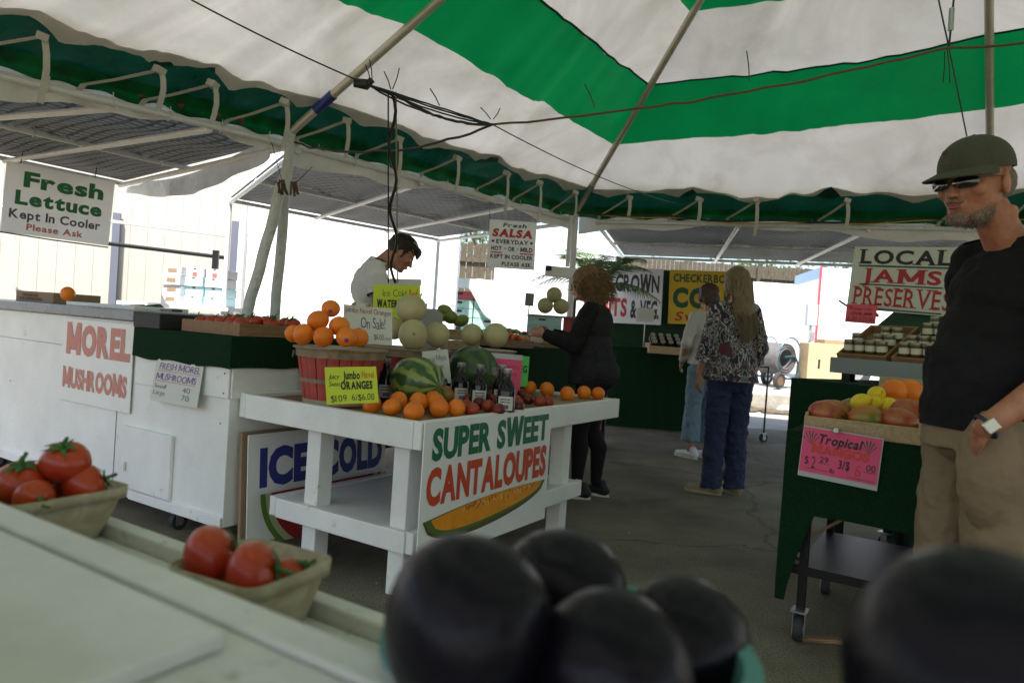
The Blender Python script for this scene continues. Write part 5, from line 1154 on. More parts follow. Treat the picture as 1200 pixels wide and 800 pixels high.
# ------------------------------------------------------------------ mango table at the right
MT = .82; g0 = at(928, 505, h=MT); GU, GV = g0.dot(UU), g0.dot(VV)
mt = thing('mango_table', 'black wheeled table draped in green turf with the pink mango sign', 'table', uv(GU, GV), ANG)   # local y runs to the left, so the table extends to -y
ML, MW = 1.5, .75
MB().bx(.01, MW, -ML, -.01, MT-.035, MT-.01).build('table_top', DARKM, mt)
q = MB(); q.bx(-.012, MW+.01, -ML, .012, MT-.009, MT+.004)
q.grid(lambda a, b: (-.014 - .012*abs(math.sin(a*19))*b, .012 - ML*a, MT - (.31 + .0*a)*b), 50, 4)          # front valance
q.grid(lambda a, b: (-.02 - .01*b + .006*math.sin(b*7), .014 - (.20*(1-b)**1.3 + .035)*a*(1) , MT - .655*b), 6, 10)   # long corner flap
q.grid(lambda a, b: (-.014 + (MW)*a*(1-.2*b), .016 + .012*abs(math.sin(a*14))*b, MT - .6*b), 20, 6)       # left end drape
q.build('turf', TURF, mt)
for x_, y_ in ((.02, -.06), (MW-.06, -.06), (.02, -ML+.04), (MW-.06, -ML+.04)):
    MB().bx(x_, x_+.03, y_-.03, y_, .12, MT-.036).build('leg', DARKM, mt); caster(mt, x_+.015, y_-.015, .052, .13)
MB().bx(.03, MW-.03, -ML+.04, -.05, .275, .29).build('lower_shelf', mat('black_plastic_sheet', (.02, .02, .022), .45), mt)
MB().bx(.015, .03, -ML+.04, -.03, .265, .30).build('shelf_rim', DARKM, mt)
MB().box((.3, -.11, .4), (.008, .012, .3), (.9, .3, 0)).build('brace_bar', WOODP, mt)
tag(MB().box((0, 0, .012), (.16, .03, .02)).build('wood_scrap', wood('scrap_wood', (.35, .2, .1), (.12, .06, .03), 9)), 'short broken strip of wood lying by the caster of the mango table', 'wood scrap').location = at(962, 752, h=0)
# crate of mangos
cxy = at(941, 507, h=MT+.004); cU, cV = cxy.dot(UU)-GU, cxy.dot(VV)-GV
cU = max(cU, .005)
mc = thing('mango_crate', 'pale wooden crate of mangos on the green turf table edge', 'crate', uv(GU+.01, GV-.04, MT+.005), ANG)
CL = .40
MC = Matrix.Translation(mc.location) @ Matrix.Rotation(ANG, 4, 'Z') @ Matrix.Translation((0, -CL, 0))
for nm, b_ in (('front_board', (0, .014, 0, CL, 0, .062)), ('back_board', (.33, .344, 0, CL, 0, .062)), ('side_board', (.0145, .3295, 0, .012, 0, .075)), ('side_board', (.0145, .3295, CL-.012, CL, 0, .075)), ('base', (.015, .33, .013, CL-.013, .004, .012))):
    MB().bx(b_[0], b_[1], b_[2]-CL, b_[3]-CL, b_[4], b_[5]).build(nm, WOODP, mc, bevel=.002)
def in_crate(x, y, z): return MC @ Vector((x, y, z))
mgs = [(.07, .33, .072, 'leftmost mango with sticker in the mango crate'), (.07, .19, .072, 'middle front mango in the mango crate'), (.075, .07, .074, 'right front mango in the mango crate'), (.19, .33, .07, 'left mango of the second row in the mango crate'), (.19, .2, .07, 'middle mango of the second row in the mango crate'), (.2, .06, .072, 'right mango of the second row in the mango crate'), (.28, .34, .07, 'mango at the back left corner of the mango crate'), (.29, .12, .1, 'purple green mango at the back behind the lemons'), (.14, .045, .11, 'mango resting on top at the right end of the crate')]
for i, (x, y, z, lb) in enumerate(mgs): put('mango', mg, lb, in_crate(x, y, z), (rr.uniform(-.2, .2), rr.uniform(-.2, .2), ANG + R(90) + rr.uniform(-.4, .4) + (3.1 if i % 2 else 0)), 1.08, 'mangos in the crate', 'mango')
LEM = fruit_mat('lemon_peel', (.78, .58, .02), (.68, .46, .01), 5, (140, .4, .002), .4)
lmp = MB().ball((0, 0, 0), (.032, .032, .040), 22, 16, fn=lambda a, b: 1 + .12*math.exp(-(b/.22)**2) + .12*math.exp(-((math.pi-b)/.22)**2)).build('lemon', LEM, smooth=True, ang=180); MB().ball((0, 0, .044), .003, 6, 4).build('stem', NAV, lmp)
for i, (px, py) in enumerate([(1027, 462), (1009, 471), (1022, 473), (1040, 475)]):
    put('lemon', lmp, ['top yellow lemon of the four above the mangos', 'left yellow lemon of the row above the mangos', 'middle yellow lemon of the row above the mangos', 'right yellow lemon of the row above the mangos'][i], at(px, py, Y=(in_crate(.2, .2, 0)).y + (.0 if i else .04)), (R(70), .2*i, .5*i), 1.0, 'lemons above the mangos', 'lemon')
for i, (px, py) in enumerate([(1048, 459), (1066, 460), (1077, 466)]):
    put('orp', orp, ['large orange grapefruit left of the pair behind the lemons', 'large orange grapefruit right of the pair, beside the black shirt', 'orange fruit against the black shirt behind the mangos'][i], at(px, py, Y=in_crate(.36, .2, 0).y), rrot(), 1.25, 'oranges behind the lemons', 'orange')
ob = thing('orange_crate', 'pale wooden crate under the oranges behind the mango crate', 'crate', uv(GU+.37, GV-.12, MT+.005), ANG); MO = .36
for nm, b_ in (('front_board', (0, .012, 0, MO, 0, .11)), ('back_board', (.25, .262, 0, MO, 0, .11)), ('side_board', (.0125, .2495, 0, .012, 0, .11)), ('side_board', (.0125, .2495, MO-.012, MO, 0, .11)), ('base', (.0125, .2495, .013, MO-.013, .07, .08))):
    MB().bx(b_[0], b_[1], b_[2]-MO, b_[3]-MO, b_[4], b_[5]).build(nm, WOODP, ob, bevel=.002)
# pink mango sign
gp_ = lambda px, py: at(px, py, U=GU-.03)
a_, b_, c_ = gp_(943, 498), gp_(1037, 514), gp_(934.5, 556)
t, W_, H_ = board('mango_sign', 'pink card in a clear sleeve reading Tropical Mangos with prices', a_, b_, c_, None, PLAST)
MB().bx(.01*W_, .985*W_, .1*H_, .98*H_, .0005, .0022).build('card', PINK, t)
letters(t, INK['black'], ('Tropical', .2*W_, .74*W_, .7*H_, .9*H_, dict(bold=.03, shear=.2, z=.004)), ('$', .07*W_, .12*W_, .26*H_, .42*H_, dict(bold=0, z=.004)), ('2', .16*W_, .21*W_, .2*H_, .44*H_, dict(bold=-.01, z=.004)), ('29', .26*W_, .37*W_, .34*H_, .46*H_, dict(bold=0, z=.004)), ('lb', .4*W_, .46*W_, .17*H_, .26*H_, dict(bold=.0, z=.004)), ('3/$', .5*W_, .64*W_, .28*H_, .46*H_, dict(bold=.02, z=.004)), ('00', .84*W_, .95*W_, .34*H_, .47*H_, dict(bold=0, z=.004)))
letters(t, mat('ink_redor', (.6, .05, .03), .5), ('MANGOS', .14*W_, .86*W_, .5*H_, .69*H_, dict(bold=.06, z=.0045, gap=.02)), ('6', .71*W_, .78*W_, .2*H_, .44*H_, dict(bold=-.01, z=.004)))
ul = MB(); ul.bx(.08*W_, .38*W_, .18*H_, .19*H_, .003, .004); ul.bx(.62*W_, .95*W_, .15*H_, .16*H_, .003, .004); ul.bx(.25*W_, .38*W_, .31*H_, .32*H_, .003, .004); ul.bx(.82*W_, .96*W_, .31*H_, .32*H_, .003, .004); ul.build('underline', INK['darkgreen'], t)
for s_, x_ in ((-1, .12), (1, .84)):
    ul = MB()
    for j in range(6):
        a = R(40 + 22*j); 
        for q_ in range(1): ul.add([(x_*W_, .66*H_, .003), (x_*W_ + .035*math.cos(a) - .003, .66*H_ + .05*math.sin(a), .003), (x_*W_ + .035*math.cos(a) + .003, .66*H_ + .05*math.sin(a), .003)], [(0, 1, 2)])
    ul.build('palm_print', INK['darkgreen'], t)
MB().box((.43*W_, H_*1.02, .012), (.018, .02, .055)).build('clip', STEEL, t, bevel=.003)

# ------------------------------------------------------------------ jam stand behind
JY = 4.0
jl, jr = at(973, 418, Y=JY), at(1090, 430, Y=JY-.45)
jd = jr - jl; jd.z = 0; ja = math.atan2(jd.y, jd.x)
js = thing('jam_stand', 'green stepped stand with a grey front board holding jam crates', 'stand', (jl.x, jl.y, 0), ja)
fz1, fz0 = at(973, 418, Y=JY).z, at(975, 436, Y=JY).z
MB().bx(0, 1.5, 0, .025, fz0, fz1).build('front_board', mat('grey_blue_paint', (.22, .25, .26), .55, var=(6, .15), wear=(12, .68, (.35, .35, .33))), js, bevel=.003)
MB().bx(.02, 1.48, .026, .9, fz0+.005, fz0+.025).build('shelf', TURF, js)
tz = at(997, 362, Y=JY+.3).z
slope = MB(); slope.add([(.0, .03, fz1-.03), (1.5, .03, fz1-.03), (1.5, .62, fz1+.30), (0, .62, fz1+.30), (0, .03, fz0+.01), (1.5, .03, fz0+.01), (1.5, .62, fz0+.01), (0, .62, fz0+.01)], [(0, 1, 2, 3), (4, 7, 6, 5), (0, 4, 5, 1), (1, 5, 6, 2), (2, 6, 7, 3), (3, 7, 4, 0)]); slope.build('sloped_bed', BG, js)
MB().bx(.05, 1.5, .63, .66, 0, at(1000, 290, Y=JY+.6).z-.05).build('backboard', BG, js)
for x_ in (.05, 1.4):
    for y_ in (.04, .58): MB().bx(x_, x_+.05, y_, y_+.05, .1, fz0).build('leg', DARKM, js)
# lower turf table that carries the stand
lt_ = thing('turf_table', 'low green turf table under the jam stand with black legs', 'table', (jl.x, jl.y, 0), ja)
zt2 = at(962, 446, Y=JY-.25).z
MB().bx(-.03, 1.6, -.28, .62, zt2-.02, zt2).build('table_top', TURF, lt_)
q = MB(); q.grid(lambda a, b: (-.035 + 1.63*a, -.285 - .012*abs(math.sin(a*30))*b, zt2 - .36*b), 40, 3); q.grid(lambda a, b: (-.035 - .012*abs(math.sin(a*12))*b, -.285 + .9*a, zt2 - .36*b), 20, 3); q.build('turf_skirt', TURF, lt_)
for x_, y_ in ((.1, .5), (.55, -.2), (1.4, .5), (.02, -.2)): MB().bx(x_, x_+.03, y_, y_+.03, .1, zt2-.021).build('leg', DARKM, lt_); caster(lt_, x_+.015, y_+.015, .045, .11)
MB().bx(.4, 1.3, -.2, -.1, zt2+.001, zt2+.05).build('wood_block', WOODP, lt_)
# jam crates tilted on the bed
MJ = Matrix.Translation((jl.x, jl.y, 0)) @ Matrix.Rotation(ja, 4, 'Z')
tiltA = math.atan2(.33, .59)
def jam_crate(lb, x0, y0, wx, ly, group):
    mw = MJ @ Matrix.Translation((x0, y0 + .03, fz1 - .022 + (y0)*math.tan(tiltA))) @ Matrix.Rotation(tiltA, 4, 'X')
    t = thing('jam_crate', lb, 'crate', mw=mw, group=group); th = .012
    for nm, b_ in (('front_board', (0, wx, 0, th)), ('back_board', (0, wx, ly-th, ly)), ('side_board', (0, th, th+.0003, ly-th-.0003)), ('side_board', (wx-th, wx, th+.0003, ly-th-.0003))): MB().bx(b_[0], b_[1], b_[2], b_[3], .001, .05).build(nm, WOODB, t, bevel=.0015)
    MB().bx(th, wx-th, th, ly-th, .002, .01).build('base', WOODB, t); return mw
jamJ = thing('jam_jar', 'x', 'jar')
MB().lathe([(0, 0), (.024, 0), (.0275, .006), (.0275, .055), (.023, .064), (0, .064)], 18).build('glass', mat('jam_glass', (.07, .07, .015), .12, var=(10, .4, (.12, .05, .01))), jamJ, smooth=True)
MB().lathe([(.0279, .018), (.0279, .048)], 18).build('label', mat('jam_label', (.62, .6, .5), .6), jamJ, smooth=True); MB().lathe([(.0255, .062), (.0262, .064), (.0262, .074), (.024, .0765), (0, .0765)], 18).build('lid', mat('jam_lid', (.38, .38, .3), .3, .6), jamJ, smooth=True)
mwA = jam_crate('left tilted wooden crate half full of jam jars', .03, .0, .275, .36, 'jam crates on the stand')
mwB = jam_crate('right tilted wooden crate full of jam jars', .335, .0, .46, .19, 'jam crates on the stand')
mwC = jam_crate('upper right tilted wooden crate of jam jars under the Local Jams sign', .345, .20, .46, .19, 'jam crates on the stand')
def jars(mw, cells, lbf):
    for r_, c_, nr in cells:
        M = mw @ Matrix.Translation((.043 + .0615*c_, .05 + .08*r_, .03)) @ Matrix.Rotation(R(-24), 4, 'X')
        put('jam_jar', jamJ, lbf(r_, c_), M.to_translation(), M.to_euler(), 1.0, 'jam jars in the tilted crates', 'jar')
jars(mwA, [(0, 0, 0), (0, 1, 0), (0, 2, 0), (0, 3, 0), (1, 0, 0), (1, 2, 0), (1, 3, 0), (2, 2, 0), (2, 3, 0)], lambda r, c: '%s jam jar in the %s row of the left tilted crate' % (ORD[c], ['front', 'second', 'third'][r]))
jars(mwB, [(r, c, 0) for r in (0, 1) for c in range(7)], lambda r, c: '%s jam jar in the %s row of the lower right tilted crate' % (ORD[c], ['front', 'back'][r]))
jars(mwC, [(r, c, 0) for r in (0, 1) for c in range(6)], lambda r, c: '%s jam jar in the %s row of the upper right tilted crate' % (ORD[c], ['front', 'back'][r]))
# signs over the jams
dj = Vector((math.cos(ja), math.sin(ja), 0)); nj = Vector((-dj.y, dj.x, 0)); Oj = Vector((jl.x, jl.y, 0)) + nj*.55
def onj(px, py, off=0):
    d = CF + CR*((px-600)/FPX) - CU*((py-400)/FPX); O = Oj + nj*off; return CAM + d*((O-CAM).dot(nj)/d.dot(nj))
t, W_, H_ = board('jams_sign', 'white board reading Local Jams Preserves above the jam stand', onj(998, 289), onj(1124, 290), onj(992, 361), None, mat('cream_board', (.62, .62, .57), .5, var=(3, .08)), thick=.012)
letters(t, INK['black'], ('LOCAL', .08*W_, .92*W_, .73*H_, .96*H_, dict(bold=.03, serif=.1, gap=.08)))
letters(t, mat('ink_crimson', (.4, .015, .025), .5), ('JAMS', .12*W_, .86*W_, .44*H_, .66*H_, dict(bold=.03, serif=.1, gap=.1)), ('PRESERVES', .06*W_, .97*W_, .08*H_, .37*H_, dict(bold=.01, serif=.08, gap=.1)))
ul = MB(); ul.bx(.07*W_, .93*W_, .685*H_, .71*H_, .001, .003); ul.bx(.1*W_, .88*W_, .395*H_, .415*H_, .001, .003); ul.bx(.2*W_, .9*W_, .02*H_, .04*H_, .001, .003); ul.build('underline', INK['darkgreen'], t)
t, W_, H_ = board('price_card', 'pink handwritten card at the left end of the jam stand', onj(991, 356, -.12), onj(1026, 358, -.12), onj(990, 377, -.12), None, mat('coral_card', (.75, .1, .14), .6))
letters(t, mat('ink_darkred', (.25, .01, .04), .5), ('Preserves', .1*W_, .85*W_, .7*H_, .9*H_, dict(bold=-.01, jit=.1)), ('6.00', .08*W_, .4*W_, .1*H_, .36*H_, dict(bold=0, jit=.1)), ('3/25.00', .45*W_, .95*W_, .1*H_, .36*H_, dict(bold=0, jit=.1)), name='handwriting')
letters(t, INK['black'], ('LOCAL JAMS', .2*W_, .88*W_, .44*H_, .6*H_, dict(bold=.02)), name='handwriting')
cp2 = thing('card_holder', 'black and red clip rod holding the pink card on the jam stand', 'clip', onj(983, 352, -.14)); MB().tube([(0, 0, 0), (.05, -.02, -.035)], .006, 6).build('rod', DARKM, cp2); MB().tube([(.17, -.04, -.03), (.22, -.06, -.085)], .009, 6).build('tip', RB, cp2)

# ------------------------------------------------------------------ foreground stand
fs = thing('foreground_stand', 'pale painted stepped wooden stand in the near left foreground', 'stand', (0, 0, 0), ANG)
CREAM = mat('cream_paint', (.64, .635, .6), .5, var=(5, .2), bump=(45, .7, .004), wear=(7, .6, (.34, .33, .28)))
q = MB(); q.bx(-.45, .625, -.9, 2.2, .752, .78).build('lower_deck', CREAM, fs, bevel=.004)
MB().bx(.627, .655, -.9, 2.2, .70, .80).build('front_rail', CREAM, fs, bevel=.004)
MB().bx(.55, .575, -.5, 2.2, .781, .792).build('deck_strip', CREAM, fs, bevel=.003)
MB().bx(.348, .385, .245, 2.2, .885, .9165).build('edge_board', CREAM, fs, bevel=.004); MB().bx(-.3, .345, .245, 2.2, .885, .914).build('upper_deck', CREAM, fs, bevel=.004)
MB().bx(.36, .378, .25, 2.19, .781, .884).build('riser_board', CREAM, fs)
MB().bx(-.3, .322, .416, 2.1, .9145, .929).build('inset_panel', CREAM, fs, bevel=.004)
MB().bx(-.4, .13, .35, 1.9, .93, .985).build('top_deck', mat('pale_blue_paint', (.5, .53, .52), .5, var=(4, .12)), fs, bevel=.006)
for x_, y_ in ((.55, .4), (.55, 1.9), (-.3, .4), (-.3, 1.9), (.55, -.7)): MB().bx(x_, x_+.07, y_, y_+.07, 0, .751).build('leg', CREAM, fs)
nl = MB(); [nl.cyl((x_, y_, .915), (x_, y_, .9175), .004, n=8) for x_, y_ in ((.33, .5), (.34, .9), (.33, 1.3))]; nl.build('nail_heads', RUST, fs)
# quart baskets of tomatoes
def quart(lb, px, py, rz, h=.075, w=.15):
    p = at(px, py, h=.78); t = thing('quart_basket', lb, 'basket', p, rz, 'wooden quart baskets of tomatoes'); a, b = w/2, w*.38; H = h
    def ring(s, z): 
        pts = []; rx, ry, cr_ = a*s, a*s, .022
        for cx_, cy_, a0 in ((1, 1, 0), (-1, 1, 90), (-1, -1, 180), (1, -1, 270)):
            for q_ in range(5): an = R(a0 + 22.5*q_); pts.append(((rx-cr_)*cx_ + cr_*math.cos(an), (ry-cr_)*cy_ + cr_*math.sin(an), z))
        return pts
    m_ = MB(); R0, R1, R2 = ring(.74, .002), ring(.88, H*.5), ring(1.0, H); n_ = 20
    m_.add(R0 + R1 + R2, [tuple(range(20))[::-1]] + [(k*20+i, k*20+(i+1)%20, (k+1)*20+(i+1)%20, (k+1)*20+i) for k in range(2) for i in range(20)]); m_.build('body', WOODG, t, smooth=True, solid=.003)
    r_ = MB(); A, B = ring(1.03, H-.014), ring(1.045, H+.003); r_.add(A+B, [(i, (i+1)%20, 20+(i+1)%20, 20+i) for i in range(20)]); r_.build('rim', WOODG, t, smooth=True, solid=.003)
    sl = MB(); [sl.box((s_*.025, -a*.86, H*.36), (.003, .004, H*.4), (.12, 0, .1*s_)) for s_ in (-1, 1.3)]; sl = None
    for s_ in (-1, 1.3): MB().box((s_*.025, -a*.70, H*.36), (.003, .004, H*.4), (.2, 0, .1*s_)).build('slit', BLACKC, t)
    for s_ in (-1, 1): MB().box((a*.86, s_*.025, H*.36), (.004, .003, H*.4), (0, -.12, .0)).build('slit', BLACKC, t)
    return t, p
qb1, p1 = quart('left quart basket heaped with tomatoes on the foreground stand', 44, 630, ANG + .05, .078, .175)
qb2, p2 = quart('right quart basket with three tomatoes and an empty far corner', 292, 733, ANG + .1, .074, .132)
def fg_tom(px, py, Y_, s_, rot, lb): put('tomato', tmp_, lb, at(px, py, Y=Y_), rot, s_, 'tomatoes in the foreground baskets', 'tomato')
y1_, y2_ = p1.y, p2.y
for a in [(77, 541, y1_-.01, 1.02, (.5, .1, 0), 'topmost red tomato with green stem in the left basket'), (25, 566, y1_-.03, 1.0, (.3, -.2, 1), 'left tomato with green stem in the left basket'), (98, 568, y1_-.0, .95, (1.2, .5, 2), 'small tomato at the right of the left basket'), (40, 583, y1_-.07, .8, (1.8, .2, 1), 'small tomato at the front of the left basket'), (62, 566, y1_+.03, 1.0, (.3, .2, 1), 'tomato under the topmost one in the left basket'),
          (247, 653, y2_-.0, 1.08, (.1, 1.25, .4), 'large upright tomato at the left of the right basket'), (296, 671, y2_-.035, 1.05, (.2, 1.4, .3), 'front tomato with green stem in the right basket'), (342, 677, y2_+.03, .75, (.5, .6, 1), 'small red tomato low in the right basket')]: fg_tom(*a)
# eggplants in a teal pulp box
TP = mat('teal_pulp', (.1, .27, .25), .85, bump=(120, .6, .003), var=(20, .2))
EGG = mat('eggplant_skin', (.006, .004, .008), .31, coat=.0, spec=.17, var=(3, .3), bump=(12, .4, .02)); EGC = mat('egg_calyx', (.12, .09, .04), .7)
def egg_proto():
    t = MB().ball((0, 0, 0), (.058, .058, .066), 32, 20, fn=lambda a, b: 1 + .02*math.cos(3*a)*math.sin(b) - .06*math.sin(b)*(1 if b < 1.2 else 0)*.5).build('eggplant', EGG, smooth=True, ang=180)
    c_ = MB(); 
    for i in range(5):
        a = i*1.257; d = Vector((math.cos(a), math.sin(a), 0)); n_ = Vector((-d.y, d.x, 0)); c_.add([Vector((0, 0, .0665)), d*.018 - n_*.01 + Vector((0, 0, .0655)), d*.036 + Vector((0, 0, .056)), d*.018 + n_*.01 + Vector((0, 0, .0655))], [(0, 1, 2, 3)])
    c_.tube([(0, 0, .064), (.002, 0, .08), (.008, 0, .095)], [.007, .005, .006], 8); c_.build('calyx', EGC, t, smooth=True); return t
ep = egg_proto()
pbx = thing('pulp_box', 'teal pulp box heaped with dark eggplants in the bottom foreground', 'box', (.054, .515, .782), R(0))
def oct_ring(rx, ry, z, n=28, e=2.6):
    out = []
    for i in range(n):
        a = 2*math.pi*i/n; c_, s_ = math.cos(a), math.sin(a); out.append((rx*abs(c_)**(2/e)*(1 if c_ >= 0 else -1), ry*abs(s_)**(2/e)*(1 if s_ >= 0 else -1), z))
    return out
m_ = MB(); rings = [oct_ring(.09, .08, .02), oct_ring(.11, .1, .08), oct_ring(.124, .105, .144), oct_ring(.132, .112, .146), oct_ring(.132, .112, .152), oct_ring(.120, .102, .152), oct_ring(.104, .094, .08), oct_ring(.086, .076, .026)]
vs = [v for r_ in rings for v in r_]; m_.add(vs, [tuple(range(28))[::-1]] + [(k*28+i, k*28+(i+1)%28, (k+1)*28+(i+1)%28, (k+1)*28+i) for k in range(7) for i in range(28)] + [tuple(range(196, 224))]); m_.build('body', TP, pbx, smooth=True)
for px, py, Y_, s_, lb in [(548, 732, .46, .93, 'large glossy eggplant at the left front of the teal box'), (657, 692, .60, .90, 'eggplant at the back of the teal box'), (800, 752, .54, .86, 'eggplant at the right side of the teal box'), (715, 790, .455, .90, 'eggplant at the front centre, cut by the bottom edge')]:
    put('eggplant', ep, lb, at(px, py, Y=Y_), (rr.uniform(-2.2, -1.5), rr.uniform(-.5, .5), rr.uniform(-.6, .6)), s_, 'eggplants in the teal box', 'eggplant')
pb2 = dup(pbx, 'second teal pulp box at the near right, hidden under its eggplant', (.235, .23, .80), (0, 0, .5), .62)
put('eggplant', ep, 'very near blurred eggplant in the bottom right corner', at(1150, 800, Y=.265), (-2, .3, .2), .86, 'near eggplants', 'eggplant')
MB  # stand for the near box
# ------------------------------------------------------------------ people: smooth continuous bodies from blended volumes
def skin_mat(nm, c, var=.25): 
    m = mat(nm, c, .52, var=(16, var, (c[0]*.7, c[1]*.5, c[2]*.42)), bump=(110, .5, .003)); b = m.node_tree.nodes['Principled BSDF']; b.inputs['Subsurface Weight'].default_value = .08; b.inputs['Subsurface Radius'].default_value = (.02, .008, .004); return m
def blob(name, prims, m, parent, vox=.006, smooth=6, disp=None, cuts=(), sm_fac=.5):
    """prims: ('c', p0, r0, p1, r1) round-ended limb; ('k', ...) flat-ended; ('e', centre, radii, rot)"""
    mb = MB()
    for p in prims:
        if p[0] == 'c':
            p0, p1 = Vector(p[1]), Vector(p[3]); r0, r1 = p[2], p[4]; d = (p1-p0); L_ = d.length; d.normalize(); pts = []; rs = []
            for i in range(6): a = math.pi/2*(1 - i/5*.98); pts.append(p0 - d*r0*math.sin(a)); rs.append(max(.0008, r0*math.cos(a)))
            for i in range(1, 6): pts.append(p0.lerp(p1, i/6)); rs.append(r0 + (r1-r0)*i/6)
            for i in range(6): a = math.pi/2*(i/5*.98); pts.append(p1 + d*r1*math.sin(a)); rs.append(max(.0008, r1*math.cos(a)))
            mb.tube(pts, rs, 16)
        elif p[0] == 'k': mb.cyl(p[1], p[3], p[2], p[4], 20)
        else: mb.ball(p[1], p[2], 28, 18, rot=p[3] if len(p) > 3 else None)
    me = mb.mesh('tmp'); o = bpy.data.objects.new('tmp', me); COL.objects.link(o)
    r = o.modifiers.new('r', 'REMESH'); r.mode = 'VOXEL'; r.voxel_size = vox; r.use_smooth_shade = True
    s = o.modifiers.new('s', 'SMOOTH'); s.iterations = smooth; s.factor = sm_fac
    if disp:
        for k_, (sc_, st_) in enumerate(disp):
            tx = bpy.data.textures.new('t', 'CLOUDS'); tx.noise_scale = sc_; tx.noise_depth = 2; d = o.modifiers.new('d', 'DISPLACE'); d.texture = tx; d.strength = st_; d.mid_level = .5
    bpy.context.view_layer.update(); dg = bpy.context.evaluated_depsgraph_get()
    m2_ = bpy.data.meshes.new_from_object(o.evaluated_get(dg)); bpy.data.objects.remove(o); bpy.data.meshes.remove(me)
    if cuts:
        bm = bmesh.new(); bm.from_mesh(m2_)
        for co, no in cuts:
            bmesh.ops.bisect_plane(bm, geom=bm.verts[:] + bm.edges[:] + bm.faces[:], plane_co=co, plane_no=no, clear_outer=True)
        bm.to_mesh(m2_); bm.free()
    m2_.name = name; m2_.materials.clear(); m2_.materials.append(m); m2_.shade_smooth()
    out = bpy.data.objects.new(name, m2_); COL.objects.link(out); out.parent = parent
    if cuts: sd_ = out.modifiers.new('s', 'SOLIDIFY'); sd_.thickness = .003; sd_.offset = -1
    return out
def Hx(M, prims):      # move primitives by a head/hand matrix
    out = []; Rm = M.to_3x3()
    for p in prims:
        if p[0] in 'ck': out.append((p[0], M @ Vector(p[1]), p[2], M @ Vector(p[3]), p[4]))
        else:
            rt = Rm @ (Euler(p[3]).to_matrix() if len(p) > 3 else Matrix.Identity(3)); out.append(('e', M @ Vector(p[1]), p[2], rt))
    return out
def headM(pos, yaw=0, pitch=0, roll=0): return Matrix.Translation(pos) @ Euler((pitch, roll, yaw), 'ZYX').to_matrix().to_4x4() if False else Matrix.Translation(pos) @ Matrix.Rotation(yaw, 4, 'Z') @ Matrix.Rotation(pitch, 4, 'X') @ Matrix.Rotation(roll, 4, 'Y')
# head, local: origin mid skull, +Y forward, height 0.235
HEAD = [('e', (0, -.012, .03), (.074, .094, .088)), ('e', (0, .012, -.02), (.066, .078, .078)), ('e', (0, .028, -.065), (.05, .058, .05)), ('c', (-.03, .055, -.088), .016, (.03, .055, -.088), .016), ('e', (0, .074, -.09), (.022, .018, .019)),
        ('e', (0, .078, .022), (.052, .014, .011)), ('c', (0, .084, .012), .0085, (0, .104, -.022), .011), ('e', (0, .107, -.025), (.012, .012, .010)), ('e', (-.011, .095, -.028), (.008, .010, .007)), ('e', (.011, .095, -.028), (.008, .010, .007)),
        ('e', (-.04, .056, -.018), (.024, .024, .022)), ('e', (.04, .056, -.018), (.024, .024, .022)), ('e', (0, .084, -.055), (.024, .012, .018)),
        ('e', (-.076, -.008, -.012), (.010, .019, .032), (.1, 0, .25)), ('e', (.076, -.008, -.012), (.010, .019, .032), (.1, 0, -.25))]
def face_bits(t, hM, skin, lips=True, eyes=True, par=None):
    lipm = mat('lip', (.3, .08, .07), .5)
    mk = lambda pr, nm, m: blob(nm, Hx(hM, pr), m, t, vox=.0022, smooth=2)
    mk([('e', (0, .096, -.051), (.020, .006, .0042)), ('e', (0, .095, -.059), (.018, .006, .005))], 'lips', lipm)
    if eyes:
        for s_ in (-1, 1):
            e = MB(); e.ball((0, 0, 0), .0115, 14, 9); e.ball((0, .0075, 0), (.005, .0047, .005), 10, 7, mi=1); o_ = e.build('eye', [mat('eye_white', (.6, .58, .55), .3), mat('iris', (.04, .025, .015), .2)], t, smooth=True); o_.matrix_local = hM @ Matrix.Translation((s_*.031, .0735, .004))
            b_ = MB().tube([hM @ Vector((s_*x, .089 - x*.25 + .0, .024 + .006*math.sin((x-.01)*70))) for x in (.012, .022, .034, .046)], [.003, .0036, .003, .0015], 6).build('eyebrow', mat('brow_hair', (.08, .05, .03), .8), t, smooth=True)
def hand(M, s=1, curl=.6, side=1):
    """M: wrist frame, +Y along the hand, +Z out of the back of the hand; side +1: thumb on +X"""
    pr = [('e', (0, .045, 0), (.039*s, .05*s, .015*s)), ('c', (0, -.01, 0), .025*s, (0, .03, 0), .024*s)]
    for i, (x, L_) in enumerate(((.029, .072), (.010, .082), (-.010, .076), (-.028, .06))):
        x *= side; a = curl; p0 = Vector((x, .08, 0)); p1 = p0 + Vector((x*.15, math.cos(a*.5), -math.sin(a*.5)))*L_*.45*s; p2 = p1 + Vector((0, math.cos(a*1.3), -math.sin(a*1.3)))*L_*.33*s; p3 = p2 + Vector((0, math.cos(a*2), -math.sin(a*2)))*L_*.24*s
        pr += [('c', p0 - Vector((0, .02, 0)), .0088*s, p1, .0083*s), ('c', p1, .0082*s, p2, .0075*s), ('c', p2, .0074*s, p3, .0064*s)]
    q0 = Vector((.025*side, .02, -.006)); q1 = Vector((.05*side, .05, -.018)); q2 = Vector((.056*side, .078, -.026 - .01*curl)); pr += [('c', q0, .013*s, q1, .0105*s), ('c', q1, .0102*s, q2, .008*s)]
    return Hx(M, pr)
def wristM(w, d, up):
    y = Vector(d).normalized(); x = y.cross(Vector(up)).normalized(); z = x.cross(y); M = Matrix((x, y, z)).transposed().to_4x4(); M.translation = w; return M
def lerp(a, b, t): return Vector(a).lerp(Vector(b), t)
def strands(name, paths, r, m, parent):
    mb = MB()
    for p in paths: mb.tube(p, [r*(1 - .75*i/(len(p)-1)) for i in range(len(p))], 4, caps=False)
    return mb.build(name, m, parent, smooth=True, ang=180)
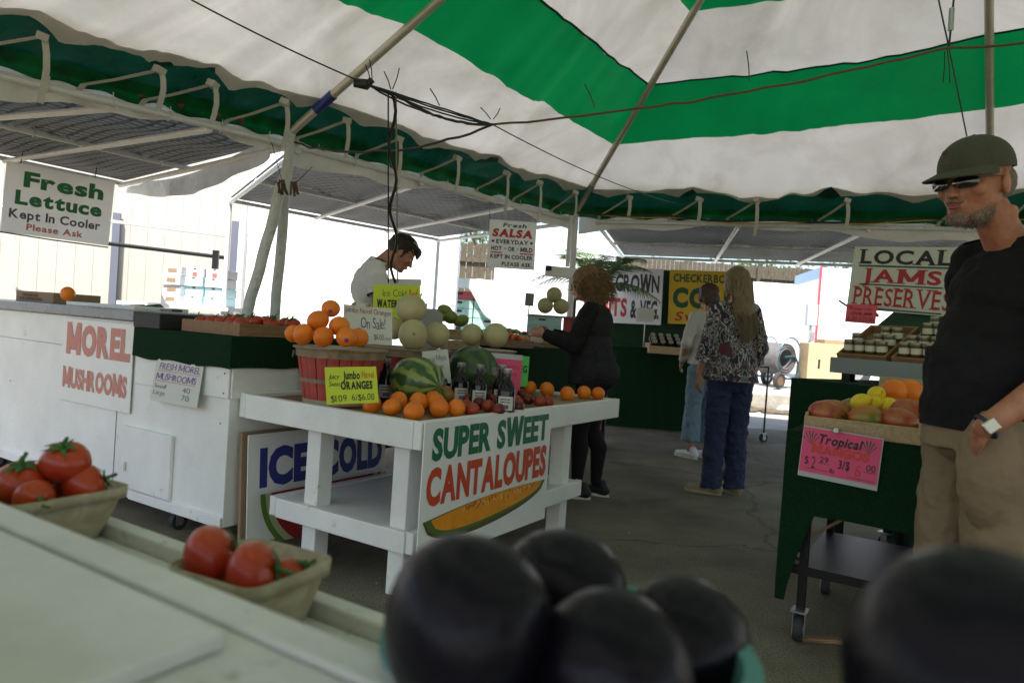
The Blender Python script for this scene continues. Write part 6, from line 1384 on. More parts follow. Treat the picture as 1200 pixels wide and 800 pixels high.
def shoe(t, x, y, yaw, m, s=1, sole=None):
    M = Matrix.Translation((x, y, 0)) @ Matrix.Rotation(yaw, 4, 'Z')
    o = blob('shoe', Hx(M, [('c', (0, -.06, .045), .042*s, (0, .09, .035), .036*s), ('c', (0, .09, .033), .036*s, (0, .145, .03), .031*s), ('c', (0, -.055, .05), .04*s, (0, -.04, .085), .038*s)]), m, t, vox=.006, smooth=4, cuts=[((0, 0, .012), (0, 0, -1))])
    sb = MB(); n_ = 22; out = []
    for i in range(n_): a = 2*math.pi*i/n_; yy = .045 + .14*math.sin(a); out.append(M @ Vector(((.037 + .006*math.sin(a))*math.cos(a)*s, yy, 0)))
    sb.add([v + Vector((0, 0, .001)) for v in out] + [v + Vector((0, 0, .022)) for v in out], [tuple(range(n_))[::-1], tuple(range(n_, 2*n_))] + [(i, (i+1)%n_, n_+(i+1)%n_, n_+i) for i in range(n_)]); sb.build('sole', sole or mat('white_sole', (.6, .6, .56), .6), t, smooth=True)

SK_M = skin_mat('skin_man', (.47, .22, .14)); SK_V = skin_mat('skin_vendor', (.46, .23, .16)); SK_W = skin_mat('skin_woman', (.45, .25, .18), .2)
# ---- man in the cap, right foreground -----------------------------------
man = thing('person', 'man in green cap, sunglasses, black t-shirt and khaki trousers, hand in pocket', 'person', (1.455, 2.20, 0), R(98))
hM = headM((0, .092, 1.682), R(18), R(-12), R(1)) @ Matrix.Scale(1.12, 4)
sh = {s_: Vector((s_*.18, -.07, 1.475)) for s_ in (-1, 1)}
el = {-1: Vector((-.262, -.03, 1.14)), 1: Vector((.25, -.16, 1.13))}; wr = {-1: Vector((-.205, .175, .965)), 1: Vector((.20, .02, .96))}
body = [('c', (0, -.07, 1.45), .064, (0, .035, 1.61), .052), ('e', (0, -.07, 1.38), (.12, .05, .04)), ('e', (0, -.03, 1.25), (.13, .08, .15)), ('e', (0, 0, 1.0), (.14, .1, .15))] + Hx(hM, HEAD)
body += [('c', (.022, -.02, 1.47), .018, (.045, .0, 1.60), .018), ('c', (-.022, -.02, 1.47), .018, (-.045, .0, 1.60), .018)]
for s_ in (-1, 1):
    body += [('c', sh[s_] - Vector((s_*.02, 0, .02)), .045, el[s_], .042), ('c', el[s_], .043, lerp(el[s_], wr[s_], .35), .045), ('c', lerp(el[s_], wr[s_], .35), .045, wr[s_], .029)]
    body += hand(wristM(wr[s_], (wr[s_]*0 + Vector((.85*s_*-1, -.35, -.8))), (0, 1, .4)), 1.05, .5, -s_)
    body += [('c', (s_*.09, 0, .9), .08, (s_*.1, .02, .5), .055), ('c', (s_*.1, .02, .5), .055, (s_*.1, -.01, .08), .04)]
blob('body', body, SK_M, man, vox=.0042, smooth=5)
face_bits(man, hM, SK_M, eyes=False)
# stubble beard: thin shell on jaw, chin and lip
BEARD = mat('grey_beard', (.33, .21, .15), .85, var=(160, .6, (.12, .09, .07)), bump=(300, 1, .004))
br_ = [('e', (0, .018, -.066), (.0530, .0620, .0530)), ('e', (0, .0765, -.088), (.026, .021, .022)), ('c', (-.034, .056, -.088), .0175, (.034, .056, -.088), .0175)]
bo = blob('beard', Hx(hM, br_), BEARD, man, vox=.0035, smooth=2, disp=[(.006, .006)], cuts=[(hM @ Vector((0, .09, -.070)), (hM.to_3x3() @ Vector((0, .55, 1))).normalized())])
def fuzz(o, n, L_, r, m, parent, seed, down, zmin=None):
    rq = random.Random(seed); vs = o.data.vertices; P = []
    for i in range(n):
        v = vs[rq.randrange(len(vs))]; p = v.co.copy(); d = (v.normal*.6 + Vector(down) + Vector((rq.gauss(0, .25), rq.gauss(0, .25), rq.gauss(0, .25)))).normalized(); P.append([p - v.normal*.001, p + d*L_*.5, p + d*L_])
    return strands('whiskers', P, r, m, parent)
blob('moustache', Hx(hM, [('c', (-.02, .090, -.0455), .0052, (-.002, .0985, -.0415), .006), ('c', (.02, .090, -.0455), .0052, (.002, .0985, -.0415), .006)]), BEARD, man, vox=.002, smooth=1)
blob('hair', Hx(hM, [('e', (0, -.048, -.004), (.0745, .066, .062))]), mat('grey_hair', (.2, .17, .14), .8, var=(60, .4), bump=(120, .8, .004)), man, vox=.0035, smooth=2, disp=[(.01, .006)])
CAPC = mat('olive_cap', (.066, .07, .045), .9, var=(14, .25), bump=(350, .5, .002))
cpm = MB()
def capf(a, b):
    th = a*2*math.pi; ph = b*math.pi/2*1.06; r_ = 1 + .012*math.cos(6*th)*math.sin(ph)
    return hM @ Vector((.085*math.sin(ph)*math.cos(th)*r_, -.012 + .106*math.sin(ph)*math.sin(th)*r_, .030 + .095*math.cos(ph)**.8*r_ if math.cos(ph) > 0 else .032 + .03*math.cos(ph)*8*.084))
cap_ = cpm.grid(capf, 48, 20).build('cap', CAPC, man, smooth=True, ang=180, solid=.003)
bm_ = MB()
def brimf(a, b):
    u = (a-.5)*2; ang_ = u*1.22; base_ = Vector((.083*math.sin(ang_), -.012 + .104*math.cos(ang_), .033)); ext = .078*math.cos(u*math.pi/2)**.65*b
    p = base_ + Vector((math.sin(ang_)*.25, 1, 0)).normalized()*ext; p.z += .004 - .022*u*u*b - .24*ext*1.0 ; return hM @ p
bm_.grid(brimf, 30, 8).build('cap_brim', CAPC, man, smooth=True, ang=180, solid=.0045)
MB().ball(hM @ Vector((0, -.012, .125)), (.007, .007, .004), 10, 6).build('cap_button', CAPC, man, smooth=True)
st_ = MB()
for k_ in range(6):
    th = k_*math.pi/3 + math.pi/6; st_.tube([capf(th/2/math.pi, j/10) + (capf(th/2/math.pi, j/10) - hM @ Vector((0, 0, .03))).normalized()*.0012 for j in range(11)], .0012, 4)
st_.build('cap_seams', mat('seam_thread', (.045, .047, .03), .9), man)
lgm = MB(); [lgm.ball(capf(.19, .62 - .03*j) .lerp(hM.translation, -.02), (.008, .008, .004), 8, 5) for j in range(2)]; lgm.tube([capf(.165 + .012*j, .80) .lerp(hM.translation, -.012) for j in range(7)], .0018, 5); lgm.build('cap_emblem', mat('emblem_brown', (.14, .07, .03), .8), man, smooth=True)
# sunglasses
LENS = mat('dark_lens', (.008, .009, .01), .06, spec=1.0, coat=1.0); FRM = mat('glasses_frame', (.05, .045, .04), .3, .8)
sg = None
for s_ in (-1, 1):
    lm = MB(); pts = []
    for i in range(22):
        a = 2*math.pi*i/22; x = s_*.035 + .0285*abs(math.cos(a))**.75*(1 if math.cos(a) > 0 else -1); z_ = .0035 + .0145*abs(math.sin(a))**.8*(1 if math.sin(a) > 0 else -1); pts.append(hM @ Vector((x, .1055 - 6.2*x*x, z_ - .001)))
    ce = hM @ Vector((s_*.035, .1055 - 6.2*.035**2 + .001, .003)); lm.add(pts + [ce], [(i, (i+1)%22, 22) for i in range(22)]); L1 = lm.build('lens', LENS, man, smooth=True, solid=.002)
    MB().tube(pts[1:11] if s_ else pts, .0014, 5).build('lens_frame', FRM, man, smooth=True)
    MB().tube([hM @ Vector((s_*.064, .0805, .008)), hM @ Vector((s_*.0785, .055, .009)), hM @ Vector((s_*.081, 0, .006)), hM @ Vector((s_*.081, -.02, -.004))], .0017, 5).build('temple_arm', FRM, man, smooth=True)
MB().tube([hM @ Vector((-.01, .1055, .008)), hM @ Vector((0, .109, .010)), hM @ Vector((.01, .1055, .008))], .0016, 5).build('bridge', FRM, man, smooth=True)
# clothes
TSH = mat('black_tshirt', (.013, .013, .015), .92, var=(5, .3), bump=(14, .5, .02), spec=.2)
shirt = [('e', (0, -.04, 1.34), (.188, .135, .16)), ('e', (0, -.02, 1.22), (.178, .14, .15)), ('e', (0, .0, 1.12), (.178, .145, .17)), ('k', (0, .01, 1.18), .158, (0, .01, .90), .162), ('e', (0, .022, 1.08), (.16, .136, .15)), ('c', (-.15, -.07, 1.475), .058, (.15, -.07, 1.475), .058), ('c', (0, -.07, 1.46), .088, (0, -.065, 1.56), .074), ('c', (-.105, -.08, 1.505), .052, (.105, -.08, 1.505), .052)]
for s_ in (-1, 1): shirt += [('c', sh[s_] + Vector((-s_*.02, 0, 0)), .073, lerp(sh[s_], el[s_], .3), .074), ('k', lerp(sh[s_], el[s_], .1), .072, lerp(sh[s_], el[s_], .82), .079)]
blob('tshirt', shirt, TSH, man, vox=.0065, smooth=7, disp=[(.14, .026), (.045, .014)], cuts=[((0, -.04, 1.530), (0, .45, 1)), ((0, 0, .925), (0, .10, -1))])
KH = mat('khaki_trousers', (.235, .165, .1), .9, var=(5, .18), bump=(16, .5, .015))
tr = [('e', (0, 0, .93), (.172, .148, .11)), ('e', (-.128, .088, .84), (.074, .080, .17)), ('k', (0, 0, .88), .165, (0, .0, 1.0), .158)]
for s_ in (-1, 1): tr += [('c', (s_*.082, 0, .86), .108, (s_*.1, .02, .5), .082), ('k', (s_*.1, .02, .5), .080, (s_*.1, -.01, .03), .075)]
blob('trousers', tr, KH, man, vox=.0065, smooth=6, disp=[(.1, .018), (.04, .008)])
for s_ in (-1, 1): shoe(man, s_*.1, .02, s_*-.12, mat('brown_shoe', (.08, .05, .03), .6), 1.1)
# watch on the left wrist
wd = (wr[-1]-el[-1]).normalized(); wm = wristM(wr[-1] - wd*.005, wd, (-1, .15, .35))
wb = MB(); wb.tube([wm @ Vector((.034*math.cos(a), 0, .032*math.sin(a))) for a in [2*math.pi*i/20 for i in range(21)]], .0065, 6); ws_ = thing  # strap
wo = wb.build('watch_strap', mat('navy_strap', (.015, .02, .05), .6), man, smooth=True)
wf = MB(); wf.box((0, 0, 0), (.036, .04, .010)); w1 = wf.build('watch_case', mat('steel_case', (.6, .58, .52), .25, 1), man, bevel=.007); w1.matrix_local = wm @ Matrix.Translation((0, 0, .037))
w2 = MB().box((0, 0, .0055), (.028, .032, .0015)).build('watch_face', mat('watch_face', (.7, .66, .56), .15), man, bevel=.003); w2.matrix_local = wm @ Matrix.Translation((0, 0, .037))

fuzz(bo, 1100, .0075, .0007, mat('whisker_grey', (.3, .27, .24), .7), man, 3, (0, .1, -.7)); fuzz(bo, 500, .007, .0007, mat('whisker_dark', (.1, .07, .05), .7), man, 5, (0, .1, -.7))
# ---- vendor in the ringer t-shirt ---------------------------------------
vp = at(436, 470, Y=5.25)
ven = thing('person', 'dark haired vendor in white ringer t-shirt bending his head over the register', 'person', (vp.x - .06, 5.25, 0), R(-78)); ven.scale = (1.06,)*3
hM = headM((0, .19, 1.545), 0, R(-38), 0)
sh = {s_: Vector((s_*.18, .02, 1.41)) for s_ in (-1, 1)}; el = {s_: Vector((s_*.22, .08, 1.13)) for s_ in (-1, 1)}; wr = {s_: Vector((s_*.12, .33, 1.08)) for s_ in (-1, 1)}
body = [('c', (0, .02, 1.42), .06, hM @ Vector((0, -.04, -.06)), .056), ('e', (0, 0, 1.3), (.14, .09, .17)), ('e', (0, 0, 1.0), (.13, .09, .15))] + Hx(hM, HEAD)
for s_ in (-1, 1):
    body += [('c', sh[s_] - Vector((s_*.03, 0, .03)), .042, el[s_], .04), ('c', el[s_], .04, wr[s_], .027)] + hand(wristM(wr[s_], (-s_*.2, 1, -.1), (0, .1, 1)), 1, .6, -s_)
    body += [('c', (s_*.09, 0, .9), .08, (s_*.1, 0, .08), .045)]
blob('body', body, SK_V, ven, vox=.005, smooth=4); face_bits(ven, hM, SK_V)
DH = mat('dark_hair', (.018, .012, .009), .6, var=(40, .4), bump=(90, .9, .006))
hr_ = blob('hair', Hx(hM, [('e', (0, -.028, .038), (.085, .098, .088)), ('e', (0, .058, .085), (.058, .045, .03)), ('c', (.03, .09, .072), .02, (.05, .10, .045), .012), ('c', (-.07, .0, .02), .016, (-.07, .01, -.02), .01), ('c', (.07, .0, .02), .016, (.07, .01, -.02), .01)]), DH, ven, vox=.005, smooth=2, disp=[(.02, .014)])
hp = []; r5 = random.Random(8)
for i in range(260):
    a = r5.uniform(0, 6.28); b = r5.uniform(.1, 1.45); d0 = Vector((math.sin(b)*math.cos(a), math.sin(b)*math.sin(a), math.cos(b))); p = Vector((d0.x*.086, -.028 + d0.y*.1, .04 + d0.z*.09)); q_ = p + Vector((d0.x*.012, .03 + r5.uniform(-.01, .02), -.025 + d0.z*.02)); hp.append([hM @ p, hM @ (p.lerp(q_, .5) + d0*.01), hM @ q_])
strands('hair_strands', hp, .0022, DH, ven)
WT = mat('white_tshirt', (.66, .66, .64), .9, var=(4, .06), bump=(12, .5, .02)); BLT = mat('black_trim', (.02, .02, .022), .9)
shirt = [('e', (0, -.01, 1.29), (.19, .125, .17)), ('e', (0, .0, 1.08), (.17, .13, .18)), ('k', (0, 0, 1.15), .165, (0, 0, .9), .165), ('c', (-.14, .0, 1.415), .062, (.14, .0, 1.415), .062), ('c', (0, -.0, 1.42), .08, (0, .055, 1.485), .07)]
for s_ in (-1, 1): shirt += [('c', sh[s_] + Vector((-s_*.02, 0, 0)), .07, lerp(sh[s_], el[s_], .3), .07), ('k', lerp(sh[s_], el[s_], .1), .07, lerp(sh[s_], el[s_], .58), .074)]
blob('tshirt', shirt, WT, ven, vox=.007, smooth=6, disp=[(.1, .02), (.04, .01)], cuts=[((0, .055, 1.482), (0, .32, 1))])
MB().tube([Vector((.062*math.cos(a), .05 + .062*math.sin(a), 1.482 - .02*math.sin(a))) for a in [2*math.pi*i/24 for i in range(25)]], .0085, 8).build('neck_trim', BLT, ven, smooth=True)
for s_ in (-1, 1):
    p = lerp(sh[s_], el[s_], .57); d = (el[s_]-sh[s_]).normalized(); M = wristM(p, d, (0, 0, 1) if abs(d.z) < .9 else (0, 1, 0)); MB().tube([M @ Vector((.077*math.cos(a), 0, .077*math.sin(a))) for a in [2*math.pi*i/24 for i in range(25)]], .008, 6).build('sleeve_trim', BLT, ven, smooth=True)
blob('trousers', [('e', (0, 0, .93), (.165, .13, .12))] + [('k', (s_*.085, 0, .9), .095, (s_*.1, 0, .04), .07) for s_ in (-1, 1)], mat('dark_jeans', (.03, .04, .08), .9, var=(9, .2)), ven, vox=.009, smooth=5)
for s_ in (-1, 1): shoe(ven, s_*.1, .0, 0, BLACKC)

# ---- woman in black ------------------------------------------------------
bp2 = at(680, 583, h=0)
wb_ = thing('person', 'woman with curly blonde hair in black top and leggings reaching towards the fruit', 'person', (bp2.x + .02, bp2.y + .05, 0), R(72))
S_ = .93
hM = headM((0, .085, 1.487), R(-4), R(-9), 0) @ Matrix.Scale(.97, 4)
sh = {s_: Vector((s_*.155, .01, 1.30)) for s_ in (-1, 1)}; el = {-1: Vector((-.22, .09, 1.06)), 1: Vector((.22, .10, 1.07))}; wr = {-1: Vector((-.13, .325, 1.12)), 1: Vector((.10, .34, 1.13))}
body = [('c', (0, .01, 1.32), .05, hM @ Vector((0, -.02, -.08)), .046), ('e', (0, 0, 1.2), (.13, .09, .16)), ('e', (0, -.02, .95), (.14, .1, .14))] + Hx(hM, HEAD)
for s_ in (-1, 1):
    body += [('c', sh[s_] - Vector((s_*.02, 0, .015)), .037, el[s_], .035), ('c', el[s_], .036, wr[s_], .024)] + hand(wristM(wr[s_], (-s_*.15, 1, .15), (s_*.9, .1, .5)), .92, .75, -s_)
    yy_ = .05 if s_ < 0 else -.05; body += [('c', (s_*.08, -.02, .85), .06, (s_*.085, yy_*.5+.02, .47), .04), ('c', (s_*.085, yy_*.5+.015, .46), .036, (s_*.085, yy_-.025, .34), .03), ('c', (s_*.085, yy_-.025, .34), .03, (s_*.085, yy_-.02, .1), .026)]
blob('body', body, SK_W, wb_, vox=.0048, smooth=4); face_bits(wb_, hM, SK_W)
for s_ in (-1, 1):
    MB().tube([hM @ Vector((s_*(.033 + .022*math.cos(a)), .102 - 4*(.033+.022*math.cos(a))**2, .002 + .015*math.sin(a))) for a in [2*math.pi*i/18 for i in range(19)]], .0018, 5).build('glasses_frame', BLACKC, wb_, smooth=True)
    MB().tube([hM @ Vector((s_*.055, .09, .006)), hM @ Vector((s_*.08, .04, .006)), hM @ Vector((s_*.08, -.01, .004))], .0018, 5).build('temple_arm', BLACKC, wb_, smooth=True)
BT = mat('black_knit', (.016, .016, .018), .95, var=(30, .4), bump=(60, .4, .006), spec=.15); BT2 = mat('charcoal_knit', (.03, .03, .034), .95, var=(60, .5), bump=(70, .6, .006), spec=.15)
top_ = [('e', (0, .0, 1.22), (.17, .13, .15)), ('e', (0, .05, 1.2), (.145, .11, .09)), ('e', (0, .01, 1.03), (.172, .15, .17)), ('e', (0, -.035, .88), (.185, .165, .13)), ('k', (0, .0, 1.0), .16, (0, -.01, .80), .175), ('c', (-.12, .0, 1.315), .055, (.12, .0, 1.315), .055), ('c', (0, .0, 1.31), .072, (0, .01, 1.35), .058)]
blob('sweater', top_, BT2, wb_, vox=.007, smooth=6, disp=[(.09, .022), (.035, .008)], cuts=[((0, 0, 1.365), (0, .1, 1)), ((0, 0, .80), (0, -.1, -1))])
blob('sleeves', sum([[('c', sh[s_] + Vector((-s_*.015, 0, .0)), .064, lerp(sh[s_], el[s_], .5), .062), ('c', lerp(sh[s_], el[s_], .4), .062, el[s_], .06), ('c', el[s_], .058, lerp(el[s_], wr[s_], .5), .052), ('k', lerp(el[s_], wr[s_], .3), .05, lerp(el[s_], wr[s_], .95), .042)] for s_ in (-1, 1)], []), BT, wb_, vox=.007, smooth=5, disp=[(.05, .014)])
leg = [('e', (0, -.035, .86), (.175, .155, .12))]
for s_, y_ in ((-1, .05), (1, -.05)): leg += [('c', (s_*.08, -.02, .82), .098, (s_*.085, y_*.5+.02, .47), .068), ('c', (s_*.085, y_*.5+.02, .47), .066, (s_*.085, y_-.025, .34), .062), ('c', (s_*.085, y_-.025, .34), .06, (s_*.085, y_-.02, .1), .038)]
blob('leggings', leg, mat('black_leggings', (.012, .012, .014), .85, spec=.2), wb_, vox=.007, smooth=5)
for s_, y_ in ((-1, .05), (1, -.05)): shoe(wb_, s_*.085, y_-.03, -s_*.1, mat('black_sneaker', (.015, .015, .017), .6, spec=.4), .92)
BH = mat('blonde_curls', (.17, .095, .042), .55, var=(22, .55, (.11, .055, .02)), bump=(80, .8, .004)); BH2 = mat('blonde_light', (.27, .17, .08), .5, var=(20, .4))
blob('hair', Hx(hM, [('e', (0, -.03, .04), (.108, .115, .100)), ('e', (0, -.065, -.03), (.112, .10, .12)), ('e', (0, -.08, -.09), (.10, .08, .10)), ('e', (-.07, .005, -.0), (.035, .055, .08)), ('e', (.07, .005, -.0), (.035, .055, .08))]), BH, wb_, vox=.006, smooth=2, disp=[(.03, .04), (.012, .012)])
hp = [[], []]; r5 = random.Random(9)
for i in range(760):
    a = r5.uniform(0, 6.28); b = r5.uniform(.0, 2.3); d0 = Vector((math.sin(b)*math.cos(a), math.sin(b)*math.sin(a), math.cos(b)))
    if d0.y > .55 and d0.z < .6: continue
    p = Vector((d0.x*.11, -.05 + d0.y*.12, -.01 + d0.z*.14)); pts = []; w_ = r5.uniform(.006, .013); ph = r5.uniform(0, 6); L_ = r5.uniform(.05, .12)
    for j in range(12):
        s2 = j/11; c_ = p + Vector((d0.x*.042*s2, d0.y*.042*s2 - .015*s2, -L_*s2 + .01)); c_ += Vector((math.cos(s2*11+ph), math.sin(s2*11+ph), 0))*w_; pts.append(hM @ c_)
    hp[i % 2].append(pts)
strands('hair_curls', hp[0], .0032, BH, wb_); strands('hair_curls', hp[1], .0028, BH2, wb_)

# ---- woman in the patterned blouse ---------------------------------------
fp = at(846, 579, h=0)
fw = thing('person', 'woman seen from behind with long straight blonde hair, patterned blouse and jeans', 'person', (fp.x, fp.y, 0), R(14))
hM = headM((0, .02, 1.60), R(15), R(-4), R(0))
sh = {s_: Vector((s_*.165, 0, 1.40)) for s_ in (-1, 1)}; el = {-1: Vector((-.225, -.03, 1.12)), 1: Vector((.225, -.02, 1.12))}; wr = {-1: Vector((-.235, .05, .90)), 1: Vector((.225, .06, .90))}
body = [('c', (0, 0, 1.42), .052, hM @ Vector((0, -.02, -.08)), .048), ('e', (0, 0, 1.3), (.14, .09, .16)), ('e', (0, 0, 1.0), (.14, .1, .14))] + Hx(hM, HEAD)
for s_ in (-1, 1):
    body += [('c', sh[s_] - Vector((s_*.02, 0, .015)), .038, el[s_], .036), ('c', el[s_], .037, wr[s_], .025)] + hand(wristM(wr[s_], (0, .2, -1), (s_, 0, 0)), .95, .5, s_)
    body += [('c', (s_*.09, 0, .85), .07, (s_*.1, 0, .08), .038)]
blob('body', body, SK_W, fw, vox=.005, smooth=4); face_bits(fw, hM, SK_W)
def floral():
    m = mat('floral_blouse', (.5, .48, .45), .85, bump=(14, .5, .015)); N, L, b = nodes(m); tc = N['Texture Coordinate']
    ab = N.new('ShaderNodeVectorMath'); ab.operation = 'ABSOLUTE'; L.new(tc.outputs['Object'], ab.inputs[0])
    mp = N.new('ShaderNodeMapping'); mp.inputs['Scale'].default_value = (1, .7, .55); L.new(ab.outputs[0], mp.inputs[0])
    n1 = N.new('ShaderNodeTexNoise'); n1.inputs['Scale'].default_value = 12; n1.inputs['Detail'].default_value = 3; n1.inputs['Distortion'].default_value = 1.6
    n2 = N.new('ShaderNodeTexNoise'); n2.inputs['Scale'].default_value = 11; n2.inputs['Detail'].default_value = 2; n2.inputs['Distortion'].default_value = 2.5
    for n in (n1, n2): L.new(mp.outputs[0], n.inputs['Vector'])
    c1 = N.new('ShaderNodeValToRGB'); c1.color_ramp.interpolation = 'CONSTANT'; e = c1.color_ramp.elements
    e[0].position = 0; e[0].color = (.02, .018, .04, 1); e[1].position = .44; e[1].color = (.42, .40, .37, 1)
    for p, c in ((.475, (.1, .09, .12, 1)), (.5, (.025, .022, .045, 1)), (.545, (.4, .38, .35, 1)), (.575, (.03, .025, .05, 1)), (.62, (.3, .28, .27, 1)), (.66, (.03, .025, .05, 1))): x = e.new(p); x.color = c
    c2 = N.new('ShaderNodeValToRGB'); c2.color_ramp.interpolation = 'CONSTANT'; c2.color_ramp.elements[0].color = (0, 0, 0, 1); c2.color_ramp.elements[1].position = .61; c2.color_ramp.elements[1].color = (1, 1, 1, 1)
    mx = N.new('ShaderNodeMixRGB'); mx.inputs[2].default_value = (.09, .02, .035, 1); L.new(n1.outputs['Fac'], c1.inputs[0]); L.new(n2.outputs['Fac'], c2.inputs[0]); L.new(c2.outputs[0], mx.inputs[0]); L.new(c1.outputs[0], mx.inputs[1]); L.new(mx.outputs[0], b.inputs['Base Color']); return m
bl = [('e', (0, 0, 1.27), (.18, .125, .17)), ('e', (0, -.0, 1.05), (.185, .145, .2)), ('k', (0, 0, 1.12), .165, (0, 0, .86), .205), ('c', (-.125, 0, 1.405), .056, (.125, 0, 1.405), .056)]
for s_ in (-1, 1): bl += [('c', sh[s_] - Vector((s_*.015, 0, 0)), .062, el[s_], .06), ('k', lerp(sh[s_], el[s_], .7), .06, lerp(el[s_], wr[s_], .55), .062)]
blob('blouse', bl, floral(), fw, vox=.007, smooth=5, disp=[(.08, .024), (.03, .008)], cuts=[((0, 0, .865), (.0, 0, -1)), ((0, 0, 1.46), (0, 0, 1))])
JN = mat('blue_jeans', (.018, .028, .085), .85, var=(7, .35), bump=(20, .5, .012)); 
jl_ = [('e', (0, -.01, .88), (.17, .14, .12))]
for s_ in (-1, 1): jl_ += [('c', (s_*.082, 0, .84), .1, (s_*.09, .01, .47), .078), ('k', (s_*.09, .01, .5), .077, (s_*.095, -.0, .05), .078)]
blob('jeans', jl_, JN, fw, vox=.007, smooth=5, disp=[(.07, .03), (.03, .012)])
TAN = mat('tan_sneaker', (.28, .24, .14), .7, var=(20, .2))
shoe(fw, -.10, .02, R(50), TAN, 1.05, mat('tan_sole', (.35, .3, .2), .7)); shoe(fw, .11, .05, R(10), TAN, 1.05, mat('tan_sole', (.35, .3, .2), .7))
LH = mat('long_blonde', (.17, .115, .06), .5, var=(18, .45, (.11, .065, .03)), bump=(60, .6, .004)); LH2 = mat('long_blonde_light', (.26, .19, .11), .5)
hairp = Hx(hM, [('e', (0, -.012, .04), (.087, .102, .088)), ('e', (0, -.045, -.02), (.082, .075, .09)), ('e', (.0, -.07, -.09), (.098, .05, .11)), ('e', (0, -.09, -.2), (.105, .045, .14)), ('e', (.01, -.1, -.32), (.085, .032, .14)), ('e', (-.068, .0, -.02), (.02, .05, .08)), ('e', (.068, .0, -.02), (.02, .05, .08))])
blob('hair', hairp, LH, fw, vox=.006, smooth=4, disp=[(.03, .012)])
hp = [[], []]; r5 = random.Random(10)
for i in range(620):
    u = r5.uniform(-1, 1); a = u*1.9; top = Vector((math.sin(a)*.03, -.02 - .03*math.cos(a), .125)); mid = Vector((math.sin(a)*.092, -.012 - math.cos(a)*.105, .02)); low = Vector((math.sin(a)*.10 + .01*r5.random(), -.05 - .06*max(.1, math.cos(a)), -.14)); end = Vector((u*.10 + r5.uniform(-.03, .03), -.115 - r5.uniform(0, .03), -.30 - r5.uniform(0, .17)*(1-abs(u)*.5)))
    pts = []
    for j in range(15):
        s2 = j/14
        c_ = (top.lerp(mid, s2*3) if s2 < 1/3 else mid.lerp(low, s2*3-1) if s2 < 2/3 else low.lerp(end, s2*3-2)) + Vector((.006*math.sin(s2*12+i), -.006*abs(math.sin(s2*3.1))*2, 0)); pts.append(hM @ c_)
    hp[i % 2].append(pts)
strands('hair_strands', hp[0], .0028, LH, fw); strands('hair_strands', hp[1], .0025, LH2, fw)

# ---- woman in the pale top behind her -------------------------------------
wp = at(818, 537, h=0)
ww = thing('person', 'woman in pale long sleeved top and light wide jeans beside the far stall', 'person', (wp.x, wp.y, 0), R(12)); ww.scale = (1.04,)*3
hM = headM((0, .045, 1.52), R(5), R(-14), 0) @ Matrix.Scale(.97, 4)
sh = {s_: Vector((s_*.15, 0, 1.33)) for s_ in (-1, 1)}; el = {-1: Vector((-.215, -.03, 1.07)), 1: Vector((.2, .02, 1.07))}; wr = {-1: Vector((-.17, .13, .90)), 1: Vector((.12, .26, 1.0))}
body = [('c', (0, 0, 1.35), .05, hM @ Vector((0, -.02, -.08)), .046), ('e', (0, 0, 1.25), (.12, .08, .15)), ('e', (0, 0, .95), (.13, .09, .14))] + Hx(hM, HEAD)
for s_ in (-1, 1): body += [('c', sh[s_] - Vector((s_*.02, 0, .015)), .034, el[s_], .032), ('c', el[s_], .034, wr[s_], .023)] + hand(wristM(wr[s_], (-s_*.1, .6, -.7), (s_, .1, .2)), .9, .6, -s_) + [('c', (s_*.08, 0, .85), .06, (s_*.085, 0, .08), .036)]
blob('body', body, SK_W, ww, vox=.0055, smooth=4); face_bits(ww, hM, SK_W)
PT = mat('pale_top', (.5, .48, .46), .9, var=(5, .1), bump=(14, .5, .02))
bl = [('e', (0, 0, 1.22), (.155, .115, .15)), ('e', (0, 0, 1.03), (.152, .12, .17)), ('k', (0, 0, 1.1), .135, (0, 0, .87), .16), ('c', (-.11, 0, 1.335), .05, (.11, 0, 1.335), .05), ('c', (0, 0, 1.33), .066, (0, .01, 1.37), .055)]
for s_ in (-1, 1): bl += [('c', sh[s_] - Vector((s_*.015, 0, 0)), .056, el[s_], .052), ('k', lerp(sh[s_], el[s_], .8), .05, lerp(el[s_], wr[s_], .95), .038)]
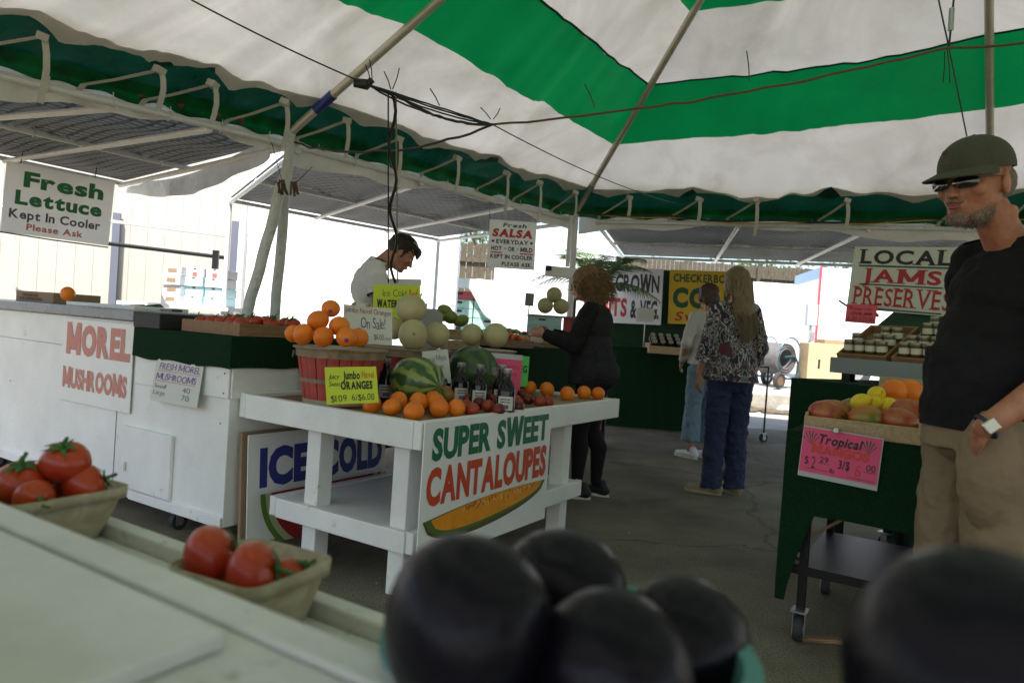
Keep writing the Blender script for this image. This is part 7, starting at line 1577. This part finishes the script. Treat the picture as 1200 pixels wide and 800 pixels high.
blob('top', bl, PT, ww, vox=.007, smooth=5, disp=[(.07, .022)], cuts=[((0, 0, .885), (0, 0, -1)), ((0, 0, 1.385), (0, 0, 1))])
# printed panel on the back of the top
pn = MB(); pn.grid(lambda a, b: (.02 + .13*a - .0, -(.128 - .09*(a-.15)**2) - .008*math.sin(b*3), 1.05 + .17*b), 10, 8); pn.build('back_print', floral(), ww, smooth=True)
JL2 = mat('light_jeans', (.16, .24, .32), .85, var=(7, .2), bump=(20, .5, .012))
blob('jeans', [('e', (0, -.01, .86), (.15, .13, .11))] + sum([[('c', (s_*.075, 0, .82), .09, (s_*.085, .01, .45), .075), ('k', (s_*.085, .01, .5), .075, (s_*.09, 0, .16), .09)] for s_ in (-1, 1)], []), JL2, ww, vox=.008, smooth=4, disp=[(.06, .025)])
for s_ in (-1, 1): shoe(ww, s_*.09, .0, s_*-.1 + .3, mat('white_sneaker', (.6, .62, .68), .6), .92)
blob('hair', Hx(hM, [('e', (0, -.03, .035), (.094, .10, .095)), ('e', (0, -.06, -.04), (.085, .065, .07)), ('e', (-.07, 0, .0), (.02, .045, .06)), ('e', (.07, 0, .0), (.02, .045, .06))]), mat('auburn_hair', (.07, .035, .02), .6, var=(25, .5), bump=(80, .8, .004)), ww, vox=.006, smooth=2, disp=[(.025, .02)])
# cart legs with casters beside the women (a tall wheeled display frame)
for (px, py, lb) in ((872, 512, 'thin black wheeled rack standing right of the woman in the patterned blouse'),):
    p = at(px, py, h=0); rk = thing('wheeled_rack', lb, 'rack', (p.x, p.y, 0), R(20))
    for x_, y_ in ((0, 0), (0, -.35), (-.3, 0), (-.3, -.35)):
        MB().tube([(x_, y_, .1), (x_, y_, .9), (x_ , y_, 1.42 if (x_, y_) == (0, 0) else .9)], .012, 6).build('upright', DARKM, rk, smooth=True); caster(rk, x_, y_, .05, .11)
    MB().bx(-.3, 0, -.35, 0, .14, .16).build('lower_shelf', mat('shelf_grey', (.3, .3, .3), .5), rk); MB().bx(-.3, 0, -.35, 0, .88, .9).build('upper_shelf', DARKM, rk)
